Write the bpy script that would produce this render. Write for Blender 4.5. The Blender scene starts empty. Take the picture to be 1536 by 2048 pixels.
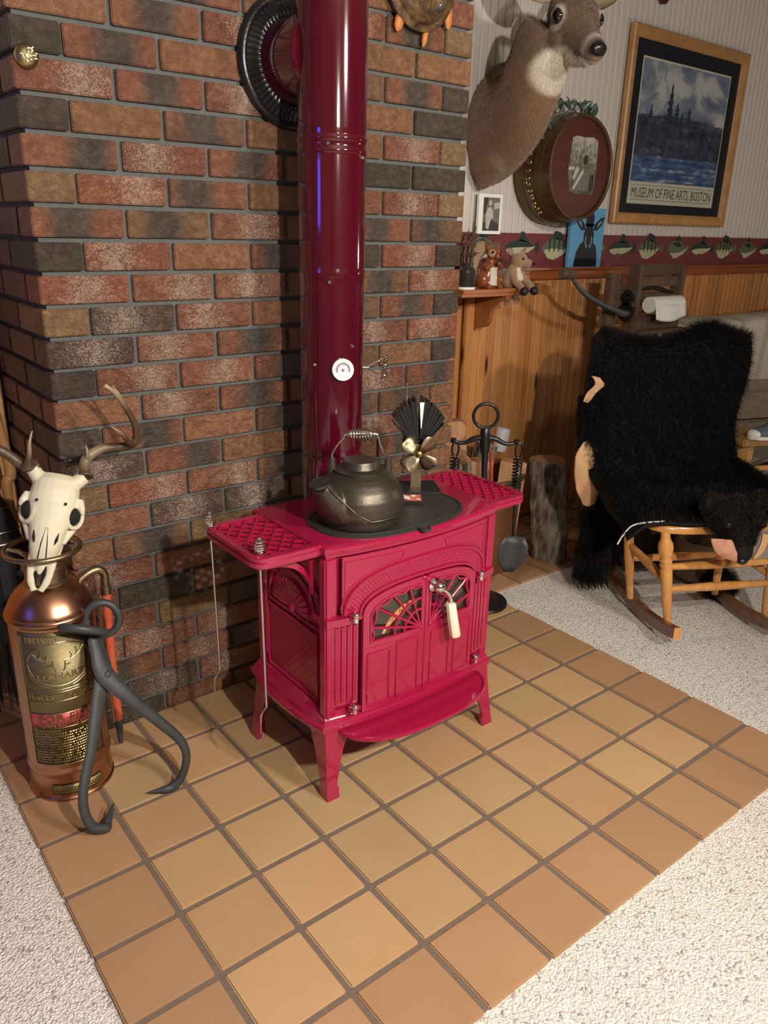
import bpy, bmesh, math, random
import numpy as np
from mathutils import Vector, Matrix, noise as mnoise
from mathutils.geometry import tessellate_polygon
random.seed(7)
RNG = np.random.default_rng(7)
PI = math.pi
sin, cos = math.sin, math.cos
SC = bpy.context.scene
COL = SC.collection

# ------------------------------------------------------------------ camera
cam_d = bpy.data.cameras.new('camera')
cam = bpy.data.objects.new('camera', cam_d)
COL.objects.link(cam)
RX = Vector((0.7872730, -0.6161573, 0.0234806))
RY = Vector((-0.1933047, -0.2827908, -0.9395013))
RZ = Vector((0.5855207, 0.7351051, -0.3417397))
m = Matrix.Identity(4)
for i in range(3):
    m[i][0], m[i][1], m[i][2] = RX[i], -RY[i], -RZ[i]
m[0][3], m[1][3], m[2][3] = -0.48387, -1.78775, 1.24926
cam.matrix_world = m
cam_d.sensor_fit = 'AUTO'
cam_d.sensor_width = 36.0
cam_d.lens = 1565.8 / 2048 * 36.0
cam_d.clip_start = 0.02
SC.camera = cam

# ------------------------------------------------------------------ world, lamps, exposure
world = bpy.data.worlds.new('world')
SC.world = world
world.use_nodes = True
world.node_tree.nodes['Background'].inputs[0].default_value = (0.9, 0.85, 0.8, 1)
world.node_tree.nodes['Background'].inputs[1].default_value = 0.006
SC.view_settings.view_transform = 'Standard'
SC.view_settings.look = 'None'
SC.view_settings.exposure = 0.36
SC.view_settings.gamma = 1.0
SC.view_settings.use_curve_mapping = False


def lamp(name, loc, power, radius, col, aim=None, cone=100):
    d = bpy.data.lights.new(name, 'SPOT' if aim else 'POINT')
    d.energy = power
    d.shadow_soft_size = radius
    d.color = col
    o = bpy.data.objects.new(name, d)
    o.location = loc
    if aim:      # a shaded fixture that throws its light into a wide soft cone
        d.spot_size = math.radians(cone); d.spot_blend = 0.7
        o.rotation_euler = (Vector(aim) - Vector(loc)).to_track_quat('-Z', 'Y').to_euler()
    COL.objects.link(o)
    return o


lamp('ceiling_bulb', (1.02, -3.0, 2.08), 92, 0.05, (1.0, 0.93, 0.84), (-0.15, 0.0, 0.9), 92)
lamp('ceiling_bulb', (1.22, -3.0, 2.08), 92, 0.05, (1.0, 0.93, 0.84), (0.1, 0.0, 0.9), 92)
lamp('reading_lamp_bulb', (0.05, -2.4, 1.73), 135, 0.026, (1.0, 0.93, 0.84))
lamp('table_lamp_bulb', (3.6, -1.3, 1.08), 12, 0.04, (1.0, 0.90, 0.78))

# ------------------------------------------------------------------ helpers
ORG = {}


def sm(me, ang=40):
    n = len(me.polygons)
    me.polygons.foreach_set('use_smooth', [True] * n)
    me.set_sharp_from_angle(angle=math.radians(ang))


def link(name, me, mats, parent=None, loc=None, ang=40, smooth=True):
    """one mesh object; vertices are in world space and are moved to the parent's frame"""
    if not isinstance(mats, (list, tuple)):
        mats = [mats]
    for mm in mats:
        me.materials.append(mm)
    off = Vector((0, 0, 0))
    if parent is not None:
        off = ORG[parent.name]
    elif loc is not None:
        off = Vector(loc)
    if off.length > 0:
        me.transform(Matrix.Translation(-off))
    if smooth:
        sm(me, ang)
    o = bpy.data.objects.new(name, me)
    COL.objects.link(o)
    if parent is not None:
        o.parent = parent
    else:
        o.location = off
    ORG[o.name] = off
    return o


def tag(o, label=None, cat=None, group=None, kind=None):
    if label: o['label'] = label
    if cat: o['category'] = cat
    if group: o['group'] = group
    if kind: o['kind'] = kind
    return o


def thing(name, label, cat, loc, group=None, kind=None):
    o = bpy.data.objects.new(name, None)
    o.empty_display_size = 0.05
    o.location = loc
    COL.objects.link(o)
    ORG[o.name] = Vector(loc)
    return tag(o, label, cat, group, kind)


class B:
    """a bag of shapes that becomes one mesh"""
    def __init__(s):
        s.v, s.f, s.mi, s.m = [], [], [], 0

    def add(s, vs, fs):
        k = len(s.v)
        s.v.extend([tuple(p) for p in vs])
        for f in fs:
            s.f.append([i + k for i in f])
            s.mi.append(s.m)
        return s

    def box(s, c, d, rot=None, bev=0.0):
        hx, hy, hz = d[0] / 2, d[1] / 2, d[2] / 2
        if bev <= 0:
            vs = [Vector((x, y, z)) for z in (-hz, hz) for y in (-hy, hy) for x in (-hx, hx)]
            fs = [(0, 2, 3, 1), (4, 5, 7, 6), (0, 1, 5, 4), (2, 6, 7, 3), (0, 4, 6, 2), (1, 3, 7, 5)]
        else:
            bm = bmesh.new()
            bmesh.ops.create_cube(bm, size=1)
            for v in bm.verts: v.co = Vector((v.co.x * d[0], v.co.y * d[1], v.co.z * d[2]))
            bmesh.ops.bevel(bm, geom=bm.edges[:], offset=min(bev, min(d) * 0.45), segments=2, affect='EDGES')
            bm.verts.index_update()
            vs = [v.co.copy() for v in bm.verts]
            fs = [[v.index for v in f.verts] for f in bm.faces]
            bm.free()
        if rot is not None: vs = [rot @ v for v in vs]
        c = Vector(c)
        return s.add([v + c for v in vs], fs)

    def loft(s, rings, caps=True):
        n = len(rings[0])
        vs = [p for r in rings for p in r]
        fs = []
        for i in range(len(rings) - 1):
            for j in range(n):
                a, b = i * n + j, i * n + (j + 1) % n
                fs.append((a, b, b + n, a + n))
        if caps:
            fs.append(tuple(reversed(range(n))))
            k = (len(rings) - 1) * n
            fs.append(tuple(range(k, k + n)))
        return s.add(vs, fs)

    def tube(s, pts, r, seg=8, flat=1.0, up=None, caps=True, closed=False):
        pts = [Vector(p) for p in pts]
        n = len(pts)
        rs = r if isinstance(r, (list, tuple, np.ndarray)) else [r] * n
        rings = []
        prev = None
        for i, p in enumerate(pts):
            if closed:
                t = pts[(i + 1) % n] - pts[i - 1]
            else:
                t = pts[min(i + 1, n - 1)] - pts[max(i - 1, 0)]
            t = t.normalized() if t.length > 1e-9 else Vector((0, 0, 1))
            if up is not None:
                u = Vector(up)
            elif prev is not None:
                u = prev
            else:
                u = Vector((0, 0, 1)) if abs(t.z) < 0.9 else Vector((1, 0, 0))
            u = u - t * u.dot(t)
            if u.length < 1e-6: u = t.orthogonal()
            u.normalize()
            prev = u
            w = t.cross(u)
            rr = rs[i]
            ra, rb = rr if isinstance(rr, (tuple, list)) else (rr, rr * flat)
            rings.append([p + w * (cos(2 * PI * j / seg) * ra) + u * (sin(2 * PI * j / seg) * rb) for j in range(seg)])
        if closed:
            rings.append(rings[0])
            return s.loft(rings, caps=False)
        return s.loft(rings, caps)

    def lathe(s, prof, c=(0, 0, 0), seg=32, axis=None, a0=0.0, a1=2 * PI, caps=True):
        """prof: (radius, height); axis: optional Matrix 3x3 whose z is the axis"""
        full = abs(a1 - a0 - 2 * PI) < 1e-6
        n = seg if full else seg + 1
        vs, fs = [], []
        c = Vector(c)
        pp = [prof[0]]
        for (q0, q1) in zip(prof, prof[1:]):      # support rings keep long smooth runs flat
            d = math.dist(q0, q1)
            if d > 0.03 and q0[0] > 1e-5 and q1[0] > 1e-5:
                for t in (0.0025 / d, 1 - 0.0025 / d):
                    pp.append((q0[0] + (q1[0] - q0[0]) * t, q0[1] + (q1[1] - q0[1]) * t))
            pp.append(q1)
        prof = pp
        for (r, h) in prof:
            for j in range(n):
                a = a0 + (a1 - a0) * j / seg
                p = Vector((r * cos(a), r * sin(a), h))
                if axis is not None: p = axis @ p
                vs.append(c + p)
        for i in range(len(prof) - 1):
            for j in range(seg):
                a, b = i * n + j, i * n + (j + 1) % n
                fs.append((a, b, b + n, a + n))
        s.add(vs, fs)
        if full and caps:
            k = len(s.v) - len(vs)
            if prof[0][0] > 1e-5:
                s.f.append([k + i for i in reversed(range(n))]); s.mi.append(s.m)
            if prof[-1][0] > 1e-5:
                q = k + (len(prof) - 1) * n
                s.f.append([q + i for i in range(n)]); s.mi.append(s.m)
        return s

    def sphere(s, c, r, seg=16, rings=10, rot=None):
        rx, ry, rz = r if isinstance(r, (tuple, list)) else (r, r, r)
        c = Vector(c)
        vs = []
        for i in range(rings + 1):
            t = PI * i / rings
            for j in range(seg):
                a = 2 * PI * j / seg
                p = Vector((rx * sin(t) * cos(a), ry * sin(t) * sin(a), -rz * cos(t)))
                if rot is not None: p = rot @ p
                vs.append(c + p)
        fs = []
        for i in range(rings):
            for j in range(seg):
                a, b = i * seg + j, i * seg + (j + 1) % seg
                fs.append((a, b, b + seg, a + seg))
        return s.add(vs, fs)

    def torus(s, c, R, r, ax=(0, 0, 1), seg=40, sub=10, a0=0.0, a1=2 * PI, ry=None):
        ax = Vector(ax).normalized()
        q = ax.to_track_quat('Z', 'Y').to_matrix()
        full = abs(a1 - a0 - 2 * PI) < 1e-6
        n = seg if full else seg + 1
        pts = [Vector(c) + q @ Vector((R * cos(a0 + (a1 - a0) * j / seg), (ry or R) * sin(a0 + (a1 - a0) * j / seg), 0)) for j in range(n)]
        return s.tube(pts, r, sub, closed=full, up=ax)

    def prism(s, outer, holes, fn0, fn1):
        """2D polygon with holes; fn0 / fn1 map (a,b) to the back and front surface"""
        loops = [outer] + list(holes)
        flat = [p for l in loops for p in l]
        tris = tessellate_polygon([[Vector((p[0], p[1], 0)) for p in l] for l in loops])
        n = len(flat)
        vs = [fn0(*p) for p in flat] + [fn1(*p) for p in flat]
        fs = []
        for t in tris:
            fs.append(tuple(t)); fs.append(tuple(i + n for i in reversed(t)))
        k = 0
        for l in loops:
            q = len(l)
            for i in range(q):
                a, b = k + i, k + (i + 1) % q
                fs.append((a, b, b + n, a + n))
            k += q
        return s.add(vs, fs)

    def grid(s, P, close_u=False):
        h, w = len(P), len(P[0])
        vs = [p for r in P for p in r]
        fs = []
        for i in range(h - 1):
            for j in range(w if close_u else w - 1):
                a, b = i * w + j, i * w + (j + 1) % w
                fs.append((a, b, b + w, a + w))
        return s.add(vs, fs)

    def mesh(s, fix=True):
        me = bpy.data.meshes.new('m')
        me.from_pydata(s.v, [], s.f)
        me.polygons.foreach_set('material_index', s.mi)
        if fix:
            bm = bmesh.new(); bm.from_mesh(me)
            bmesh.ops.recalc_face_normals(bm, faces=bm.faces[:])
            bm.to_mesh(me); bm.free()
        return me

    def obj(s, name, mats, parent=None, loc=None, ang=40, fix=True):
        return link(name, s.mesh(fix), mats, parent, loc, ang)


def organic(b, voxel, it=4, fac=0.5):
    """weld a bag of overlapping closed shapes into one smooth skin; returns a mesh"""
    me = b.mesh()
    o = bpy.data.objects.new('tmp', me)
    COL.objects.link(o)
    r = o.modifiers.new('r', 'REMESH'); r.mode = 'VOXEL'; r.voxel_size = voxel
    if it:
        q = o.modifiers.new('s', 'SMOOTH'); q.iterations = it; q.factor = fac
    dg = bpy.context.evaluated_depsgraph_get()
    out = bpy.data.meshes.new_from_object(o.evaluated_get(dg))
    bpy.data.objects.remove(o)
    bpy.data.meshes.remove(me)
    out.materials.clear()
    return out


def vcol(me, fn, name='col'):
    """per-vertex colour from position (numpy n x 3 -> n x 3)"""
    n = len(me.vertices)
    co = np.empty(n * 3, np.float32); me.vertices.foreach_get('co', co)
    c = fn(co.reshape(-1, 3))
    a = me.color_attributes.new(name, 'FLOAT_COLOR', 'POINT')
    a.data.foreach_set('color', np.c_[c, np.ones(n)].astype(np.float32).ravel())
    return me


def fur_mesh(me, n, length, width, comb=(0, 0, -1), combw=0.6, jit=0.35, mask=None, colfn=None):
    """thin strands rooted on a mesh, one triangle each"""
    me.calc_loop_triangles()
    nv = len(me.vertices)
    co = np.empty(nv * 3, np.float32); me.vertices.foreach_get('co', co); co = co.reshape(-1, 3)
    nt = len(me.loop_triangles)
    tri = np.empty(nt * 3, np.int32); me.loop_triangles.foreach_get('vertices', tri); tri = tri.reshape(-1, 3)
    a, b_, c = co[tri[:, 0]], co[tri[:, 1]], co[tri[:, 2]]
    nr = np.cross(b_ - a, c - a); ar = np.linalg.norm(nr, axis=1) + 1e-12
    p = ar / ar.sum()
    pick = RNG.choice(nt, n, p=p)
    u, v = RNG.random(n), RNG.random(n)
    fl = u + v > 1; u[fl] = 1 - u[fl]; v[fl] = 1 - v[fl]
    root = a[pick] + (b_ - a)[pick] * u[:, None] + (c - a)[pick] * v[:, None]
    nn = (nr / ar[:, None])[pick]
    if mask is not None:
        k = mask(root); root, nn = root[k], nn[k]; n = len(root)
    cb = comb(root) if callable(comb) else np.tile(np.array(comb, float), (n, 1))
    cb = cb - nn * (cb * nn).sum(1)[:, None]
    d = nn + cb * combw + RNG.normal(0, jit, (n, 3))
    d /= np.linalg.norm(d, axis=1)[:, None]
    side = np.cross(d, RNG.normal(0, 1, (n, 3))); side /= np.linalg.norm(side, axis=1)[:, None] + 1e-9
    L = length * (0.55 + 0.6 * RNG.random(n))[:, None]
    w = width * 0.5
    root = root - nn * 0.001
    V = np.empty((n, 3, 3)); V[:, 0] = root - side * w; V[:, 1] = root + side * w; V[:, 2] = root + d * L
    out = bpy.data.meshes.new('fur')
    out.vertices.add(n * 3); out.vertices.foreach_set('co', V.astype(np.float32).ravel())
    out.loops.add(n * 3); out.loops.foreach_set('vertex_index', np.arange(n * 3, dtype=np.int32))
    out.polygons.add(n); out.polygons.foreach_set('loop_start', np.arange(0, n * 3, 3, dtype=np.int32))
    out.update(calc_edges=True)
    if colfn is not None:
        cc = np.repeat(colfn(root), 3, axis=0) * (0.85 + 0.3 * np.repeat(RNG.random(n), 3))[:, None]
        at = out.color_attributes.new('col', 'FLOAT_COLOR', 'POINT')
        at.data.foreach_set('color', np.c_[cc, np.ones(len(cc))].astype(np.float32).ravel())
    return out


def catmull(P, k):
    """resample a list of points smoothly, k pieces per span"""
    P = [Vector(p) for p in P]
    out = []
    n = len(P)
    for i in range(n - 1):
        p0, p1, p2, p3 = P[max(i - 1, 0)], P[i], P[i + 1], P[min(i + 2, n - 1)]
        for j in range(k):
            t = j / k
            out.append(0.5 * ((2 * p1) + (p2 - p0) * t + (2 * p0 - 5 * p1 + 4 * p2 - p3) * t * t + (3 * p1 - p0 - 3 * p2 + p3) * t ** 3))
    out.append(P[-1])
    return out


def lerp_list(a, k):
    n = len(a)
    xs = np.linspace(0, n - 1, (n - 1) * k + 1)
    return list(np.interp(xs, range(n), a))


def text_mesh(body, size, extrude=0.0005, align='CENTER', font_scale_x=1.0):
    cu = bpy.data.curves.new('t', 'FONT')
    cu.body = body; cu.size = size; cu.extrude = extrude; cu.align_x = align; cu.resolution_u = 2
    o = bpy.data.objects.new('t', cu); COL.objects.link(o)
    dg = bpy.context.evaluated_depsgraph_get()
    me = bpy.data.meshes.new_from_object(o.evaluated_get(dg))
    bpy.data.objects.remove(o); bpy.data.curves.remove(cu)
    vs = [v.co.copy() for v in me.vertices]
    fs = [list(p.vertices) for p in me.polygons]
    bpy.data.meshes.remove(me)
    if font_scale_x != 1.0:
        for v in vs: v.x *= font_scale_x
    return vs, fs


# ------------------------------------------------------------------ materials
def srgb(r, g, b):
    def f(x):
        x /= 255
        return x / 12.92 if x <= 0.04045 else ((x + 0.055) / 1.055) ** 2.4
    return (f(r), f(g), f(b))


class N:
    def __init__(s, name):
        s.m = bpy.data.materials.new(name); s.m.use_nodes = True
        s.t = s.m.node_tree; s.p = s.t.nodes['Principled BSDF']

    def n(s, typ, **kw):
        nd = s.t.nodes.new(typ)
        for k, v in kw.items():
            if k.startswith('i_'):
                nd.inputs[int(k[2:])].default_value = v
            else:
                setattr(nd, k, v)
        return nd

    def l(s, a, b):
        s.t.links.new(a, b)

    def coord(s, kind='Object', scale=(1, 1, 1)):
        tc = s.n('ShaderNodeTexCoord'); mp = s.n('ShaderNodeMapping')
        mp.inputs['Scale'].default_value = scale
        s.l(tc.outputs[kind], mp.inputs['Vector'])
        return mp.outputs[0]

    def noise(s, vec, scale, detail=4, rough=0.55, dist=0.0):
        nd = s.n('ShaderNodeTexNoise')
        nd.inputs['Scale'].default_value = scale; nd.inputs['Detail'].default_value = detail
        nd.inputs['Roughness'].default_value = rough; nd.inputs['Distortion'].default_value = dist
        if vec is not None: s.l(vec, nd.inputs['Vector'])
        return nd.outputs[0]

    def vor(s, vec, scale, feat='F1'):
        nd = s.n('ShaderNodeTexVoronoi', feature=feat)
        nd.inputs['Scale'].default_value = scale
        if vec is not None: s.l(vec, nd.inputs['Vector'])
        return nd

    def ramp(s, fac, stops):
        nd = s.n('ShaderNodeValToRGB')
        el = nd.color_ramp.elements
        while len(el) < len(stops): el.new(0.5)
        for e, (p, c) in zip(el, stops):
            e.position = p; e.color = (c[0], c[1], c[2], 1) if isinstance(c, (tuple, list)) else (c, c, c, 1)
        s.l(fac, nd.inputs[0])
        return nd.outputs[0]

    def mix(s, fac, a, b, mode='MIX'):
        nd = s.n('ShaderNodeMix', data_type='RGBA', blend_type=mode)
        for v, i in ((fac, 0), (a, 6), (b, 7)):
            if hasattr(v, 'links'): s.l(v, nd.inputs[i])
            elif isinstance(v, (int, float)): nd.inputs[i].default_value = v if i == 0 else (v, v, v, 1)
            else: nd.inputs[i].default_value = (*v[:3], 1)
        return nd.outputs[2]

    def math(s, op, a, b=0.0, c=None):
        nd = s.n('ShaderNodeMath', operation=op)
        for i, v in enumerate((a, b, c)):
            if v is None: continue
            if hasattr(v, 'links'): s.l(v, nd.inputs[i])
            else: nd.inputs[i].default_value = v
        return nd.outputs[0]

    def bump(s, h, strength, dist=0.002, prev=None):
        nd = s.n('ShaderNodeBump')
        nd.inputs['Strength'].default_value = strength; nd.inputs['Distance'].default_value = dist
        s.l(h, nd.inputs['Height'])
        if prev is not None: s.l(prev, nd.inputs['Normal'])
        s.l(nd.outputs[0], s.p.inputs['Normal'])
        return nd.outputs[0]

    def set(s, base=None, rough=None, metal=None, coat=None, spec=None, coatr=None, trans=None, ior=None, emis=None, emis_s=None):
        P = s.p.inputs
        def put(sock, v):
            if v is None: return
            if hasattr(v, 'links'): s.l(v, P[sock])
            elif isinstance(v, (tuple, list)): P[sock].default_value = (*v[:3], 1)
            else: P[sock].default_value = v
        put('Base Color', base); put('Roughness', rough); put('Metallic', metal)
        put('Coat Weight', coat); put('Coat Roughness', coatr); put('Specular IOR Level', spec)
        put('Transmission Weight', trans); put('IOR', ior)
        put('Emission Color', emis); put('Emission Strength', emis_s)
        return s.m


def plain(name, col, rough=0.5, metal=0.0, bump=0.0, bscale=60, var=0.12, coat=0.0, dist=0.002, spec=None):
    """one colour with a little procedural variation and relief"""
    k = N(name)
    v = k.coord()
    n1 = k.noise(v, bscale * 0.25, 3)
    c = k.mix(n1, tuple(x * (1 - var) for x in col), tuple(min(1, x * (1 + var)) for x in col))
    k.set(base=c, rough=rough, metal=metal, coat=coat, coatr=0.05 if coat else None, spec=spec)
    if bump:
        k.bump(k.noise(v, bscale, 5), bump, dist)
    return k.m


def wood(name, a, b, scale=(1, 1, 1), rough=0.4, knots=0.0, coat=0.0, ring=9.0, perobj=True, kcol=(0.03, 0.012, 0.005)):
    """grain stretched along the axis that gets the small scale"""
    k = N(name)
    v = k.coord('Object', scale)
    if perobj:
        oi = k.n('ShaderNodeObjectInfo')
        ad = k.n('ShaderNodeVectorMath', operation='ADD')
        sc = k.n('ShaderNodeVectorMath', operation='SCALE'); sc.inputs['Scale'].default_value = 37.0
        cb = k.n('ShaderNodeCombineXYZ')
        for i in range(3): k.l(oi.outputs['Random'], cb.inputs[i])
        k.l(cb.outputs[0], sc.inputs[0]); k.l(v, ad.inputs[0]); k.l(sc.outputs[0], ad.inputs[1])
        v = ad.outputs[0]
    n1 = k.noise(v, ring, 5, 0.6, 0.6)
    n2 = k.noise(v, ring * 7, 3, 0.6)
    f = k.math('ADD', k.math('MULTIPLY', n1, 0.75), k.math('MULTIPLY', n2, 0.25))
    c = k.ramp(f, [(0.32, b), (0.62, a)])
    if perobj:
        rv = k.math('MULTIPLY_ADD', oi.outputs['Random'], 0.35, 0.8)
        hsv = k.n('ShaderNodeHueSaturation'); k.l(rv, hsv.inputs['Value']); k.l(c, hsv.inputs['Color'])
        c = hsv.outputs[0]
    if knots:
        vk = k.n('ShaderNodeVectorMath', operation='MULTIPLY'); k.l(v, vk.inputs[0]); vk.inputs[1].default_value = (1, 1, 2.2)
        vo = k.vor(vk.outputs[0], knots)
        kk = k.ramp(vo.outputs['Distance'], [(0.07, 1.0), (0.15, 0.0)])
        c = k.mix(kk, c, kcol)
    k.set(base=c, rough=rough, coat=coat, coatr=0.1 if coat else None)
    k.bump(n2, 0.12, 0.001)
    return k.m


def attr_mat(name, rough=0.8, bump=0.0, bscale=200, sheen=0.0, spec=None, var=0.0):
    k = N(name)
    a = k.n('ShaderNodeAttribute', attribute_name='col')
    c = a.outputs['Color']
    v = k.coord()
    if var:
        n = k.noise(v, bscale, 4)
        c = k.mix(var, c, k.mix(1.0, c, k.ramp(n, [(0.3, 0.35), (0.7, 1.5)]), 'MULTIPLY'))
    k.set(base=c, rough=rough, spec=spec)
    if sheen: k.p.inputs['Sheen Weight'].default_value = sheen
    if bump: k.bump(k.noise(v, bscale, 4), bump, 0.003)
    return k.m


M = {}
M['enamel'] = plain('red_enamel', (0.33, 0.008, 0.047), 0.20, 0, 0.0, 30, 0.04, 1.0)
for _n in M['enamel'].node_tree.nodes:
    if _n.type == 'BSDF_PRINCIPLED': _n.inputs['Coat Roughness'].default_value = 0.07; _n.inputs['Specular IOR Level'].default_value = 0.2
M['pipe'] = plain('burgundy_enamel', (0.066, 0.0022, 0.0095), 0.10, 0, 0.0, 30, 0.05, 1.0)
M['enamel_dark'] = plain('shadow_gap', (0.05, 0.002, 0.008), 0.5)
M['iron'] = plain('cast_iron', (0.030, 0.026, 0.022), 0.42, 0.55, 0.25, 220, 0.3)
M['kettle'] = plain('seasoned_iron', (0.085, 0.070, 0.052), 0.40, 0.75, 0.22, 160, 0.3)
M['griddle'] = plain('griddle_black', (0.030, 0.030, 0.027), 0.42, 0.1, 0.1, 300, 0.1)
M['black'] = plain('black_paint', (0.010, 0.010, 0.011), 0.28, 0.0, 0.1, 200, 0.2)
M['blackmatte'] = plain('black_matte', (0.008, 0.008, 0.009), 0.55, 0.0, 0.1, 200, 0.2)
M['chrome'] = plain('chrome', (0.75, 0.74, 0.72), 0.12, 1.0)
M['steel'] = plain('steel_rod', (0.55, 0.52, 0.46), 0.25, 1.0)
M['brass'] = plain('aged_brass', (0.42, 0.30, 0.11), 0.32, 1.0, 0.2, 120, 0.25)
M['brasslabel'] = plain('brass_label', (0.215, 0.175, 0.088), 0.50, 1.0, 0.25, 400, 0.25)
M['copper'] = plain('old_copper', (0.42, 0.215, 0.125), 0.28, 1.0, 0.06, 12, 0.22)
M['brassbright'] = plain('polished_brass', (0.42, 0.345, 0.18), 0.34, 1.0, 0.1, 300, 0.15)
M['bronze'] = plain('dull_brass', (0.26, 0.20, 0.12), 0.4, 1.0, 0.2, 100, 0.25)
M['ivory'] = plain('ivory_grip', (0.78, 0.72, 0.55), 0.35, 0, 0, 40, 0.04)
M['white'] = plain('white_enamel', (0.80, 0.79, 0.74), 0.3, 0, 0, 40, 0.03)
M['redpaint'] = plain('red_print', (0.45, 0.06, 0.06), 0.4, 0.3)
M['hose'] = plain('orange_hose', (0.48, 0.085, 0.035), 0.6, 0, 0.2, 150, 0.2)
M['tong'] = plain('painted_iron', (0.045, 0.050, 0.050), 0.5, 0.2, 0.25, 120, 0.25)
M['bone'] = plain('bone', (0.62, 0.565, 0.41), 0.55, 0, 0.35, 70, 0.14)
M['dark'] = plain('deep_hole', (0.006, 0.005, 0.004), 0.9)
M['paper'] = plain('paper', (0.75, 0.73, 0.68), 0.7, 0, 0.1, 60, 0.05)
M['mortar'] = plain('mortar', (0.105, 0.110, 0.103), 0.9, 0, 0.6, 260, 0.22, dist=0.003)
M['grout'] = plain('grout', (0.165, 0.118, 0.085), 0.9, 0, 0.5, 300, 0.2)
M['ceil'] = plain('ceiling_tile', (0.22, 0.20, 0.18), 0.9)
M['roomwall'] = plain('room_wall', (0.13, 0.10, 0.075), 0.9)
M['bead'] = plain('bead_board_paint', (0.60, 0.54, 0.49), 0.5, 0, 0.08, 80, 0.04)
M['pine'] = wood('knotty_pine', (0.52, 0.235, 0.075), (0.38, 0.145, 0.038), (10, 10, 1.0), 0.38, 1.15, 0.25, 2.6)
M['rail'] = wood('stained_rail', (0.30, 0.085, 0.022), (0.18, 0.045, 0.012), (1, 10, 10), 0.35, 0, 0.3, 3)
M['shelfwood'] = wood('shelf_wood', (0.36, 0.12, 0.03), (0.24, 0.07, 0.018), (1.5, 8, 8), 0.35, 0, 0.3, 3)
M['oak'] = wood('oak_frame', (0.50, 0.27, 0.10), (0.36, 0.17, 0.055), (3, 3, 3), 0.4, 0, 0.2, 6)
M['maple'] = wood('maple_chair', (0.62, 0.30, 0.085), (0.46, 0.19, 0.045), (9, 9, 1.2), 0.3, 0, 0.5, 4)
M['walnut'] = wood('walnut_rocker', (0.20, 0.085, 0.033), (0.12, 0.045, 0.018), (3, 3, 3), 0.35, 0, 0.4, 5)
M['oldwood'] = wood('weathered_wood', (0.115, 0.066, 0.036), (0.055, 0.030, 0.016), (8, 8, 1), 0.75, 0, 0, 4)
M['kegwood'] = wood('keg_end', (0.085, 0.016, 0.007), (0.045, 0.008, 0.004), (1.5, 8, 8), 0.5, 0, 0.0, 3)
M['kegstave'] = wood('keg_stave', (0.085, 0.035, 0.014), (0.04, 0.016, 0.008), (1, 1, 6), 0.35, 0, 0.4, 3)
M['keghoop'] = plain('keg_hoop', (0.125, 0.085, 0.028), 0.4, 0.6, 0.1, 60, 0.2)
M['splitwood'] = wood('split_wood', (0.47, 0.26, 0.13), (0.30, 0.14, 0.06), (9, 9, 1), 0.75, 0, 0, 4)
M['bucket'] = plain('copper_bucket', (0.30, 0.13, 0.055), 0.42, 0.75, 0.2, 14, 0.45)

# brick: base colour in the object's colour, alpha picks plain / dark heart / pale speckles with glints put into the colour
def brick_mat():
    k = N('brick_face')
    oi = k.n('ShaderNodeObjectInfo')
    v0 = k.coord('Object')
    ad = k.n('ShaderNodeVectorMath', operation='ADD'); cb = k.n('ShaderNodeCombineXYZ')
    sc = k.math('MULTIPLY', oi.outputs['Random'], 51.0)
    for i in range(3): k.l(sc, cb.inputs[i])
    k.l(v0, ad.inputs[0]); k.l(cb.outputs[0], ad.inputs[1])
    v = ad.outputs[0]
    tg = k.n('ShaderNodeTexCoord'); sx = k.n('ShaderNodeSeparateXYZ'); k.l(tg.outputs['Generated'], sx.inputs[0])
    fine = k.noise(v, 190, 6, 0.65)
    big = k.noise(v, 22, 4, 0.6)
    crease = k.noise(v, 34, 4, 0.7, 2.2)
    base = k.mix(k.ramp(big, [(0.3, 0.0), (0.75, 0.55)]), oi.outputs['Color'], k.mix(1.0, oi.outputs['Color'], (0.62, 0.55, 0.50), 'MULTIPLY'))
    # heart mask along the brick length
    cx = k.math('ADD', k.math('SUBTRACT', sx.outputs['X'], 0.30), k.math('MULTIPLY', oi.outputs['Random'], -0.42))
    d = k.math('ABSOLUTE', cx)
    d = k.math('ADD', d, k.math('MULTIPLY_ADD', big, 0.22, -0.11))
    heart = k.ramp(d, [(0.12, 1.0), (0.32, 0.0)])
    al = oi.outputs['Alpha']
    isdark = k.math('MULTIPLY', k.math('GREATER_THAN', al, 0.4), k.math('LESS_THAN', al, 0.6))
    isb = k.math('GREATER_THAN', al, 0.65)
    hd = k.math('MULTIPLY', heart, isdark)
    c = k.mix(hd, base, k.mix(big, (0.075, 0.060, 0.050), (0.15, 0.115, 0.090)))
    hs = k.ramp(d, [(0.02, 1.0), (0.42, 0.0)])
    speckle_glint = k.ramp(k.math('MULTIPLY_ADD', hs, 0.17, k.noise(v, 260, 4, 0.75)), [(0.56, 0.0), (0.70, 0.75)])
    c = k.mix(k.math('MULTIPLY', speckle_glint, isb), c, (0.56, 0.43, 0.34))
    spk = k.vor(v, 260)
    sp = k.ramp(spk.outputs['Distance'], [(0.10, 1.0), (0.2, 0.0)])
    sp = k.math('MULTIPLY', sp, k.ramp(k.noise(v, 40, 2), [(0.5, 0.0), (0.62, 0.45)]))
    c = k.mix(sp, c, (0.46, 0.36, 0.28))
    k.set(base=c, rough=k.math('MULTIPLY_ADD', isb, -0.20, 0.52))
    h = k.math('ADD', k.math('MULTIPLY', fine, 0.45), k.math('MULTIPLY', crease, 1.5))
    k.bump(h, 1.0, 0.016)
    return k.m


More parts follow.
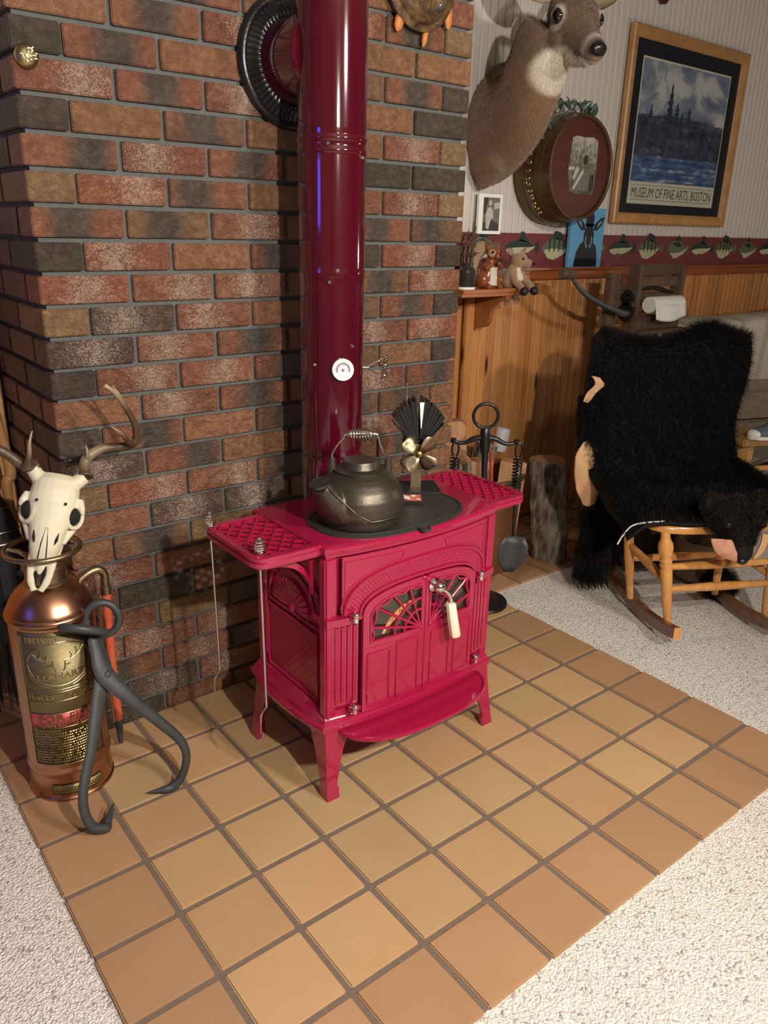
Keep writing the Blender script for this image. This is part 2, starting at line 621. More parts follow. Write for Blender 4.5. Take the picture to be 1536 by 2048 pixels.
def tile_mat():
    k = N('quarry_tile')
    oi = k.n('ShaderNodeObjectInfo')
    v = k.coord('Object')
    ad = k.n('ShaderNodeVectorMath', operation='ADD'); cb = k.n('ShaderNodeCombineXYZ')
    sc = k.math('MULTIPLY', oi.outputs['Random'], 51.0)
    for i in range(3): k.l(sc, cb.inputs[i])
    k.l(v, ad.inputs[0]); k.l(cb.outputs[0], ad.inputs[1])
    n1 = k.noise(ad.outputs[0], 5, 4, 0.6)
    n2 = k.noise(ad.outputs[0], 150, 4, 0.6)
    c = k.mix(k.ramp(n1, [(0.3, 0.0), (0.8, 0.5)]), oi.outputs['Color'], k.mix(1.0, oi.outputs['Color'], (0.80, 0.72, 0.62), 'MULTIPLY'))
    c = k.mix(k.math('MULTIPLY', n2, 0.12), c, (0.12, 0.07, 0.03))
    k.set(base=c, rough=0.48)
    k.bump(n2, 0.10, 0.001)
    return k.m


def carpet_mat():
    k = N('berber_carpet')
    v = k.coord('Object')
    w = k.noise(v, 40, 3)
    ad = k.n('ShaderNodeVectorMath', operation='ADD'); mu = k.n('ShaderNodeVectorMath', operation='SCALE'); mu.inputs['Scale'].default_value = 0.012
    cbn = k.n('ShaderNodeTexNoise'); cbn.inputs['Scale'].default_value = 60; k.l(v, cbn.inputs['Vector'])
    k.l(cbn.outputs['Color'], mu.inputs[0]); k.l(v, ad.inputs[0]); k.l(mu.outputs[0], ad.inputs[1])
    vo = k.vor(ad.outputs[0], 205)
    c = k.ramp(vo.outputs['Distance'], [(0.25, (0.88, 0.84, 0.77)), (0.80, (0.56, 0.52, 0.46))])
    sep = k.n('ShaderNodeSeparateColor'); k.l(vo.outputs['Color'], sep.inputs[0])
    dk = k.ramp(sep.outputs[0], [(0.90, 0.0), (0.95, 0.72)])
    c = k.mix(dk, c, (0.22, 0.185, 0.155))
    c = k.mix(k.ramp(sep.outputs[1], [(0.5, 0.0), (0.9, 0.3)]), c, (0.58, 0.53, 0.47))
    c = k.mix(k.ramp(w, [(0.35, 0.0), (0.7, 0.12)]), c, (0.45, 0.40, 0.35))
    k.set(base=c, rough=0.95)
    h = k.math('SUBTRACT', 1.0, vo.outputs['Distance'])
    k.bump(h, 0.8, 0.004)
    return k.m


M['brick'] = brick_mat(); M['tile'] = tile_mat(); M['carpet'] = carpet_mat()

# ================================================================== the room
b = B(); b.box((1.4, -1.7, -0.035), (7.6, 5.0, 0.05))
fl = b.obj('floor', M['carpet']); tag(fl, 'speckled off white berber carpet around the tiled hearth', None, None, 'structure')
b = B(); b.box((1.4, -1.7, 2.48), (7.6, 5.0, 0.06)); tag(b.obj('ceiling', M['ceil']), kind='structure')
b = B(); b.box((1.4, -4.1, 1.22), (7.6, 0.1, 2.5)); tag(b.obj('wall_front', M['roomwall']), kind='structure')
b = B(); b.box((-2.35, -1.7, 1.22), (0.1, 5.0, 2.5)); tag(b.obj('wall_left', M['roomwall']), kind='structure')
b = B(); b.box((5.15, -1.7, 1.22), (0.1, 5.0, 2.5)); tag(b.obj('wall_right', M['roomwall']), kind='structure')

YW = 0.5
b = B(); b.box((1.4, YW + 0.05, 1.22), (7.6, 0.08, 2.5))
wb = thing('wall_back', 'pale bead board wall over knotty pine wainscot behind the chimney', None, (0, YW, 0), None, 'structure')
b.obj('backing', M['roomwall'], wb)


def board_mesh(w, z0, z1, t, y):
    """one vertical board with eased edges and a centre bead, front face towards -y"""
    c = 0.003
    prof = [(-w / 2, 0), (-w / 2, -t + c), (-w / 2 + c, -t), (w / 2 - c, -t), (w / 2, -t + c), (w / 2, 0)]
    bb = B()
    bb.loft([[Vector((px, py, z0)) for px, py in prof], [Vector((px, py, z1)) for px, py in prof]])
    me = bb.mesh()
    return me


def boards(name, x0, x1, w, z0, z1, t, mat):
    me = board_mesh(w - 0.0022, z0, z1, t, YW)
    me.materials.append(mat)
    n = int((x1 - x0) / w)
    for i in range(n):
        o = bpy.data.objects.new(name, me)
        COL.objects.link(o); o.parent = wb
        o.location = (x0 + (i + 0.5) * w, 0.012, 0)


boards('bead_board', 1.26, 4.95, 0.0385, 1.235, 2.45, 0.012, M['bead'])
boards('pine_board', 1.26, 4.95, 0.0450, 0.0, 1.085, 0.020, M['pine'])
boards('bead_board', -1.40, -0.02, 0.0385, 1.235, 2.45, 0.012, M['bead'])
boards('pine_board', -1.40, -0.02, 0.0450, 0.0, 1.085, 0.020, M['pine'])
b = B(); b.box((3.1, YW - 0.014, 1.081), (3.70, 0.040, 0.040), bev=0.006); b.box((3.1, YW - 0.022, 1.103), (3.70, 0.056, 0.010), bev=0.003)
b.obj('chair_rail', M['rail'], wb)
# red border with a row of printed fish
M['border'] = plain('border_red', (0.155, 0.030, 0.030), 0.6, 0, 0, 40, 0.06)
M['fish_dark'] = plain('fish_dark', (0.016, 0.032, 0.030), 0.6)
M['fish_mid'] = plain('fish_mid', (0.10, 0.12, 0.075), 0.6)
M['fish_cream'] = plain('fish_cream', (0.45, 0.42, 0.26), 0.6, 0, 0, 200, 0.2)
M['fish_tan'] = plain('fish_tan', (0.20, 0.15, 0.09), 0.6)
b = B(); b.box((3.1, YW - 0.003, 1.174), (3.70, 0.014, 0.132)); bo = b.obj('wallpaper_border', M['border'], wb)


def fish(kind, cx, cz, s, idx):
    bb = B()
    def P(pts, mi, lay):
        bb.m = mi
        y = YW - 0.0105 - 0.0004 * lay
        bb.prism([(cx + a * s * 1.18, cz + c * s * 0.92) for a, c in pts], [], lambda p, q: Vector((p, y + 0.0003, q)), lambda p, q: Vector((p, y, q)))
    body = [(-.5, 0), (-.42, .10), (-.25, .19), (0, .22), (.2, .15), (.36, .07), (.5, .20), (.52, .02), (.5, -.14), (.37, -.02), (.2, -.08), (0, -.14), (-.25, -.15), (-.42, -.09)]
    if kind == 0:
        P(body, 0, 0)
        P([(-.12, .2), (-.02, .42), (.06, .40), (.1, .3), (.24, .14)], 0, 0)
        P([(-.46, -.02), (-.25, 0.02), (0, .03), (.25, .03), (.40, .06), (.36, .0), (.2, -.09), (0, -.15), (-.25, -.16), (-.42, -.10)], 2, 1)
        P([(-.2, -.13), (-.12, -.26), (-.04, -.14)], 1, 1)
    elif kind == 1:
        P([(-.5, 0), (-.4, .14), (-.2, .27), (.05, .26), (.25, .12), (.36, .06), (.52, .20), (.5, -.12), (.34, -.02), (.15, -.16), (-.1, -.28), (-.3, -.24), (-.44, -.12)], 1, 0)
        P([(-.44, -.04), (-.2, .0), (.1, -.02), (.34, .02), (.15, -.17), (-.1, -.29), (-.3, -.25)], 2, 1)
        for q in range(4):
            a = -.30 + q * .15
            P([(a, .28 - abs(q - 1) * .03), (a + .07, .27 - abs(q - 1) * .03), (a + .05, -.06), (a + .02, -.10)], 0, 2)
        P([(-.2, .26), (-.1, .46), (.1, .40), (.16, .2)], 0, 0)
    else:
        P([(-.4, 0), (-.3, .18), (-.05, .30), (.2, .18), (.32, .05), (.48, .16), (.46, -.12), (.32, -.03), (.15, -.2), (-.1, -.26), (-.3, -.17)], 1, 0)
        P([(-.3, -.1), (-.1, -.12), (.2, -.08), (.45, .06), (.30, -.12), (.05, -.24), (-.12, -.28)], 2, 1)
        P([(-.25, .16), (.0, .24), (.2, .1), (.0, .06)], 0, 1)
        P([(-.12, .28), (0, .42), (.14, .24)], 0, 0)
    bb.obj('printed_fish', [M['fish_dark'], M['fish_mid'], M['fish_cream']], wb)


for i in range(-1, 12):
    fish(i % 3, 2.005 + i * 0.2205 * (1 + 0.0 * i), 1.182, 0.168, i)

# ------------------------------------------------------------------ brick chimney breast
LB, HB, JB = 0.2032, 0.0682, 0.0105
DEP = (LB - JB) / 2
ch = thing('brick_chimney', 'speckled red and brown brick chimney breast with grey mortar behind the stove', 'chimney', (0, 0, 0), None, 'structure')
CT = {'O': ((0.315, 0.155, 0.080), 0.0), 'R': ((0.30, 0.115, 0.065), 0.85), 'S': ((0.27, 0.112, 0.068), 1.0),
      'B': ((0.285, 0.122, 0.070), 0.5), 'D': ((0.100, 0.076, 0.058), 0.0), 'Y': ((0.31, 0.195, 0.095), 0.0),
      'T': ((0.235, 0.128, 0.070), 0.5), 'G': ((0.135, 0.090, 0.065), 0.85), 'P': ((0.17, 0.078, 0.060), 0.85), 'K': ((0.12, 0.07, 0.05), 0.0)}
ROWS = {-2: 'OBSOOB', -1: 'DOBTSBY', 0: 'OBSTOO', 1: 'DBOTTBD', 2: 'SBSOOD', 3: 'DOTOOSY', 4: 'BSBODD', 5: 'YRBOSSY', 6: 'BTSOBT', 7: 'DROBDRD',
        8: 'RSSOTR', 9: 'YGSOTBD', 10: 'GSBOSR', 11: 'DSRBTOD', 12: 'OSBOSB', 13: 'DBOTTTO', 14: 'GBOTSO', 15: 'YRSTOBO', 16: 'OGGOTO', 17: 'OTYOBTO',
        18: 'ROTBOO', 19: 'SDOOBTO', 20: 'SYTOBO', 21: 'SSROBTO', 22: 'BSGOTO', 23: 'KGSOBTO', 24: 'DOOTBO'}
_bm = {}


def brick_mesh(l, d, h):
    key = (round(l, 3), round(d, 3), round(h, 3))
    if key not in _bm:
        bb = B(); bb.box((l / 2, d / 2, h / 2), (l, d, h), bev=0.0022)
        me = bb.mesh(); me.materials.append(M['brick']); sm(me, 50)
        _bm[key] = me
    return _bm[key]


def put_brick(x, y, z, l, d, h, code):
    o = bpy.data.objects.new('brick', brick_mesh(l, d, h))
    COL.objects.link(o); o.parent = ch
    o.location = (x + random.uniform(-.0006, .0006), y + random.uniform(-.0015, .0008), z)
    c, a = CT[code]
    f = random.uniform(1.0, 1.28)
    o.color = (min(1, c[0] * f), min(1, c[1] * f * random.uniform(.95, 1.05)), min(1, c[2] * f), a)


W6 = 6 * LB - JB
for kk in range(-6, 25):
    z0 = 1.6231 - kk * HB
    h = HB - JB
    if kk == 24: z0, h = -0.002, 1.6231 - 24 * HB + HB - JB + 0.002
    row = ROWS.get(kk) or ''.join(random.choice('OSRBDTY') for _ in range(7))
    if kk % 2 == 0:
        for i in range(6):
            put_brick(i * LB, 0, z0, LB - JB, DEP, h, row[i])
        y = DEP + JB
        while y < 0.48:
            d = min(LB - JB, 0.488 - y)
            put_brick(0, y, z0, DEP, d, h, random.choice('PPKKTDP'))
            y += LB
        # right return
        y = DEP + JB
        while y < 0.48:
            d = min(LB - JB, 0.488 - y)
            put_brick(W6 - DEP, y, z0, DEP, d, h, random.choice('OTDBP'))
            y += LB
    else:
        put_brick(0, 0, z0, DEP, LB - JB, h, row[0])
        for i in range(1, 6):
            put_brick(LB / 2 + (i - 1) * LB, 0, z0, LB - JB, DEP, h, row[i])
        put_brick(W6 - DEP, 0, z0, DEP, LB - JB, h, row[6])
        y = LB
        while y < 0.48:
            d = min(LB - JB, 0.488 - y)
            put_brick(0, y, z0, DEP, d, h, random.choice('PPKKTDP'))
            put_brick(W6 - DEP, y, z0, DEP, d, h, random.choice('OTDBP'))
            y += LB
b = B(); b.box((W6 / 2, 0.251, 1.22), (W6 - 0.025, 0.478, 2.46)); b.obj('mortar_core', M['mortar'], ch)

# ------------------------------------------------------------------ tiled hearth
TS, TX, TY = 0.1662, -0.2257, 0.157
he = thing('hearth', 'square tan quarry tiles with brown grout under the red stove', 'hearth', (0.6, -0.5, 0), None, 'structure')
TG = 0.0115
TT = 0.02
b = B(); b.box((TX + 5 * TS, (-TY - 6 * TS + 0.49) / 2, -0.013), (10 * TS - 0.006, TY + 6 * TS + 0.49 - 0.006, 0.019))
b.box((2.1, 0.245, -0.013), (1.55, 0.49, 0.019)); b.obj('grout_bed', M['grout'], he)
_tm = {}


def put_tile(x0, x1, y0, y1, edge=''):
    gx0 = 0.0 if 'l' in edge else TG / 2
    gx1 = 0.0 if 'r' in edge else TG / 2
    gy0 = 0.0 if 'f' in edge else TG / 2
    a0, a1, c0, c1 = x0 + gx0, x1 - gx1, y0 + gy0, y1 - TG / 2
    key = (round(a1 - a0, 4), round(c1 - c0, 4))
    if key not in _tm:
        bb = B(); bb.box((0, 0, -TT / 2), (key[0], key[1], TT), bev=0.0028)
        me = bb.mesh(); me.materials.append(M['tile']); sm(me, 50); _tm[key] = me
    o = bpy.data.objects.new('tile', _tm[key]); COL.objects.link(o); o.parent = he
    o.location = Vector(((a0 + a1) / 2, (c0 + c1) / 2, random.uniform(-.0006, .0006))) - ORG[he.name]
    if edge:
        c = (0.420, 0.245, 0.128)
    else:
        c = random.choice([(0.50, 0.335, 0.165), (0.47, 0.325, 0.165), (0.52, 0.325, 0.165), (0.49, 0.300, 0.152), (0.50, 0.318, 0.160)])
    f = random.uniform(.93, 1.06)
    o.color = (c[0] * f, c[1] * f, c[2] * f, 1)


for i in range(10):
    for j in range(-4, 6):
        x0 = TX + i * TS
        y1 = -TY - j * TS
        if j < 0 and 0.0 < x0 + TS / 2 < 1.2:
            if j < -1: continue
            y1 = 0.004
        e = ('l' if i == 0 else '') + ('r' if i == 9 and j > -1 else '') + ('f' if j == 5 else '')
        y1 = min(y1, 0.489)
        y0 = -TY - (j + 1) * TS
        if y1 - y0 < 0.04: continue
        put_tile(x0, x0 + TS, y0, y1, e)
for i in range(10, 18):
    for j in range(3):
        x0 = TX + i * TS
        put_tile(x0, x0 + TS, -0.005 + j * TS, min(-0.005 + (j + 1) * TS, 0.489), 'f' if j == 0 else '')

# ================================================================== the red stove
SX, SHW = 0.600, 0.247


def bow(x, base=-0.548, k=0.030):
    t = (x - SX) / SHW
    return base - k * max(0.0, 1 - t * t)


st = thing('wood_stove', 'glossy red enamelled cast iron wood stove with two arched doors on four legs', 'stove', (SX, -0.4, 0))


def s_outline(off=0.0, hw=SHW, yb=-0.245, fb=-0.548, k=0.030, sbow=0.0, n=16):
    """plan outline: bowed front, nearly square back"""
    pts = []
    x0, x1 = SX - hw - off, SX + hw + off
    for i in range(n + 1):
        x = x0 + (x1 - x0) * i / n
        t = (x - SX) / (hw + off)
        pts.append((x, fb - off - k * (1 - t * t)))
    for i in range(1, 8):
        s = i / 8
        pts.append((x1 + sbow * (1 - (2 * s - 1) ** 2), fb - off + (yb + off - fb + off) * s))
    pts += [(x1, yb + off), (x0, yb + off)]
    for i in range(1, 8):
        s = 1 - i / 8
        pts.append((x0 - sbow * (1 - (2 * s - 1) ** 2), fb - off + (yb + off - fb + off) * s))
    return pts


def slab(bb, layers):
    """stack of (z, outline) rings lofted to one moulded slab"""
    bb.loft([[Vector((x, y, z)) for x, y in o] for z, o in layers])


b = B()
slab(b, [(0.20, s_outline(-0.014)), (0.602, s_outline(-0.014))])
# corner posts, waist blocks
for sx in (-1, 1):
    cx = SX + sx * (SHW - 0.010)
    b.box((cx, -0.540, 0.40), (0.030, 0.026, 0.40), bev=0.004)
    b.box((SX + sx * (SHW - 0.013), -0.26, 0.40), (0.024, 0.026, 0.40), bev=0.004)
    pts = [(SX + sx * (SHW + 0.004), -0.50), (SX + sx * (SHW + 0.004), -0.557)] + [(SX + sx * (SHW - a), bow(SX + sx * (SHW - a), -0.559)) for a in (0.02, 0.045, 0.068)] + [(SX + sx * (SHW - 0.068), -0.52)]
    b.prism(pts, [], lambda p, q: Vector((p, q, 0.441)), lambda p, q: Vector((p, q, 0.458)))
b.obj('firebox_body', M['enamel'], st, ang=30)

b = B()
slab(b, [(0.598, s_outline(-0.004)), (0.602, s_outline(0.002)), (0.608, s_outline(0.002)), (0.610, s_outline(0.007, yb=-0.262)), (0.619, s_outline(0.009, yb=-0.262)), (0.6225, s_outline(0.007, yb=-0.262)), (0.625, s_outline(0.003, yb=-0.262))])
b.obj('top_plate', M['enamel'], st, ang=30)
b = B()
BP = lambda o, sb, kk=0.022: s_outline(o, sbow=sb, fb=-0.548 + max(0, o) * 0.35, k=kk)
slab(b, [(0.172, BP(-0.004, .020)), (0.178, BP(0.014, .020)), (0.188, BP(0.017, .020)), (0.194, BP(0.015, .018)), (0.198, BP(0.009, .016)), (0.206, BP(0.008, .014)), (0.210, BP(0.003, .006)), (0.222, BP(-0.003, .002, .026)), (0.224, BP(-0.010, 0))])
b.obj('base_plate', M['enamel'], st, ang=30)


# legs: two flat faces meeting at the outer corner, flared at the top, small foot
def leg(cx, cy, fx, fy, dx, dy):
    zs = [0.185, 0.172, 0.150, 0.120, 0.085, 0.050, 0.032, 0.028, 0.014, 0.0]
    wd = [0.078, 0.072, 0.060, 0.048, 0.038, 0.031, 0.0285, 0.033, 0.033, 0.034]
    rings = []
    for z, w in zip(zs, wd):
        t = 1 - z / 0.185
        s = t ** 1.3
        ox, oy = cx + (fx - cx) * s, cy + (fy - cy) * s
        q = 0.45 + 0.3 * t
        rings.append([Vector((ox, oy, z)), Vector((ox + dx * w, oy, z)), Vector((ox + dx * w, oy + dy * w * q * 0.45, z)), Vector((ox + dx * w * q * 0.45, oy + dy * w * q * 0.45, z)), Vector((ox + dx * w * q * 0.45, oy + dy * w, z)), Vector((ox, oy + dy * w, z))])
    bb = B(); bb.loft(rings)
    bb.obj('leg', M['enamel'], st, ang=35)


leg(0.345, -0.556, 0.340, -0.572, 1, 1)
leg(0.855, -0.556, 0.874, -0.572, -1, 1)
leg(0.345, -0.246, 0.328, -0.236, 1, -1)
leg(0.855, -0.246, 0.872, -0.236, -1, -1)


# --- front relief follows the bow
def fmap(p):
    return (lambda a, c: Vector((a, bow(a) - p, c)))


def cut_plate(outer, holes, p0, p1, bb=None, step=0.025):
    """flat plate in (x,z) cut into narrow strips so that it takes the bow"""
    t = B(); t.prism(outer, holes, lambda a, c: Vector((a, -p0, c)), lambda a, c: Vector((a, -p1, c)))
    me = t.mesh()
    bm = bmesh.new(); bm.from_mesh(me)
    x = math.floor(min(p[0] for p in outer) / step) * step
    xe = max(p[0] for p in outer)
    while x < xe:
        bmesh.ops.bisect_plane(bm, geom=bm.verts[:] + bm.edges[:] + bm.faces[:], plane_co=(x, 0, 0), plane_no=(1, 0, 0))
        x += step
    for v in bm.verts: v.co.y += bow(v.co.x)
    bm.verts.index_update()
    vs = [v.co.copy() for v in bm.verts]; fs = [[v.index for v in f.verts] for f in bm.faces]
    bm.free(); bpy.data.meshes.remove(me)
    return (bb or B()).add(vs, fs)


def ftube(bb, pts, r, p, seg=6, closed=False, k=6):
    """moulding along 2D points on the bowed front"""
    out = []
    for i in range(len(pts) - (0 if closed else 1)):
        a, c = pts[i], pts[(i + 1) % len(pts)]
        d = math.dist(a, c)
        n = max(1, int(d / 0.02))
        for j in range(n):
            t = j / n
            out.append((a[0] + (c[0] - a[0]) * t, a[1] + (c[1] - a[1]) * t))
    if not closed: out.append(pts[-1])
    bb.tube([Vector((x, bow(x) - p, z)) for x, z in out], r, seg, closed=closed, up=(0, -1, 0))


def arch(hw, z0, h, n=40, e=2.5, t0=-1.0, t1=1.0):
    pts = []
    for i in range(n + 1):
        a = PI - PI * i / n
        ca, sa = cos(a), sin(a)
        x = math.copysign(abs(ca) ** (2 / e), ca); z = abs(sa) ** (2 / e)
        if t0 - 1e-6 <= x <= t1 + 1e-6: pts.append((SX + hw * x, z0 + h * z))
    return pts


AO = arch(0.207, 0.462, 0.098)
AI = arch(0.172, 0.456, 0.064)
b = B()
cut_plate(AO + list(reversed(AI)), [], 0.0, 0.004, b)
ftube(b, AO, 0.0042, 0.005)
ftube(b, AI, 0.0036, 0.006)
b.obj('arch_band', M['enamel'], st, ang=35)
# studs in the band
b = B()
for ring in range(5):
    t = 0.16 + 0.17 * ring
    row = [(AI[0][0] * 0 + a[0] * t + c[0] * (1 - t), a[1] * t + c[1] * (1 - t)) for a, c in zip(arch(0.207, 0.462, 0.098, 64), arch(0.172, 0.456, 0.064, 64))]
    L = [0]
    for a, c in zip(row, row[1:]): L.append(L[-1] + math.dist(a, c))
    n = int(L[-1] / 0.0082)
    for i in range(n):
        s = (i + 0.5 * (ring % 2) + .25) / n * L[-1]
        j = max(q for q in range(len(L)) if L[q] <= s); j = min(j, len(row) - 2)
        u = (s - L[j]) / max(1e-9, L[j + 1] - L[j])
        x, z = row[j][0] + (row[j + 1][0] - row[j][0]) * u, row[j][1] + (row[j + 1][1] - row[j][1]) * u
        b.sphere((x, bow(x) - 0.0038, z), (0.0023, 0.0026, 0.0023), 8, 5)
o = b.obj('stud', M['enamel'], st); o['kind'] = 'stuff'
# fascia and spandrels
b = B()
fo = [(SX - 0.212, 0.456), (SX - 0.212, 0.597)] + [(SX + 0.212, 0.597), (SX + 0.212, 0.456)] + list(reversed(AO))
cut_plate(fo, [], -0.002, 0.0015, b)
for s in (-1, 1):
    q = [p for p in arch(0.214, 0.468, 0.100) if (p[0] - SX) * s > 0.055]
    if s > 0: q = list(reversed(q))
    q = [p for p in q if p[1] < 0.572]
    ftube(b, [(SX + s * 0.205, q[0][1] + 0.002)] + [(SX + s * 0.205, 0.585), (SX + s * 0.060, 0.585)] + list(reversed(q)), 0.0022, 0.0015, closed=True)
b.obj('spandrel_panel', M['enamel'], st, ang=35)
# fluted columns
for s in (-1, 1):
    b = B()
    x0, x1 = sorted((SX + s * 0.236, SX + s * 0.174))
    cut_plate([(x0, 0.236), (x0, 0.445), (x1, 0.445), (x1, 0.236)], [], -0.002, 0.003, b)
    for q in range(4):
        x = x0 + 0.010 + q * (x1 - x0 - 0.020) / 3
        b.tube([(x, bow(x) - 0.003, 0.246), (x, bow(x) - 0.003, 0.436)], 0.0046, 8)
    b.obj('fluted_column', M['enamel'], st, ang=40)

# doors with arched windows and web tracery
M['glass'] = None
k = N('stove_glass'); k.set(base=(0.9, 0.85, 0.75), rough=0.02, trans=1.0, ior=1.45); M['glass'] = k.m
for s, nm in ((-1, 'l'), (1, 'r')):
    xs = lambda a: SX + s * a
    top = [p for p in arch(0.168, 0.452, 0.062, 60) if (p[0] - SX) * s > 0.004]
    if s > 0: top = list(reversed(top))
    # outline runs: outer bottom, up the outer edge, over the arch, down the split
    outer = [(xs(0.168), 0.212)] + top + [(xs(0.003), top[-1][1]), (xs(0.003), 0.212)]
    wtop = [p for p in arch(0.150, 0.440, 0.058, 60) if 0.012 < (p[0] - SX) * s]
    if s > 0: wtop = list(reversed(wtop))
    win = [(xs(0.150), 0.386)] + wtop + [(xs(0.012), wtop[-1][1]), (xs(0.012), 0.386)]
    b = B()
    cut_plate(outer, [win], 0.002, 0.012, b)
    ftube(b, win, 0.0028, 0.0125, closed=True)
    for (a0, a1, z0, z1) in ((0.100, 0.156, 0.226, 0.358), (0.020, 0.080, 0.226, 0.366)):
        ftube(b, [(xs(a0), z0), (xs(a0), z1), (xs(a1), z1), (xs(a1), z0)], 0.0034, 0.0122, closed=True)
    ftube(b, [(xs(0.164), 0.372), (xs(0.006), 0.372)], 0.0016, 0.012)
    d = b.obj('door', M['enamel'], st, ang=35)
    # tracery
    b = B()
    hub = (xs(0.014), 0.388)

    def ray_hit(ang):
        dx, dz = s * cos(ang), sin(ang)
        r = 0.0
        while r < 0.3:
            x, z = hub[0] + dx * r, hub[1] + dz * r
            u = (x - SX) * s
            if u > 0.150: break
            t = u / 0.150
            if z > 0.440 + 0.058 * (max(0, 1 - t ** 2.5)) ** (1 / 2.5): break
            r += 0.001
        return r
    angs = [math.radians(q) for q in (14, 33, 52, 72)]
    ends = []
    for an in angs:
        r = ray_hit(an)
        ends.append((hub[0] + s * cos(an) * r, hub[1] + sin(an) * r))
        ftube(b, [(hub[0], hub[1]), ends[-1]], 0.0033, 0.0108)
    for rr in (0.047, 0.074):
        ftube(b, [(hub[0] + s * cos(math.radians(q)) * rr, hub[1] + sin(math.radians(q)) * rr) for q in range(0, 91, 10)], 0.0032, 0.0108)
    allp = [(xs(0.150), 0.386)] + ends + [(xs(0.012), 0.497)]
    for a, c in zip(allp, allp[1:]):
        mx, mz = (a[0] + c[0]) / 2, (a[1] + c[1]) / 2
        gx, gz = hub[0] - mx, hub[1] - mz
        gl = math.hypot(gx, gz)
        mx += gx / gl * 0.017; mz += gz / gl * 0.017
        ftube(b, [((1 - t) ** 2 * a[0] + 2 * t * (1 - t) * mx + t * t * c[0], (1 - t) ** 2 * a[1] + 2 * t * (1 - t) * mz + t * t * c[1]) for t in np.linspace(0, 1, 8)], 0.0032, 0.0108)
    b.sphere((hub[0], bow(hub[0]) - 0.012, hub[1]), 0.006, 10, 6)
    b.obj('web_tracery', M['enamel'], d, ang=60)
    b = B(); cut_plate([(xs(0.152), 0.384)] + wtop + [(xs(0.010), 0.498), (xs(0.010), 0.384)], [], 0.003, 0.005, b)
    b.obj('window_pane', M['glass'], d)
b = B(); ftube(b, [(SX, 0.212), (SX, 0.512)], 0.0042, 0.0115)
b.obj('centre_strip', M['enamel'], st)
# glowing strip that imitates a reflection in the door glass, over a flat dark plate
k = N('pane_reflection'); v = k.coord(); n = k.noise(v, 55, 5, 0.7)
k.set(base=(0.02, 0.012, 0.008), rough=0.9, emis=k.ramp(n, [(0.40, (0.02, 0.003, 0.0)), (0.60, (1.0, 0.36, 0.12))]), emis_s=1.0); M['pane_reflection'] = k.m
k = N('ash_back'); k.set(base=k.ramp(k.noise(k.coord(), 30, 4), [(0.3, (0.030, 0.024, 0.018)), (0.7, (0.085, 0.07, 0.05))]), rough=0.9); M['ash'] = k.m
b = B(); cut_plate([(SX - 0.158, 0.378), (SX - 0.158, 0.47), (SX - 0.10, 0.498), (SX + 0.10, 0.498), (SX + 0.158, 0.47), (SX + 0.158, 0.378)], [], -0.003, 0.0012, b)
b.obj('firebox_back', M['ash'], st)
b = B()
pts = catmull([(SX - 0.112, bow(SX - .112) - 0.0022, 0.394), (SX - 0.092, bow(SX - .09) - 0.0022, 0.422), (SX - 0.058, bow(SX - .06) - 0.0022, 0.446), (SX - 0.030, bow(SX - .03) - 0.0022, 0.456)], 4)
b.tube(pts, [0.003, 0.004, 0.005, 0.006, 0.007, 0.0075, 0.008, 0.008, 0.008, 0.007, 0.006, 0.004, 0.003], 8, 0.25, up=(0, -1, 0))
b.obj('reflection_strip', M['pane_reflection'], st)
# hinge pins
for x, z in ((SX - 0.186, 0.457), (SX - 0.186, 0.227), (SX + 0.190, 0.457), (SX + 0.190, 0.227)):
    b = B()
    b.box((x, bow(x) - 0.008, z - 0.001), (0.030, 0.020, 0.012), bev=0.003)
    b.m = 1
    b.sphere((x - 0.004, bow(x) - 0.018, z + 0.008), (0.0085, 0.0085, 0.0075), 14, 8)
    b.lathe([(0.006, -0.010), (0.006, 0.004)], (x - 0.004, bow(x) - 0.018, z + 0.002), 12)
    b.obj('hinge', [M['enamel'], M['chrome']], st)
# door latch handle
hx = SX + 0.020
b = B()
yk = bow(hx) - 0.014
q = Vector((0, -1, 0)).to_track_quat('Z', 'Y').to_matrix()
b.lathe([(0.017, 0), (0.017, 0.004), (0.010, 0.008), (0.009, 0.014)], (hx, yk, 0.487), 20, q)
b.sphere((hx, yk - 0.018, 0.487), 0.0145, 18, 12)
b.tube(catmull([(hx, yk - 0.020, 0.487), (hx + 0.014, yk - 0.026, 0.476), (hx + 0.026, yk - 0.027, 0.458), (hx + 0.031, yk - 0.027, 0.438)], 5), 0.0058, 10)
lh = b.obj('door_handle', M['chrome'], st)
b = B()
ring = []
for (dx, z, w) in ((0.0305, 0.441, 0.0105), (0.031, 0.438, 0.0125), (0.041, 0.392, 0.0135), (0.050, 0.352, 0.0145), (0.051, 0.349, 0.0125)):
    ring.append([Vector((hx + dx + w * cos(a) * 1.0, yk - 0.027 + w * 0.8 * sin(a), z)) for a in [PI / 4 + PI / 2 * j + e for j in range(4) for e in (-0.30, 0.30)]])
b.loft(ring)
b.obj('ivory_grip', M['ivory'], lh, ang=35)

# ash lip: half round tray on the front
b = B()
cxl, hwl, dl, yb = SX - 0.002, 0.218, 0.118, -0.545


def lip(off, z, ybk):
    out = []
    for i in range(33):
        a = PI * i / 32
        ca, sa = cos(a), sin(a)
        out.append(Vector((cxl - math.copysign(abs(ca) ** (2 / 2.5), ca) * (hwl + off), yb - abs(sa) ** (2 / 2.5) * (dl + off), z)))
    return out + [Vector((cxl + hwl + off, ybk, z)), Vector((cxl - hwl - off, ybk, z))]


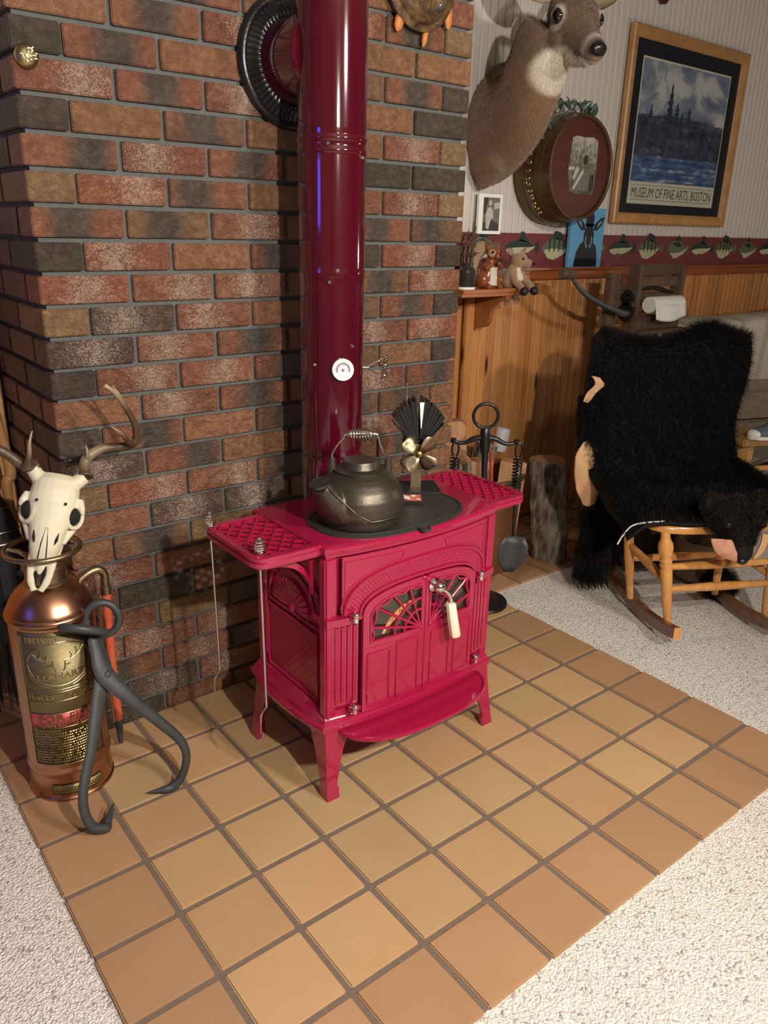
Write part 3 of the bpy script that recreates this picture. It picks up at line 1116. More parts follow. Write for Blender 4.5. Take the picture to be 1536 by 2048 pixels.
b.loft([lip(-0.010, 0.160, -0.50), lip(0.0, 0.165, -0.50), lip(0.002, 0.171, -0.50), lip(0.0, 0.1755, -0.50), lip(-0.004, 0.1755, -0.50), lip(-0.008, 0.1715, -0.50)])
b.obj('ash_lip', M['enamel'], st, ang=40)

# side panels: crosshatched field, shell fan, arched moulding
k = N('red_hatched'); v = k.coord()
wv = k.n('ShaderNodeTexWave', wave_type='BANDS', bands_direction='DIAGONAL'); wv.inputs['Scale'].default_value = 26; k.l(v, wv.inputs['Vector'])
mp = k.n('ShaderNodeMapping'); mp.inputs['Scale'].default_value = (1, -1, 1); k.l(v, mp.inputs['Vector'])
wv2 = k.n('ShaderNodeTexWave', wave_type='BANDS', bands_direction='DIAGONAL'); wv2.inputs['Scale'].default_value = 26; k.l(mp.outputs[0], wv2.inputs['Vector'])
k.set(base=(0.33, 0.006, 0.035), rough=0.22, coat=0.5)
k.bump(k.math('MAXIMUM', wv.outputs[1], wv2.outputs[1]), 0.5, 0.0015); M['hatch'] = k.m
for s in (-1, 1):
    xf = SX + s * (SHW - 0.012)
    b = B()
    X = lambda p: xf + s * p

    def stube(pts, r, p, closed=False):
        b.tube([Vector((X(p), y, z)) for y, z in pts], r, 6, closed=closed, up=(s, 0, 0))
    stube([(-0.285, 0.228), (-0.285, 0.394), (-0.500, 0.394), (-0.500, 0.228)], 0.0042, 0.002, True)
    stube([(-0.277, 0.25), (-0.277, 0.555)], 0.005, 0.002)
    ar = [(-0.392 - 0.118 * cos(PI * i / 24), 0.440 + 0.095 * sin(PI * i / 24) ** 0.8) for i in range(25)]
    stube(ar, 0.006, 0.003)
    ar2 = [(-0.392 - 0.100 * cos(PI * i / 24), 0.410 + 0.105 * sin(PI * i / 24) ** 0.8) for i in range(25)]
    stube(ar2, 0.0035, 0.002, True)
    for i in range(13):
        a = PI * (i + 0.5) / 13
        c0, c1 = (-0.392 - 0.012 * cos(a), 0.418 + 0.012 * sin(a)), (-0.392 - 0.078 * cos(a), 0.418 + 0.072 * sin(a))
        b.tube([Vector((X(0.001), c0[0], c0[1])), Vector((X(0.003), (c0[0] + c1[0]) / 2, (c0[1] + c1[1]) / 2)), Vector((X(0.001), c1[0], c1[1]))], [0.002, 0.006, 0.0085], 8, 0.7, up=(s, 0, 0))
    b.sphere((X(0.002), -0.392, 0.420), (0.006, 0.012, 0.012), 10, 6)
    b.m = 1
    b.box((X(-0.0015), -0.3925, 0.311), (0.005, 0.206, 0.160))
    b.obj('side_panel', [M['enamel'], M['hatch']], st, ang=40)


# warming shelves: moulded frame with a pierced diamond lattice
def clip_seg(p, d, x0, x1, y0, y1):
    t0, t1 = -9, 9
    for o, dd, lo, hi in ((p[0], d[0], x0, x1), (p[1], d[1], y0, y1)):
        if abs(dd) < 1e-9:
            if not lo <= o <= hi: return None
            continue
        a, c = (lo - o) / dd, (hi - o) / dd
        t0, t1 = max(t0, min(a, c)), min(t1, max(a, c))
    return None if t1 - t0 < 0.004 else ((p[0] + d[0] * t0, p[1] + d[1] * t0), (p[0] + d[0] * t1, p[1] + d[1] * t1))


def shelf(xi, xo, yf, yb_, zt, nm):
    s = 1 if xo > xi else -1
    sh_b = B()
    r = 0.030

    def ol(off):
        pts = [(xi, yb_ + off * 0.5)]
        for cx, cy, a0, a1 in ((xo - s * r, yb_ - r, PI / 2, 0), (xo - s * r, yf + r, 0, -PI / 2)):
            for i in range(7):
                a = a0 + (a1 - a0) * i / 6
                pts.append((cx + s * (r + off) * cos(a), cy + (r + off) * sin(a)))
        pts.append((xi, yf - off * 0.5))
        return pts
    hx0, hx1 = sorted((xi + s * 0.010, xo - s * 0.016)); hy0, hy1 = yf + 0.018, yb_ - 0.016
    c = 0.016
    so = s
    hole = [(hx0, hy0), (hx1, hy0), (hx1, hy1), (hx0, hy1)]
    # cut the outer corners of the opening
    if s < 0: hole = [(hx0 + c, hy0), (hx1, hy0), (hx1, hy1), (hx0 + c, hy1), (hx0, hy1 - c), (hx0, hy0 + c)]
    else: hole = [(hx0, hy0), (hx1 - c, hy0), (hx1, hy0 + c), (hx1, hy1 - c), (hx1 - c, hy1), (hx0, hy1)]
    for o0, z0, o1, z1 in ((-0.002, -0.0015, -0.002, 0.0), (0.0, -0.007, 0.0, -0.0015), (-0.003, -0.011, -0.003, -0.007), (0.001, -0.020, 0.001, -0.011), (-0.008, -0.026, -0.008, -0.020)):
        o = ol(o1)
        sh_b.prism(o, [hole], lambda p, q, z=z0: Vector((p, q, zt + z)), lambda p, q, z=z1: Vector((p, q, zt + z)))
    fr = sh_b.obj('warming_shelf', M['enamel'], st, ang=30)
    lb = B()
    pitch = 0.0240
    for dx, dy in ((0.62, 0.785), (0.62, -0.785)):
        nx, ny = -dy, dx
        for i in range(-14, 15):
            sg = clip_seg((hx0 / 2 + hx1 / 2 + nx * pitch * i, hy0 / 2 + hy1 / 2 + ny * pitch * i), (dx, dy), hx0, hx1, hy0, hy1)
            if sg:
                a, e = Vector((*sg[0], zt - 0.006)), Vector((*sg[1], zt - 0.006))
                w = Vector((nx, ny, 0)) * 0.0027
                w2 = w * 0.6
                lb.loft([[p - w - Vector((0, 0, .001)), p + w - Vector((0, 0, .001)), p + w2 + Vector((0, 0, .005)), p - w2 + Vector((0, 0, .005))] for p in (a, e)])
    lb.obj('lattice', M['enamel'], fr, ang=30)
    # arched bracket below, a rib under the front edge
    for yy in (yf + 0.045, yb_ - 0.045):
        bb = B()
        prof = [(xi, zt - 0.026), (xo - s * 0.030, zt - 0.026)]
        e = 0.098
        out = [(xi - s * 0.006, zt - 0.026), (xo - s * 0.045, zt - 0.026), (xo - s * 0.047, zt - 0.036)]
        for i in range(9):
            a = PI / 2 * i / 8
            out.append((xi - s * 0.002 + s * (abs(xo - xi) - 0.05) * (1 - sin(a)), zt - 0.130 + 0.088 * cos(a)))
        out += [(xi - s * 0.008, zt - 0.135)]
        inn = [(xi + s * 0.004, zt - 0.034), (xo - s * 0.075, zt - 0.034)]
        for i in range(9):
            a = PI / 2 * i / 8
            inn.append((xi + s * 0.004 + s * (abs(xo - xi) - 0.079) * (1 - sin(a)) , zt - 0.100 + 0.0655 * cos(a)))
        bb.prism(out, [inn], lambda p, q, y=yy: Vector((p, y + 0.006, q)), lambda p, q, y=yy: Vector((p, y - 0.006, q)))
        bb.obj('bracket', M['enamel'], fr, ang=35)


shelf(0.348, 0.196, -0.538, -0.300, 0.629, 'l')
shelf(0.856, 0.988, -0.530, -0.262, 0.618, 'r')

# griddle: black lid set into the top with a bead rim and a lift tab
b = B()


def gr(off, z):
    return [Vector((0.588 + math.copysign(abs(cos(a)) ** (2 / 2.7), cos(a)) * (0.197 + off), -0.452 + math.copysign(abs(sin(a)) ** (2 / 2.7), sin(a)) * (0.112 + off) - 0.016 * max(0, -sin(a)) * (1 - cos(a) ** 2) , z)) for a in [2 * PI * i / 72 for i in range(72)]]


b.loft([gr(0, 0.622), gr(0, 0.629), gr(-0.003, 0.631), gr(-0.007, 0.631), gr(-0.009, 0.6285), gr(-0.012, 0.6285), gr(-0.014, 0.6305)])
g = b.obj('griddle', M['griddle'], st, ang=40)
b = B(); b.box((0.588, -0.580, 0.629), (0.030, 0.020, 0.006), bev=0.002); b.lathe([(0.013, 0), (0.013, 0.005), (0.009, 0.007), (0.006, 0.003)], (0.588, -0.590, 0.626), 18)
b.obj('lift_tab', M['griddle'], g)
# flue collar at the back
b = B(); b.lathe([(0.085, 0), (0.085, 0.03), (0.070, 0.03), (0.070, 0)], (0.625, -0.222, 0.50), 28, Vector((0, -1, 0)).to_track_quat('Z', 'Y').to_matrix())
b.obj('flue_collar', M['enamel'], st)

# ================================================================== stove pipe
PX, PY, PR = 0.627, -0.170, 0.0775
sp = thing('stovepipe', 'burgundy enamelled stovepipe rising behind the stove into a black wall collar', 'pipe', (PX, PY, 0.35))
b = B()
b.lathe([(PR - 0.003, 0.36), (PR + 0.001, 0.362), (PR + 0.001, 0.70), (PR, 0.705), (PR, 1.148)], (PX, PY, 0), 56)
lo = b.obj('lower_pipe', M['pipe'], sp, ang=50)
b = B()
b.lathe([(PR - 0.002, 1.10), (PR + 0.0016, 1.138), (PR + 0.0022, 1.142), (PR + 0.0022, 1.150), (PR + 0.0008, 1.156), (PR + 0.0008, 1.40), (PR + 0.003, 1.404), (PR + 0.003, 1.409), (PR + 0.001, 1.413), (PR + 0.001, 1.425), (PR + 0.0035, 1.429), (PR + 0.0035, 1.434), (PR + 0.001, 1.438), (PR + 0.001, 1.44)], (PX, PY, 0), 56)
b.obj('upper_pipe', M['pipe'], sp, ang=50)
# elbow: mitred tee with a rounded shoulder, then the run into the wall
b = B()
ZC = 1.605
b.lathe([(PR, 1.435), (PR + 0.001, 1.45), (PR + 0.001, ZC + 0.098), (PR - 0.006, ZC + 0.114), (PR - 0.028, ZC + 0.124), (0.0, ZC + 0.126)], (PX, PY, 0), 56)
b.obj('elbow', M['pipe'], sp, ang=50)
b = B()
qn = Vector((0, 1, 0)).to_track_quat('Z', 'Y').to_matrix()
b.lathe([(PR + 0.010, 0.0), (PR + 0.014, 0.006), (PR + 0.014, 0.17)], (PX - 0.006, PY + 0.012, ZC), 56, qn)
b.obj('wall_run', M['pipe'], sp, ang=50)
# black ribbed wall collar
b = B()
nr = 60
rings = []
for (r, h, w) in ((0.090, 0.020, 0), (0.095, 0.028, 0), (0.100, 0.027, .0016), (0.107, 0.024, .0028), (0.117, 0.019, .0028), (0.125, 0.016, .0012), (0.129, 0.020, 0), (0.137, 0.020, 0), (0.141, 0.016, 0), (0.144, 0.010, 0), (0.144, 0.001, 0)):
    ring = []
    for j in range(nr * 4):
        a = 2 * PI * j / (nr * 4)
        hh = h + w * cos(a * nr)
        ring.append(Vector((PX + r * cos(a), -hh, ZC + r * sin(a))))
    rings.append(ring)
b.loft(rings, caps=False)
b.obj('wall_collar', M['black'], sp, ang=50)
# seam screws
for az, z in ((-2.25, 1.128), (-2.30, 1.418), (-1.15, 1.395), (-2.72, 0.935), (-1.5, 0.98)):
    b = B(); d = Vector((cos(az), sin(az), 0))
    b.lathe([(0.0046, 0), (0.0046, 0.002), (0.003, 0.0042), (0, 0.0048)], Vector((PX, PY, z)) + d * (PR + 0.001), 10, d.to_track_quat('Z', 'Y').to_matrix())
    b.obj('screw', M['chrome'], sp)


def coil(c, ax, L, R, turns, wire, taper=True, seg=6, n=None):
    """spring handle: a barrel shaped coil of wire"""
    ax = Vector(ax).normalized(); q = ax.to_track_quat('Z', 'Y').to_matrix()
    n = n or turns * 14
    pts = []
    for i in range(n + 1):
        t = i / n
        rr = (0.28 + 0.72 * sin(PI * t) ** 0.7) * R if taper else R
        a = 2 * PI * turns * t
        pts.append(Vector(c) + q @ Vector((rr * cos(a), rr * sin(a), (t - 0.5) * L)))
    bb = B(); bb.tube(pts, wire, seg)
    return bb


# damper handle: wire stem and triangular coil at the right of the pipe
dd = Vector((0.93, -0.36, 0)).normalized()
p0 = Vector((PX, PY, 0.915)) + dd * PR
b = B(); b.tube([p0, p0 + dd * 0.018], 0.004, 8)
e1, e2 = p0 + dd * 0.062 + Vector((0, 0, 0.026)), p0 + dd * 0.058 + Vector((0, 0, -0.026))
b.tube([p0 + dd * 0.012, e1], 0.0016, 6); b.tube([p0 + dd * 0.012, e2], 0.0016, 6)
dh = b.obj('damper_handle', M['chrome'], sp)
coil((e1 + e2) / 2, e1 - e2, 0.060, 0.0065, 9, 0.0016, False).obj('spring_grip', M['chrome'], dh)

# round magnetic thermometer on the pipe
az = math.atan2(-0.86, -0.24)
dv = Vector((cos(az), sin(az), 0)); c0 = Vector((PX, PY, 0.925)) + dv * (PR + 0.001)
az2 = math.atan2(-0.80, -0.38); dq = Vector((cos(az2), sin(az2), 0.10)).normalized().to_track_quat('Z', 'Y').to_matrix()
th = thing('flue_thermometer', 'round white dial thermometer stuck on the burgundy stovepipe', 'thermometer', c0)
RT = 0.0265
b = B(); b.lathe([(RT - 0.001, -0.004), (RT, 0), (RT, 0.008), (RT - 0.001, 0.0092), (0, 0.0094)], c0, 40, dq); b.obj('dial', M['white'], th)


def dial_arc(r0, r1, a0, a1, h, mat, name):
    bb = B()
    n = 30
    top = [c0 + dq @ Vector((r * cos(a0 + (a1 - a0) * i / n), r * sin(a0 + (a1 - a0) * i / n), h)) for r in (r0, r1) for i in range(n + 1)]
    bb.grid([top[:n + 1], top[n + 1:]])
    bb.obj(name, mat, th)


M['dialred'] = plain('dial_red', (0.55, 0.16, 0.15), 0.4); M['dialblue'] = plain('dial_blue', (0.45, 0.48, 0.66), 0.4); M['dialink'] = plain('dial_ink', (0.012, 0.012, 0.014), 0.4)
dial_arc(0.0166, 0.0180, -0.45, 3.6, 0.0097, M['dialred'], 'red_scale')
dial_arc(0.0136, 0.0158, -0.35, 3.5, 0.0098, M['dialink'], 'black_scale')
dial_arc(0.0095, 0.0120, 0.0, 3.2, 0.0097, M['dialblue'], 'blue_scale')
b = B(); b.lathe([(0.0036, 0.009), (0.0036, 0.0108), (0.002, 0.012), (0, 0.012)], c0, 14, dq); b.obj('hub', M['chrome'], th)

# ================================================================== kettle
KX, KY, KZ = 0.502, -0.462, 0.6288
ke = thing('kettle', 'black cast iron kettle with spring coil bail standing on the griddle', 'kettle', (KX, KY, KZ))
b = B()
b.lathe([(0.0, 0.0), (0.084, 0.0), (0.089, 0.004), (0.0925, 0.022), (0.0955, 0.027), (0.0985, 0.036), (0.0995, 0.050), (0.0965, 0.068), (0.089, 0.086), (0.078, 0.101), (0.067, 0.111), (0.058, 0.116), (0.0565, 0.119), (0.0, 0.119)], (KX, KY, KZ), 56)
sd = Vector((-0.985, -0.17, 0)).normalized(); sw = Vector((0, 0, 1)).cross(sd)
SPC = [(0.045, 0.028, 0.072, 0.034), (0.074, 0.044, 0.056, 0.036), (0.093, 0.068, 0.040, 0.031), (0.110, 0.090, 0.029, 0.024), (0.122, 0.108, 0.023, 0.018)]
rings = []
for d, z, wa, wb in SPC:
    ring = []
    for j in range(16):
        a = 2 * PI * j / 16
        n2 = Vector((0, 0, 0.75)) - sd * 0.66
        ring.append(Vector((KX, KY, KZ + z)) + sd * d + sw * (wa * cos(a)) + n2 * (wb * sin(a)))
    rings.append(ring)
b.loft(rings)
me = organic(b, 0.0028, 5, 0.5)
kb = link('body', me, M['kettle'], ke, ang=60)
b = B()
tip = Vector((KX, KY, KZ)) + sd * 0.122
ring0, ring1, ring2 = [], [], []
for j in range(20):
    a = 2 * PI * j / 20
    n2 = Vector((0, 0, 0.30)) - sd * 0.90
    for L, wa, h, q in ((ring0, 0.0225, 0.110, 0.020), (ring1, 0.0235, 0.116, 0.022), (ring2, 0.0190, 0.1145, 0.0170)):
        L.append(tip + Vector((0, 0, h)) + sw * (wa * cos(a)) + n2 * (q * sin(a)) + sd * (0.004 if sin(a) < -0.8 else 0))
b.loft([ring0, ring1, ring2], caps=False)
ctr = sum(ring2, Vector()) / 20 - Vector((0, 0, 0.004))
b.m = 1
k0 = len(b.v); b.add(ring2 + [ctr], [(i, (i + 1) % 20, 20) for i in range(20)])
b.obj('spout_lip', [M['kettle'], M['dark']], ke)
# bead line round the belly, dipping up to the spout
for s in (-1, 1):      # raised casting seam: round the belly, then up the flank of the spout
    b = B()
    a_sp = math.atan2(sd.y, sd.x)
    pts = [Vector((KX + 0.0968 * cos(a_sp + s * t), KY + 0.0968 * sin(a_sp + s * t), KZ + 0.030)) for t in np.linspace(PI, 1.05, 24)]
    pts += [Vector((KX, KY, KZ)) + sd * f - sw * (-s * w) + Vector((0, 0, z)) for f, w, z in ((0.060, 0.078, 0.036), (0.076, 0.062, 0.050), (0.092, 0.045, 0.072), (0.108, 0.032, 0.092), (0.121, 0.0245, 0.110))]
    b.tube(catmull(pts, 2), 0.0014, 6)
    b.obj('casting_seam', M['kettle'], ke)
b = B()
b.lathe([(0.0, 0.118), (0.0575, 0.118), (0.0590, 0.1195), (0.0590, 0.122), (0.052, 0.124), (0.0415, 0.1255), (0.040, 0.1275), (0.0388, 0.138), (0.0368, 0.1415), (0.030, 0.1425), (0.0, 0.1415)], (KX, KY, KZ), 40)
b.obj('lid', M['kettle'], ke)
hd = Vector((0.87, -0.49, 0)).normalized()   # bail runs across the view
for s in (-1, 1):
    b = B()
    e = Vector((KX, KY, KZ)) + hd * (0.062 * s)
    b.loft([[e + Vector((0, 0, z)) + hd * (w * cos(a)) + Vector((-hd.y, hd.x, 0)) * (0.004 * sin(a)) for a in [2 * PI * j / 10 for j in range(10)]] for z, w in ((0.088, 0.012), (0.116, 0.009), (0.132, 0.008), (0.142, 0.007), (0.146, 0.004))])
    b.obj('ear', M['kettle'], ke)
b = B()
L = [Vector((KX, KY, KZ)) + hd * x + Vector((0, 0, z)) for x, z in ((-0.067, 0.132), (-0.060, 0.138), (-0.062, 0.154), (-0.051, 0.174), (-0.038, 0.190), (-0.030, 0.198), (0.030, 0.198), (0.038, 0.192), (0.044, 0.174), (0.052, 0.154), (0.058, 0.138), (0.067, 0.132))]
b.tube(catmull(L, 5), 0.0021, 8)
ba = b.obj('bail', M['steel'], ke)
coil(Vector((KX, KY, KZ + 0.198)), hd, 0.062, 0.0125, 10, 0.0017).obj('coil_grip', M['chrome'], ba)

# ================================================================== tin under the fan
M['tinred'] = plain('tin_red', (0.42, 0.06, 0.05), 0.3, 0.2)
tn = thing('red_tin', 'small flat red and white printed tin between kettle and stove fan', 'tin', (0.672, -0.420, 0.6290))
b = B(); R30 = Matrix.Rotation(math.radians(-38), 3, 'Z'); b.box((0.668, -0.425, 0.6340), (0.078, 0.050, 0.009), R30, bev=0.002); b.obj('case', M['blackmatte'], tn)
b = B(); b.box((0.668, -0.425, 0.6390), (0.074, 0.046, 0.0014), R30, bev=0.0005); b.obj('lid', M['tinred'], tn)
b = B()
for q in range(6):
    c = R30 @ Vector((-0.030 + q * 0.012, 0.012 * (-1) ** q, 0)) + Vector((0.668, -0.425, 0.6400))
    b.box(c, (0.010, 0.006, 0.0006), R30 @ Matrix.Rotation(0.5 * (-1) ** q, 3, 'Z'))
b.lathe([(0.010, 0), (0.010, 0.0008), (0.006, 0.0008)], Vector((0.668, -0.425, 0.6398)), 20)
b.obj('printed_stars', M['white'], tn)

# ================================================================== stove fan
FXC, FYC, FZ = 0.747, -0.366, 0.625
ff = Vector((-0.50, -0.866, 0)); fr_ = Vector((0.866, -0.50, 0)); up = Vector((0, 0, 1))
RF = Matrix((fr_, -ff, up)).transposed()
fa = thing('stove_fan', 'black heat powered stove fan with finned head and golden blades', 'fan', (FXC, FYC, FZ))
b = B(); b.box((FXC, FYC, FZ + 0.0085), (0.118, 0.098, 0.007), RF, bev=0.002); b.obj('base', M['blackmatte'], fa)
FP = Vector((FXC, FYC, FZ))
b = B(); b.box(FP + up * 0.060, (0.027, 0.010, 0.100), RF, bev=0.001); b.obj('post', M['bronze'], fa)
b = B(); b.box(FP + up * 0.130, (0.070, 0.028, 0.010), RF, bev=0.002); b.obj('clamp', M['blackmatte'], fa)
b = B(); b.lathe([(0.0, -0.012), (0.019, -0.012), (0.019, 0.018), (0.012, 0.022), (0.006, 0.022), (0.006, 0.034), (0.0, 0.034)], FP + up * 0.107, 24, ff.to_track_quat('Z', 'Y').to_matrix()); b.obj('motor', M['bronze'], fa)
# finned head: plates that spread like a hand of cards
b = B()
for s in (-1, 1):
    for q in range(8):
        a = s * math.radians(5 + q * 5.3)
        r0, r1 = 0.018, 0.128 - 0.0045 * q - (0.006 if q == 7 else 0)
        ce = FP + up * 0.112
        d = fr_ * sin(a) + up * cos(a)
        nrm = fr_ * cos(a) - up * sin(a)
        w0 = 0.0265
        pts = []
        b.loft([[ce + d * r + nrm * (0.0014 * t) * (1 + 0.8 * (r > 0.1)) + ff * (w0 * u) for t, u in ((-1, -1), (1, -1), (1, 1), (-1, 1))] for r in (r0 + 0.012, r1)])
for s in (-1, 1):
    for q in range(4):
        a, a2 = s * math.radians(4 + q * 8.6), s * math.radians(4 + (q + 1) * 8.6 - 0.8)
        ce = FP + up * 0.112
        D1, D2 = fr_ * sin(a) + up * cos(a), fr_ * sin(a2) + up * cos(a2)
        b.loft([[ce + D1 * r - ff * .0245, ce + D2 * r - ff * .0245, ce + D2 * r + ff * .0245, ce + D1 * r + ff * .0245] for r in (0.030, 0.121 - .006 * q)])
b.loft([[FP + fr_ * (x * w) + up * z + ff * y for x, y in ((-1, -0.012), (1, -0.012), (1, 0.012), (-1, 0.012))] for z, w in ((0.122, 0.030), (0.150, 0.036), (0.185, 0.030))])
b.obj('heat_sink', M['black'], fa, ang=20)
b = B(); b.loft([[FP + fr_ * (x * w + 0.004) + up * z + ff * (0.0262 + y) for x, y in ((-1, 0), (1, 0), (1, 0.001), (-1, 0.001))] for z, w in ((0.168, 0.0008), (0.232, 0.0055))]); b.obj('maker_strip', M['paper'], fa)
b = B()
hubc = FP + up * 0.107 + ff * 0.036
for q in range(4):
    a = PI / 4 + q * PI / 2
    d = fr_ * cos(a) + up * sin(a); t = -fr_ * sin(a) + up * cos(a)
    P = []
    for r, w in ((0.007, 0.007), (0.018, 0.014), (0.034, 0.021), (0.045, 0.019), (0.051, 0.010)):
        P.append([hubc + d * r + t * (w * u) + ff * (0.010 * u * (0.6 + r * 9)) for u in (-1, -0.4, 0.3, 1)])
    b.grid(P)
M['blade'] = plain('blade_gold', (0.40, 0.345, 0.20), 0.42, 1.0)
bl = b.obj('blade', M['blade'], fa); bl.modifiers.new('s', 'SOLIDIFY').thickness = 0.0008
b = B(); b.lathe([(0.007, -0.004), (0.008, 0.0), (0.007, 0.006), (0.0, 0.008)], hubc, 16, ff.to_track_quat('Z', 'Y').to_matrix()); b.obj('blade_hub', M['brass'], bl)
for x, lean in ((-0.028, -0.002), (0.030, 0.010)):
    b = B(); p = FP + fr_ * x + up * 0.225; b.tube([p, p + up * 0.045 + fr_ * lean], 0.0017, 6); b.sphere(p + up * 0.046 + fr_ * lean, 0.0024, 8, 6); b.obj('lift_wire', M['brass'], fa)

# ================================================================== pokers hanging from the left shelf
for (x, y, nm, lab) in ((0.221, -0.508, 'poker', 'steel poker rod with coil knob at the front corner of the left shelf'), (0.207, -0.318, 'poker', 'steel poker rod with coil knob at the back corner of the left shelf')):
    t = thing(nm, lab, 'poker', (x, y, 0.20))
    b = B()
    pts = [(x, y, 0.632), (x, y, 0.60), (x + 0.002, y, 0.45), (x + 0.004, y, 0.285), (x + 0.003, y - 0.002, 0.272), (x - 0.008, y - 0.003, 0.264), (x - 0.012, y - 0.003, 0.254), (x - 0.013, y - 0.002, 0.212)]
    b.tube(pts, [0.0024] * 6 + [0.0022, 0.0012], 8)
    b.lathe([(0.0052, 0), (0.0052, 0.003), (0.003, 0.005)], (x, y, 0.630), 12)
    b.obj('rod', M['steel'], t)
    bb = coil((x, y, 0.6455), (0, 0, 1), 0.031, 0.0118, 6, 0.0017); bb.sphere((x, y, 0.6625), 0.0034, 10, 8); bb.obj('coil_knob', M['chrome'], t)

# ================================================================== copper extinguisher
EX, EY, ER = -0.094, -0.130, 0.0905
ex = thing('fire_extinguisher', 'tall antique copper fire extinguisher with embossed brass label beside the brick corner', 'extinguisher', (EX, EY, 0))
b = B()
b.lathe([(ER, 0.0), (ER + 0.003, 0.001), (ER + 0.003, 0.006), (ER, 0.009), (ER - 0.001, 0.060), (ER + 0.0015, 0.070), (ER + 0.002, 0.078), (ER - 0.001, 0.084), (ER - 0.001, 0.436), (ER + 0.001, 0.440), (ER + 0.004, 0.443), (ER + 0.0045, 0.447), (ER + 0.003, 0.451),
         (ER + 0.001, 0.453), (ER + 0.001, 0.456), (ER - 0.003, 0.464), (ER - 0.010, 0.478), (ER - 0.022, 0.495), (ER - 0.036, 0.508), (0.045, 0.514), (0.040, 0.516)], (EX, EY, 0), 64)
b.obj('tank', M['copper'], ex, ang=35)
b = B()
b.lathe([(0.047, 0.510), (0.047, 0.516), (0.043, 0.519), (0.043, 0.545), (0.047, 0.548), (0.047, 0.556), (0.041, 0.560), (0.036, 0.572), (0.030, 0.578), (0.0, 0.578)], (EX, EY, 0), 40)
b.obj('neck_cap', M['bronze'], ex, ang=35)
b = B(); b.torus((EX, EY, 0.588), 0.0755, 0.0058, (0, 0, 1), 56, 10)
for a in (0.5, 0.5 + 2 * PI / 3, 0.5 + 4 * PI / 3):
    d = Vector((cos(a), sin(a), 0)); c = Vector((EX, EY, 0))
    b.tube([c + d * 0.074 + Vector((0, 0, 0.588)), c + d * 0.05 + Vector((0, 0, 0.582)), c + d * 0.028 + Vector((0, 0, 0.568))], [0.004, 0.0055, 0.007], 8)
b.obj('ring_handle', M['bronze'], ex)
# curved label
A0 = math.atan2(-0.974, -0.20)


def on_tank(u, z, h=0.0, r=ER - 0.001):
    a = A0 + u / r
    return Vector((EX + (r + h) * cos(a), EY + (r + h) * sin(a), z))


def curved_sheet(u0, u1, z0, z1, h, mat, name, parent, n=28):
    bb = B(); bb.grid([[on_tank(u0 + (u1 - u0) * i / n, z, h) for i in range(n + 1)] for z in (z0, z1)])
    o = bb.obj(name, mat, parent); md = o.modifiers.new('s', 'SOLIDIFY'); md.thickness = 0.0008
    return o


LU = 0.083
lab = curved_sheet(-LU, LU, 0.098, 0.430, 0.0012, M['brasslabel'], 'brass_label', ex)
b = B()


def emb(pts, r=0.0012, closed=False):
    q = []
    for a, c in zip(pts, pts[1:] + ([pts[0]] if closed else [])):
        n = max(1, int(math.dist(a, c) / 0.012))
        q += [(a[0] + (c[0] - a[0]) * i / n, a[1] + (c[1] - a[1]) * i / n) for i in range(n)]
    if not closed: q.append(pts[-1])
    b.tube([on_tank(u, z, 0.0022) for u, z in q], r, 6, closed=closed, up=(0, 0, 1))


emb([(-LU + .002, 0.100), (LU - .002, 0.100), (LU - .002, 0.428), (-LU + .002, 0.428)], 0.0012, True)
emb([(-LU + .006, 0.292), (-LU + .006, 0.424), (LU - .006, 0.424), (LU - .006, 0.292)], 0.0008, True)
for z in (0.286, 0.264, 0.232, 0.196, 0.142): emb([(-LU + .003, z), (LU - .003, z)], 0.0008)
emb([(0.066 * cos(t), 0.354 + 0.052 * sin(t)) for t in np.linspace(0, 2 * PI, 41)[:-1]], 0.0011, True)
emb([(0.071 * cos(t), 0.350 + 0.054 * sin(t)) for t in np.linspace(PI * 1.12, PI * 1.4, 9)], 0.001)
emb([(0.071 * cos(t), 0.350 + 0.054 * sin(t)) for t in np.linspace(PI * 1.6, PI * 1.88, 9)], 0.001)
# stag head in low relief: beams, tines, face
for s in (-1, 1):
    emb([(s * 0.010, 0.362), (s * 0.026, 0.362), (s * 0.042, 0.370), (s * 0.054, 0.384), (s * 0.050, 0.396)], 0.0013)
    for x, z, l in ((0.022, 0.362, .016), (0.034, 0.366, .020), (0.045, 0.373, .022)):
        emb([(s * x, z), (s * (x + .004), z + l * .5), (s * (x + .001), z + l)], 0.0011)
    emb([(s * 0.012, 0.356), (s * 0.026, 0.352), (s * 0.014, 0.350)], 0.0016)
emb([(-0.012, 0.360), (-0.010, 0.342), (-0.006, 0.338)], 0.0016)
emb([(0.012, 0.360), (0.010, 0.342), (0.006, 0.338)], 0.0016)
b.obj('embossing', M['brassbright'], lab)
curved_sheet(-LU + .003, LU - .003, 0.197, 0.231, 0.0018, M['redpaint'], 'red_panel', lab)


def curved_text(body, size, u, z, h, mat, parent, name='raised_lettering', sx=1.0, align='CENTER'):
    vs, fs = text_mesh(body, size, 0.0011, align, sx)
    bb = B(); bb.add([on_tank(u + v.x, z + v.y, h + v.z) for v in vs], fs)
    return bb.obj(name, mat, parent, fix=False)


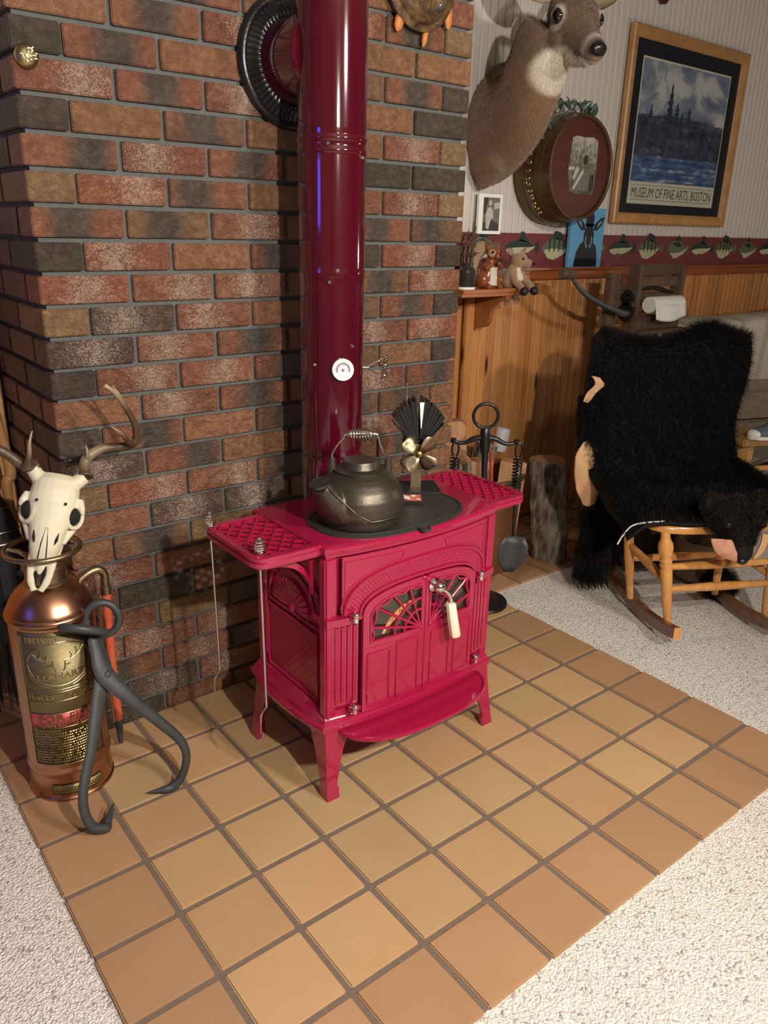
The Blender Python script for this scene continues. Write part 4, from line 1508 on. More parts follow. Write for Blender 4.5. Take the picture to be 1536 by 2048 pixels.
curved_text('ELKHART', 0.019, -0.030, 0.409, 0.0026, M['brassbright'], lab, sx=0.85)
curved_text('ELKHART', 0.019, 0.0, 0.319, 0.0028, M['brassbright'], lab, sx=1.2)
curved_text('FIRE EXTINGUISHER', 0.0165, 0.0, 0.269, 0.0026, M['brassbright'], lab, sx=0.88)
curved_text('FOR FIRE', 0.023, 0.0, 0.2135, 0.0030, M['brasslabel'], lab, sx=1.25)
curved_text('TURN BOTTOM UP', 0.0145, 0.0, 0.2000, 0.0030, M['brassbright'], lab, sx=0.95)
curved_text('DIRECTIONS', 0.009, -0.040, 0.187, 0.0026, M['brassbright'], lab)
# rows of fine raised print too small to read
b = B()
for z in [0.181 - i * 0.0068 for i in range(6)] + [0.134 - i * 0.0068 for i in range(5)]:
    u = -LU + .010
    while u < LU - .012:
        w = random.uniform(.002, .005)
        if random.random() < .85:
            b.add([on_tank(u, z - .0018, .0018), on_tank(u + w, z - .0018, .0018), on_tank(u + w, z + .0018, .0018), on_tank(u, z + .0018, .0018), on_tank(u + w / 2, z, .0030)], [(0, 1, 4), (1, 2, 4), (2, 3, 4), (3, 0, 4)])
        u += w + .0012
o = b.obj('fine_print', M['brass'], lab, ang=10); o['kind'] = 'stuff'
pl_ = curved_sheet(-0.050, 0.062, 0.018, 0.044, 0.0036, M['brasslabel'], 'base_plate', ex)
b = B()
for z in (0.037, 0.031, 0.025):
    u = -0.045
    while u < 0.056:
        w = random.uniform(.002, .005)
        b.add([on_tank(u, z - .0018, .0042), on_tank(u + w, z - .0018, .0042), on_tank(u + w, z + .0018, .0042), on_tank(u, z + .0018, .0042), on_tank(u + w / 2, z, .0052)], [(0, 1, 4), (1, 2, 4), (2, 3, 4), (3, 0, 4)])
        u += w + .0012
o = b.obj('fine_print', M['brass'], pl_, ang=10); o['kind'] = 'stuff'
# hose with brass elbow and lead nozzle
b = B(); b.tube(catmull([(EX + 0.078, EY + 0.03, 0.482), (0.006, -0.100, 0.494), (0.026, -0.100, 0.496), (0.038, -0.100, 0.482), (0.038, -0.100, 0.458), (0.038, -0.100, 0.440)], 5), 0.0098, 12); b.lathe([(0.0125, 0.432), (0.0125, 0.452), (0.010, 0.454)], (0.038, -0.100, 0), 14); ho_e = b.obj('hose_elbow', M['bronze'], ex)
b = B(); b.tube(catmull([(0.038, -0.100, 0.434), (0.035, -0.100, 0.33), (0.034, -0.100, 0.20), (0.036, -0.098, 0.085)], 5), 0.0108, 14); b.obj('hose', M['hose'], ex)
b = B(); b.lathe([(0.0125, 0.088), (0.0125, 0.076), (0.009, 0.072), (0.0065, 0.03), (0.006, 0.018), (0.004, 0.018)], (0.036, -0.098, 0), 14); b.obj('nozzle', M['tong'], ex)
b = B(); b.tube([(0.012, -0.125, 0.45), (0.014, -0.128, 0.20), (0.016, -0.128, 0.10)], 0.0025, 6); b.obj('hose_wire', M['steel'], ex)

# ================================================================== deer skull
skl = thing('deer_skull', 'bleached deer skull with antlers resting on the copper extinguisher', 'skull', (-0.09, -0.16, 0.52))


def lerp3(a, c, t): return Vector(a) * (1 - t) + Vector(c) * t


S_T, S_B = Vector((-0.040, -0.120, 0.742)), Vector((-0.1290, -0.186, 0.518))
ax = (S_B - S_T).normalized(); sr = Vector((0.93, -0.33, 0.0)); sr = (sr - ax * sr.dot(ax)).normalized(); sf = sr.cross(ax)
if sf.y > 0: sf = -sf
SL = (S_B - S_T).length


def sk(t, x, y): return S_T + ax * (SL * t) + sr * x + sf * y


b = B()
rings = []
for t, w, d, off in ((0.0, 0.030, 0.026, -0.012), (0.05, 0.046, 0.036, -0.010), (0.14, 0.050, 0.040, -0.006), (0.24, 0.052, 0.036, 0.0), (0.33, 0.048, 0.030, 0.004), (0.42, 0.041, 0.027, 0.006), (0.52, 0.036, 0.027, 0.006), (0.64, 0.032, 0.026, 0.004), (0.74, 0.026, 0.021, 0.003)):
    rings.append([sk(t, w * cos(a) * (1 if abs(cos(a)) < .9 else .97), off + d * sin(a)) for a in [2 * PI * j / 20 for j in range(20)]])
b.loft(rings)
b.tube([sk(0.70, 0, 0.012), sk(0.80, -0.001, 0.012), sk(0.86, -0.001, 0.008)], [(0.012, 0.006), (0.010, 0.005), (0.004, 0.003)], 10, up=sf)
for s in (-1, 1):
    # eye ring and cheek bone
    b.torus(sk(0.335, s * 0.046, 0.006), 0.0225, 0.0050, (sr * s * 0.75 + sf * 0.66), 28, 8, ry=0.026)
    b.tube([sk(0.30, s * 0.056, -0.014), sk(0.40, s * 0.054, -0.016), sk(0.50, s * 0.040, -0.006), sk(0.58, s * 0.032, 0.0)], [0.006, 0.007, 0.008, 0.007], 10)
    b.tube([sk(0.20, s * 0.050, 0.0), sk(0.27, s * 0.058, 0.008), sk(0.31, s * 0.062, 0.004)], [0.010, 0.008, 0.005], 10)
    # antler stub
    b.tube([sk(0.06, s * 0.036, 0.0), sk(-0.01, s * 0.052, -0.002)], [0.016, 0.0145], 12)
    # premaxilla prongs
    b.tube(catmull([sk(0.70, s * 0.020, 0.006), sk(0.82, s * 0.019, 0.006), sk(0.93, s * 0.014, 0.004), sk(1.0, s * 0.006, 0.002)], 3), [(0.0095, 0.005)] * 3 + [(0.0085, 0.005)] * 4 + [(0.007, 0.004)] * 3, 10, up=sf)
    # tooth row
    b.tube([sk(0.52, s * 0.030, -0.022), sk(0.70, s * 0.024, -0.022)], 0.0065, 8)
me = organic(b, 0.0026, 3, 0.5)
so = link('cranium', me, M['bone'], skl, ang=80)
b = B()
for s in (-1, 1):
    b.sphere(sk(0.335, s * 0.042, 0.004), (0.017, 0.017, 0.021), 14, 10)
    b.sphere(sk(0.25, s * 0.028, 0.0345), (0.0028, 0.0028, 0.0034), 8, 6)
    b.tube([sk(0.50, s * 0.024, 0.0265), sk(0.56, s * 0.022, 0.0275), sk(0.60, s * 0.0195, 0.027)], [0.0008, 0.0032, 0.0008], 8)
    b.tube([sk(0.77, s * 0.009, 0.0060), sk(0.86, s * 0.0085, 0.0060), sk(0.94, s * 0.005, 0.004)], [0.002, 0.0048, 0.0015], 8)
    b.tube([sk(0.46, s * 0.0015, 0.0330), sk(0.60, s * 0.006, 0.0310), sk(0.73, s * 0.008, 0.0245)], [0.0004, 0.0011, 0.0013], 6)
o = b.obj('socket', M['dark'], skl); o['kind'] = 'stuff'
k = N('antler'); a_ = k.n('ShaderNodeAttribute', attribute_name='col'); v = k.coord(); n = k.noise(v, 90, 5, 0.7)
k.set(base=k.mix(k.math('MULTIPLY', n, 0.5), a_.outputs['Color'], (0.07, 0.035, 0.018)), rough=0.42); k.bump(n, 0.5, 0.002); M['antler'] = k.m


def antler(beam, tines, r0, r1, name, base, parent, knob=True):
    b = B()
    P = catmull(beam, 5); n = len(P)
    b.tube(P, [r0 + (r1 - r0) * (i / (n - 1)) ** 1.1 for i in range(n)], 12)
    for t in tines:
        Q = catmull(t[:-1], 4); m_ = len(Q); r = t[-1]
        b.tube(Q, [r * (1 - 0.85 * i / (m_ - 1)) for i in range(m_)], 10)
    if knob:
        for j in range(14):
            a = 2 * PI * j / 14
            d = (Vector(beam[1]) - Vector(beam[0])).normalized(); u = d.orthogonal().normalized(); w = d.cross(u)
            b.sphere(Vector(beam[0]) + (u * cos(a) + w * sin(a)) * r0 * 1.15, r0 * 0.35, 6, 4)
    me = organic(b, 0.0022, 2, 0.5)
    tips = [Vector(t[-2]) for t in tines] + [Vector(beam[-1])]
    T = np.array([tuple(p) for p in tips]); Bp = np.array(tuple(beam[0]))

    def cf(co):
        d = np.min(np.linalg.norm(co[:, None] - T[None], axis=2), axis=1)
        f = np.clip(d / 0.062, 0, 1)[:, None]
        hi, lo = np.array([0.52, 0.41, 0.25]), np.array([0.075, 0.040, 0.020])
        return hi * (1 - f) + lo * f
    vcol(me, cf)
    return link(name, me, M['antler'], parent, ang=80)


antler([sk(-0.02, 0.053, -0.002), (0.020, -0.118, 0.762), (0.055, -0.118, 0.782), (0.098, -0.120, 0.781), (0.124, -0.135, 0.790), (0.123, -0.150, 0.832), (0.100, -0.160, 0.880), (0.078, -0.168, 0.912), (0.058, -0.172, 0.930)],
       [[(0.120, -0.135, 0.785), (0.100, -0.160, 0.803), (0.074, -0.190, 0.832), (0.052, -0.205, 0.850), 0.0085], [(0.104, -0.158, 0.874), (0.094, -0.156, 0.900), (0.080, -0.150, 0.926), 0.0065], [(0.022, -0.124, 0.765), (0.020, -0.135, 0.785), (0.017, -0.138, 0.803), 0.006]], 0.0125, 0.004, 'antler', None, skl)
antler([sk(-0.02, -0.053, -0.002), (-0.113, -0.120, 0.778), (-0.145, -0.110, 0.808), (-0.195, -0.110, 0.825), (-0.235, -0.125, 0.860), (-0.235, -0.15, 0.905), (-0.20, -0.17, 0.95)],
       [[(-0.108, -0.126, 0.765), (-0.100, -0.146, 0.795), (-0.096, -0.150, 0.825), (-0.088, -0.152, 0.850), 0.0085], [(-0.232, -0.125, 0.858), (-0.205, -0.16, 0.882), (-0.18, -0.185, 0.90), 0.0075]], 0.0125, 0.004, 'antler', None, skl)

# ================================================================== ice tongs
TPX = Vector((-0.031, -0.262, 0.322))
tg = thing('ice_tongs', 'dark grey forged iron ice tongs with loop grips leaning on the extinguisher', 'tongs', (-0.03, -0.30, 0))


def tong_arm(pts, rad, name, yoff):
    b = B()
    P = catmull([(x, y + yoff, z) for x, y, z in pts], 6)
    R_ = list(zip(lerp_list([r[0] for r in rad], 6), lerp_list([r[1] for r in rad], 6)))
    b.tube(P, R_, 10, up=(0.2, -1, 0.25))
    return b


# right-hand hook (crosses over to the left grip)
b = tong_arm([(-0.040, -0.228, 0.402), (-0.040, -0.240, 0.372), (-0.034, -0.262, 0.324), (0.006, -0.285, 0.262), (0.060, -0.300, 0.188), (0.101, -0.312, 0.128), (0.112, -0.318, 0.082), (0.100, -0.318, 0.036), (0.080, -0.316, 0.012), (0.058, -0.312, 0.008), (0.020, -0.300, 0.010)],
             [(.014, .007), (.0155, .0075), (.021, .0065), (.0155, .007), (.0125, .007), (.0112, .007), (.0105, .007), (.0105, .0075), (.0115, .0085), (.010, .008), (.0012, .0012)], 'arm', -0.006)
b.obj('hook_arm', M['tong'], tg, ang=60)
b = tong_arm([(-0.030, -0.228, 0.402), (-0.032, -0.240, 0.372), (-0.034, -0.262, 0.324), (-0.062, -0.288, 0.262), (-0.092, -0.318, 0.190), (-0.128, -0.348, 0.112), (-0.134, -0.362, 0.064), (-0.122, -0.368, 0.026), (-0.096, -0.366, 0.009), (-0.086, -0.350, 0.012), (-0.060, -0.318, 0.026)],
             [(.014, .007), (.0145, .0075), (.021, .0065), (.0165, .007), (.0135, .007), (.0118, .007), (.011, .007), (.011, .0075), (.0118, .009), (.010, .008), (.0012, .0012)], 'arm', 0.006)
b.obj('hook_arm', M['tong'], tg, ang=60)
b = B(); b.lathe([(0.0, -0.012), (0.010, -0.010), (0.010, 0.010), (0.0065, 0.014), (0, 0.015)], TPX, 16, Vector((0.1, -1, 0.25)).to_track_quat('Z', 'Y').to_matrix()); b.obj('pivot', M['tong'], tg)
b = B(); b.torus((-0.012, -0.216, 0.430), 0.035, 0.0086, (-0.35, -1.0, 0.1), 32, 10, ry=0.038); b.obj('loop_grip', M['tong'], tg)
b = B(); b.tube([Vector((-0.064, -0.255, 0.437)) + Vector((.042, .004, -.021)) * cos(t) + Vector((.006, -.032, .012)) * sin(t) for t in np.linspace(0, 2 * PI, 33)[:-1]], 0.0088, 10, closed=True); b.obj('loop_grip', M['tong'], tg)

# ================================================================== brass medallion on the brick
b = B(); qy = Vector((0, -1, 0)).to_track_quat('Z', 'Y').to_matrix()
b.lathe([(0.021, 0), (0.0225, 0.003), (0.0225, 0.010), (0.019, 0.016), (0.012, 0.020), (0.0, 0.022)], (0.027, 0.001, 1.543), 32, qy)
for j in range(22):
    a, r = random.uniform(0, 2 * PI), random.uniform(0.002, 0.018)
    b.sphere((0.027 + r * cos(a), -0.0205 + r * r * 14, 1.543 + r * sin(a)), (0.003, 0.0018, 0.0022), 6, 4)
tag(b.obj('brass_medallion', M['brassbright'], None, (0.027, 0.0, 1.543)), 'round embossed brass medallion fixed near the upper left corner of the bricks', 'medallion')

# ================================================================== turtle on the chimney (only its lower edge is in view)
k = N('shell'); v = k.coord(); n = k.noise(v, 30, 5, 0.65, 1.0); k.set(base=k.ramp(n, [(0.35, (0.022, 0.014, 0.010)), (0.52, (0.10, 0.052, 0.020)), (0.72, (0.20, 0.115, 0.04))]), rough=0.3, coat=0.5); k.bump(n, 0.3, 0.003); M['shell'] = k.m
M['orange'] = plain('orange_wood', (0.50, 0.165, 0.035), 0.5, 0, 0.2, 60, 0.2)
tu = thing('turtle_plaque', 'brown turtle shell wall ornament with orange feet hung high on the bricks', 'ornament', (1.01, 0, 1.85))
TC = Vector((1.000, -0.02, 1.862))
b = B(); b.sphere(TC, (0.112, 0.060, 0.132), 36, 24)
b.loft([[TC + Vector((r * 1.0 * cos(a), y, r * 1.17 * sin(a))) for a in [2 * PI * j / 40 for j in range(40)]] for r, y in ((0.108, 0.012), (0.119, 0.004), (0.121, -0.006), (0.112, -0.014), (0.10, -0.018))])
b.obj('carapace', M['shell'], tu)
b = B()
for a in (0.5, 1.5, 2.6, 3.7, 4.71, 5.8): b.tube([TC + Vector((0.035 * cos(a), -0.062, 0.045 * sin(a))), TC + Vector((0.075 * cos(a), -0.047, 0.088 * sin(a))), TC + Vector((0.108 * cos(a), -0.010, 0.126 * sin(a)))], 0.0035, 6)
b.torus(TC + Vector((0, -0.058, 0)), 0.038, 0.0035, (0, 1, 0), 6, 6, ry=0.05)
b.obj('scute_ridge', M['shell'], tu)
for dx, dz, lx, lz, w in ((-0.058, -0.110, -0.012, -0.038, 0.014), (0.028, -0.120, -0.010, -0.052, 0.009), (0.100, -0.070, 0.002, -0.050, 0.013), (-0.10, 0.08, -0.03, 0.03, 0.014), (0.10, 0.08, 0.03, 0.03, 0.014), (0.0, 0.135, 0.0, 0.05, 0.02)):
    b = B(); p = TC + Vector((dx, 0.004, dz)); d = Vector((lx, 0.0, lz))
    b.tube([p - d * 0.3, p + d * 0.3, p + d * 0.75, p + d], [(w * .7, .008), (w, .008), (w * .9, .007), (w * .25, .003)], 12, up=(0, -1, 0))
    b.obj('foot' if dz < 0.13 else 'head', M['orange'], tu)

# ================================================================== broom and board in the left corner
br = thing('hearth_broom', 'dark bristled hearth broom standing in the shadow left of the chimney', 'broom', (-0.105, 0.28, 0))
M['bristle'] = plain('dark_bristle', (0.018, 0.020, 0.022), 0.6, 0, 0.4, 200, 0.3)
b = B()
BX, BY = -0.112, 0.28
b.loft([[Vector((BX + w * cos(a), BY + d * sin(a), z)) for a in [2 * PI * j / 24 for j in range(24)]] for z, w, d in ((0.20, 0.092, 0.05), (0.36, 0.085, 0.046), (0.46, 0.070, 0.038), (0.54, 0.052, 0.030), (0.60, 0.030, 0.022))])
for j in range(140):
    a = random.uniform(0, 2 * PI); r = random.uniform(.8, 1.05)
    b.tube([(BX + 0.055 * cos(a), BY + 0.03 * sin(a), 0.52), (BX + 0.088 * r * cos(a), BY + 0.05 * r * sin(a), 0.3), (BX + 0.10 * r * cos(a), BY + 0.055 * r * sin(a), random.uniform(0.0, 0.06))], [0.0022, 0.002, 0.001], 4)
b.obj('bristles', M['bristle'], br)
b = B()
for z, w in ((0.50, 0.064), (0.47, 0.071), (0.56, 0.047)): b.torus((BX, BY, z), w, 0.003, (0, 0, 1), 28, 6, ry=w * .56)
b.obj('binding', M['steel'], br)
b = B(); b.tube([(BX, BY, 0.56), (BX - 0.01, BY, 0.9), (BX - 0.012, BY, 1.22)], [0.014, 0.012, 0.012], 12); b.obj('handle', M['oak'], br)
b = B(); b.box((-0.026, 0.455, 0.46), (0.040, 0.030, 0.90), bev=0.004); o = b.obj('trim_1', M['oak'])
o['kind'] = 'structure'
b = B(); b.tube(catmull([(-0.046, 0.30, 0.02), (-0.052, 0.30, 0.40), (-0.058, 0.30, 0.60), (-0.044, 0.30, 0.64), (-0.060, 0.30, 0.80), (-0.070, 0.30, 0.95)], 5), lerp_list([0.009, 0.010, 0.013, 0.014, 0.012, 0.010], 5), 10)
tag(b.obj('wooden_paddle', M['oak'], None, (-0.05, 0.30, 0)), 'slim orange wooden paddle leaning between the broom and chimney', 'paddle')

# ================================================================== mounted deer
dm = thing('deer_mount', 'shoulder mount of a brown white tailed deer on the bead board wall', 'deer mount', (1.80, 0.48, 1.60))
mid = Vector((1.663, 0.036, 1.855)); fw = Vector((-0.340, -0.845, -0.45)).normalized()
lat = Vector((0.93, -0.37, 0)).normalized(); lat = (lat - fw * lat.dot(fw)).normalized()
upv = lat.cross(fw)
if upv.z < 0: upv = -upv


def hp(f, l, u): return mid + fw * f + lat * l + upv * u


def ell(c, u, w, ru, rw, n=24): return [c + u * (ru * cos(2 * PI * j / n)) + w * (rw * sin(2 * PI * j / n)) for j in range(n)]


b = B()
# shoulders and neck
path = [(1.778, 0.492, 1.595), (1.764, 0.44, 1.590), (1.740, 0.36, 1.605), (1.712, 0.275, 1.650), (1.682, 0.205, 1.715), (1.658, 0.150, 1.785), (1.658, 0.115, 1.840)]
rad = [(0.102, 0.185), (0.100, 0.180), (0.097, 0.158), (0.097, 0.140), (0.096, 0.124), (0.090, 0.112), (0.078, 0.094)]
P = catmull(path, 5)
ra, rb = lerp_list([r[0] for r in rad], 5), lerp_list([r[1] for r in rad], 5)
rings = []
for i, p in enumerate(P):
    t = (P[min(i + 1, len(P) - 1)] - P[max(i - 1, 0)]).normalized()
    w = t.cross(Vector((0, 0, 1))).normalized(); u = w.cross(t)
    rings.append([p + w * (ra[i] * cos(2 * PI * j / 28)) + u * (rb[i] * sin(2 * PI * j / 28)) for j in range(28)])
b.loft(rings)
b.tube([(1.755, 0.485, 1.475), (1.730, 0.42, 1.455), (1.710, 0.36, 1.485), (1.70, 0.30, 1.54)], [0.060, 0.050, 0.048, 0.042], 16)
b.tube([(1.745, 0.47, 1.455), (1.722, 0.44, 1.398)], [0.048, 0.018], 12)
b.tube([(1.80, 0.48, 1.73), (1.785, 0.43, 1.755), (1.75, 0.36, 1.75)], [0.06, 0.055, 0.04], 12)
# head: skull to muzzle
HR = [(-0.085, 0.056, 0.064, 0.010), (-0.045, 0.066, 0.074, 0.008), (0.0, 0.073, 0.078, -0.004), (0.045, 0.065, 0.070, -0.014), (0.09, 0.045, 0.054, -0.024), (0.130, 0.036, 0.044, -0.028), (0.165, 0.033, 0.039, -0.030), (0.188, 0.030, 0.034, -0.030), (0.203, 0.021, 0.024, -0.028)]
b.loft([ell(hp(f, 0, o), lat, upv, w, h) for f, w, h, o in HR])
for s in (-1, 1):
    b.sphere(hp(0.010, s * 0.050, 0.020), (0.030, 0.030, 0.026), 14, 10)     # brow
    b.sphere(hp(0.03, s * 0.045, -0.045), (0.034, 0.04, 0.034), 14, 10)      # cheek
b.tube([hp(0.06, 0, -0.075), hp(0.12, 0, -0.066), hp(0.168, 0, -0.062)], [0.034, 0.024, 0.018], 12)   # jaw
me = organic(b, 0.0075, 4, 0.5)


def deer_col(co):
    c = np.tile(np.array([0.210, 0.118, 0.062]), (len(co), 1))
    z = co[:, 2]; d = co - np.array(tuple(mid)); f = d @ np.array(tuple(fw)); l = d @ np.array(tuple(lat)); u = d @ np.array(tuple(upv))
    head = (f > -0.09) & (np.abs(l) < 0.11) & (u > -0.125)
    hc = np.tile(np.array([0.150, 0.095, 0.058]), (len(co), 1))

    def blend(base, col, m):
        m = np.clip(m, 0, 1)[:, None]
        return base * (1 - m) + np.array(col) * m
    dark = np.clip((co[:, 2] - 1.66) * 6, 0, 1) * np.clip((co[:, 1] - 0.2) * 5, 0, 1)
    c = blend(c, (0.125, 0.075, 0.042), dark)
    c = blend(c, (0.29, 0.185, 0.115), np.clip(1 - np.abs(co[:, 1] - 0.33) / 0.16, 0, 1) * np.clip((1.56 - z) * 8, 0, 1) * 0.6)
    hm = np.clip((f + 0.11) / 0.06, 0, 1) * np.clip((u + 0.135) / 0.03, 0, 1)
    c = c * (1 - hm[:, None]) + hc * hm[:, None]
    # throat patch
    tp = np.array([1.655, 0.060, 1.722]); tr = (co - tp) / np.array([0.085, 0.10, 0.062])
    c = blend(c, (0.60, 0.53, 0.42), (1.25 - np.linalg.norm(tr, axis=1)) * 4)
    # pale muzzle ring, eye rings, dark bridge
    c = blend(c, (0.40, 0.33, 0.26), np.clip((f - 0.148) / 0.012, 0, 1) * np.clip((0.176 - f) / 0.010, 0, 1) * 0.9)
    for s in (-1, 1):
        e = np.array(tuple(hp(0.016, s * 0.074, 0.010)))
        c = blend(c, (0.46, 0.38, 0.29), (0.040 - np.linalg.norm(co - e, axis=1)) / 0.008)
    c = blend(c, (0.55, 0.50, 0.44), np.clip((f - 0.12) / 0.02, 0, 1) * np.clip((-0.052 - u) / 0.008, 0, 1))
    c = blend(c, (0.012, 0.010, 0.010), np.clip((f - 0.182) / 0.006, 0, 1) * np.clip((u + 0.040) / 0.006, 0, 1))
    c = blend(c, (0.030, 0.022, 0.018), np.clip(1 - np.abs(u + 0.050) / 0.006, 0, 1) * np.clip((f - 0.10) / 0.02, 0, 1) * np.clip((0.19 - f) / 0.01, 0, 1))
    return c


vcol(me, deer_col)
M['fur_brown'] = attr_mat('deer_coat', 0.85, 0.25, 160, 0.3, 0.2, 0.35)
M['fur_strand'] = attr_mat('hair_strand', 0.8, spec=0.2)
de = link('body', me, M['fur_brown'], dm, ang=180)
tmpme = de.data.copy()
tmpme.transform(Matrix.Translation(ORG[dm.name]))


def deer_comb(r):
    d = np.array([0.08, 0.62, -0.78]); return np.tile(d, (len(r), 1))


fm = fur_mesh(tmpme, 42000, 0.012, 0.0011, deer_comb, 2.2, 0.25, lambda r: ((r - np.array(tuple(mid))) @ np.array(tuple(fw)) < 0.15), deer_col)
bpy.data.meshes.remove(tmpme)
o = link('coat_hair', fm, M['fur_strand'], dm, smooth=False); o['kind'] = 'stuff'
M['eye'] = plain('dark_glass_eye', (0.006, 0.004, 0.003), 0.05, coat=1.0)
for s in (-1, 1):
    b = B(); b.sphere(hp(0.016, s * 0.0640, 0.012), (0.0235, 0.0235, 0.0235), 20, 14); b.obj('eye', M['eye'], dm)
b = B()
b.loft([ell(hp(f, 0, u), lat, upv, w, h, 18) for f, u, w, h in ((0.180, -0.018, 0.024, 0.015), (0.196, -0.019, 0.0255, 0.018), (0.204, -0.021, 0.022, 0.015), (0.2075, -0.022, 0.014, 0.009))])
b.obj('nose', M['black'], dm, ang=80)
b = B()
for s in (-1, 1): b.sphere(hp(0.2015, s * 0.0145, -0.022), (0.006, 0.005, 0.006), 10, 8)
b.obj('nostril', M['dark'], dm)
M['earfur'] = plain('ear_fur', (0.27, 0.19, 0.12), 0.85, 0, 0.5, 160, 0.3)
for s in (-1, 1):
    b = B()
    a0 = hp(-0.060, s * 0.058, 0.045); d = (lat * s * 0.92 + upv * 0.42 - fw * 0.20).normalized(); w = upv.cross(d).normalized(); w2 = d.cross(w)
    Q = []
    for t, ww, cup in ((0.0, 0.018, 0.9), (0.12, 0.034, 0.8), (0.35, 0.046, 0.55), (0.6, 0.044, 0.40), (0.82, 0.028, 0.30), (1.0, 0.004, 0.2)):
        Q.append([a0 + d * (0.155 * t) + w2 * (ww * u_) - w * (ww * cup * (1 - u_ * u_)) for u_ in np.linspace(-1, 1, 9)])
    b.grid(Q); o = b.obj('ear', M['earfur'], dm, ang=80); o.modifiers.new('s', 'SOLIDIFY').thickness = 0.004
for s in (-1, 1):
    q0 = hp(-0.055, s * 0.030, 0.062)
    antler([q0, q0 + Vector((0, 0.02, 0.05)) + lat * s * 0.04, q0 + Vector((0.0, 0.05, 0.12)) + lat * s * 0.13, q0 + Vector((0, -0.02, 0.20)) + lat * s * 0.18, q0 + Vector((0, -0.12, 0.25)) + lat * s * 0.12],
           [[q0 + Vector((0, 0.05, 0.12)) + lat * s * 0.13, q0 + Vector((0, 0.03, 0.20)) + lat * s * 0.11, q0 + Vector((0, 0.02, 0.27)) + lat * s * 0.10, 0.010], [q0 + Vector((0, -0.02, 0.20)) + lat * s * 0.18, q0 + Vector((0, -0.03, 0.26)) + lat * s * 0.17, q0 + Vector((0, -0.04, 0.31)) + lat * s * 0.16, 0.009]], 0.014, 0.005, 'antler', None, dm)

# ================================================================== keg end with a photograph
KC = Vector((2.125, 0.0, 1.480)); KY0, KY1 = 0.486, 0.325
kg = thing('keg_plaque', 'round dark wooden keg end with brass coloured hoops and a photo on its face', 'keg', (KC.x, KY0, KC.z))
qk = Vector((0, -1, 0)).to_track_quat('Z', 'Y').to_matrix()
KCb = Vector((KC.x, KY0, KC.z))
b = B(); b.lathe([(0.180, 0.0), (0.201, 0.0), (0.2005, 0.06), (0.194, 0.11), (0.186, 0.160), (0.176, 0.163), (0.173, 0.150), (0.0, 0.150)], KCb, 72, qk); b.obj('stave', M['kegstave'], kg, ang=40)
for h0, h1, r0, r1 in ((0.004, 0.040, 0.2035, 0.2025), (0.096, 0.128, 0.1985, 0.1935)):
    b = B(); b.lathe([(r0 - 0.004, h0), (r0, h0), (r1, h1), (r1 - 0.004, h1)], KCb, 72, qk, caps=False); b.obj('hoop', M['keghoop'], kg, ang=40)
b = B(); b.lathe([(0.171, 0.149), (0.171, 0.152), (0.0, 0.152)], KCb, 72, qk); b.obj('head', M['kegwood'], kg)
b = B(); b.lathe([(0.186, 0.158), (0.187, 0.164), (0.180, 0.166), (0.176, 0.163)], KCb, 72, qk, caps=False); b.obj('rim', M['keghoop'], kg)
b = B()
for a in np.linspace(2.2, 4.2, 17):
    for q in range(2):
        aa = a + random.uniform(-.03, .03); h = 0.066 + random.uniform(-.012, .012)
        b.sphere(KCb + qk @ Vector((0, 0, h)) + Vector((0.201 * cos(PI - aa + PI) if False else 0.201 * cos(aa), 0, 0.201 * sin(aa) * -1)), (0.004, 0.008, 0.009), 8, 5)
b.obj('carved_vine', M['brass'], kg)
# mottled grey photograph glued to the head
k = N('grey_photo'); v = k.coord('Generated'); n = k.noise(v, 9, 6, 0.7, 0.8); sx = k.n('ShaderNodeSeparateXYZ'); k.l(v, sx.inputs[0])
gcol = k.ramp(k.math('ADD', k.math('MULTIPLY', n, 0.8), k.math('MULTIPLY', sx.outputs['Z'], 0.28)), [(0.34, (0.035, 0.033, 0.028)), (0.55, (0.16, 0.15, 0.125)), (0.76, (0.50, 0.47, 0.38))])
k.set(base=gcol, rough=0.35); M['photo'] = k.m
b = B()
yp = KY0 - 0.1535
pts = [(-0.082, 0.095), (-0.06, 0.103), (0.0, 0.100), (0.06, 0.104), (0.094, 0.092), (0.098, 0.02), (0.096, -0.06), (0.080, -0.098), (0.03, -0.094), (-0.04, -0.095), (-0.078, -0.088), (-0.096, -0.02), (-0.088, 0.04)]
pc = Vector((KC.x + 0.014, 0, KC.z + 0.006))
b.prism([(pc.x + a * 0.86, pc.z + c * 1.02) for a, c in pts], [], lambda a, c: Vector((a, yp + 0.001, c)), lambda a, c: Vector((a, yp, c)))
ph = b.obj('photograph', M['photo'], kg)
M['photo_light'] = plain('photo_light', (0.45, 0.42, 0.35), 0.4, 0, 0, 200, 0.2); M['photo_mid'] = plain('photo_mid', (0.14, 0.13, 0.11), 0.4, 0, 0, 200, 0.25); M['photo_dark'] = plain('photo_dark', (0.025, 0.024, 0.02), 0.4)
b = B()


def flat(bb, mi, pts, lay, c=pc, y0=yp):
    bb.m = mi
    y = y0 - 0.0004 * lay
    bb.prism([(c.x + a, c.z + e) for a, e in pts], [], lambda a, e: Vector((a, y + 0.0003, e)), lambda a, e: Vector((a, y, e)))


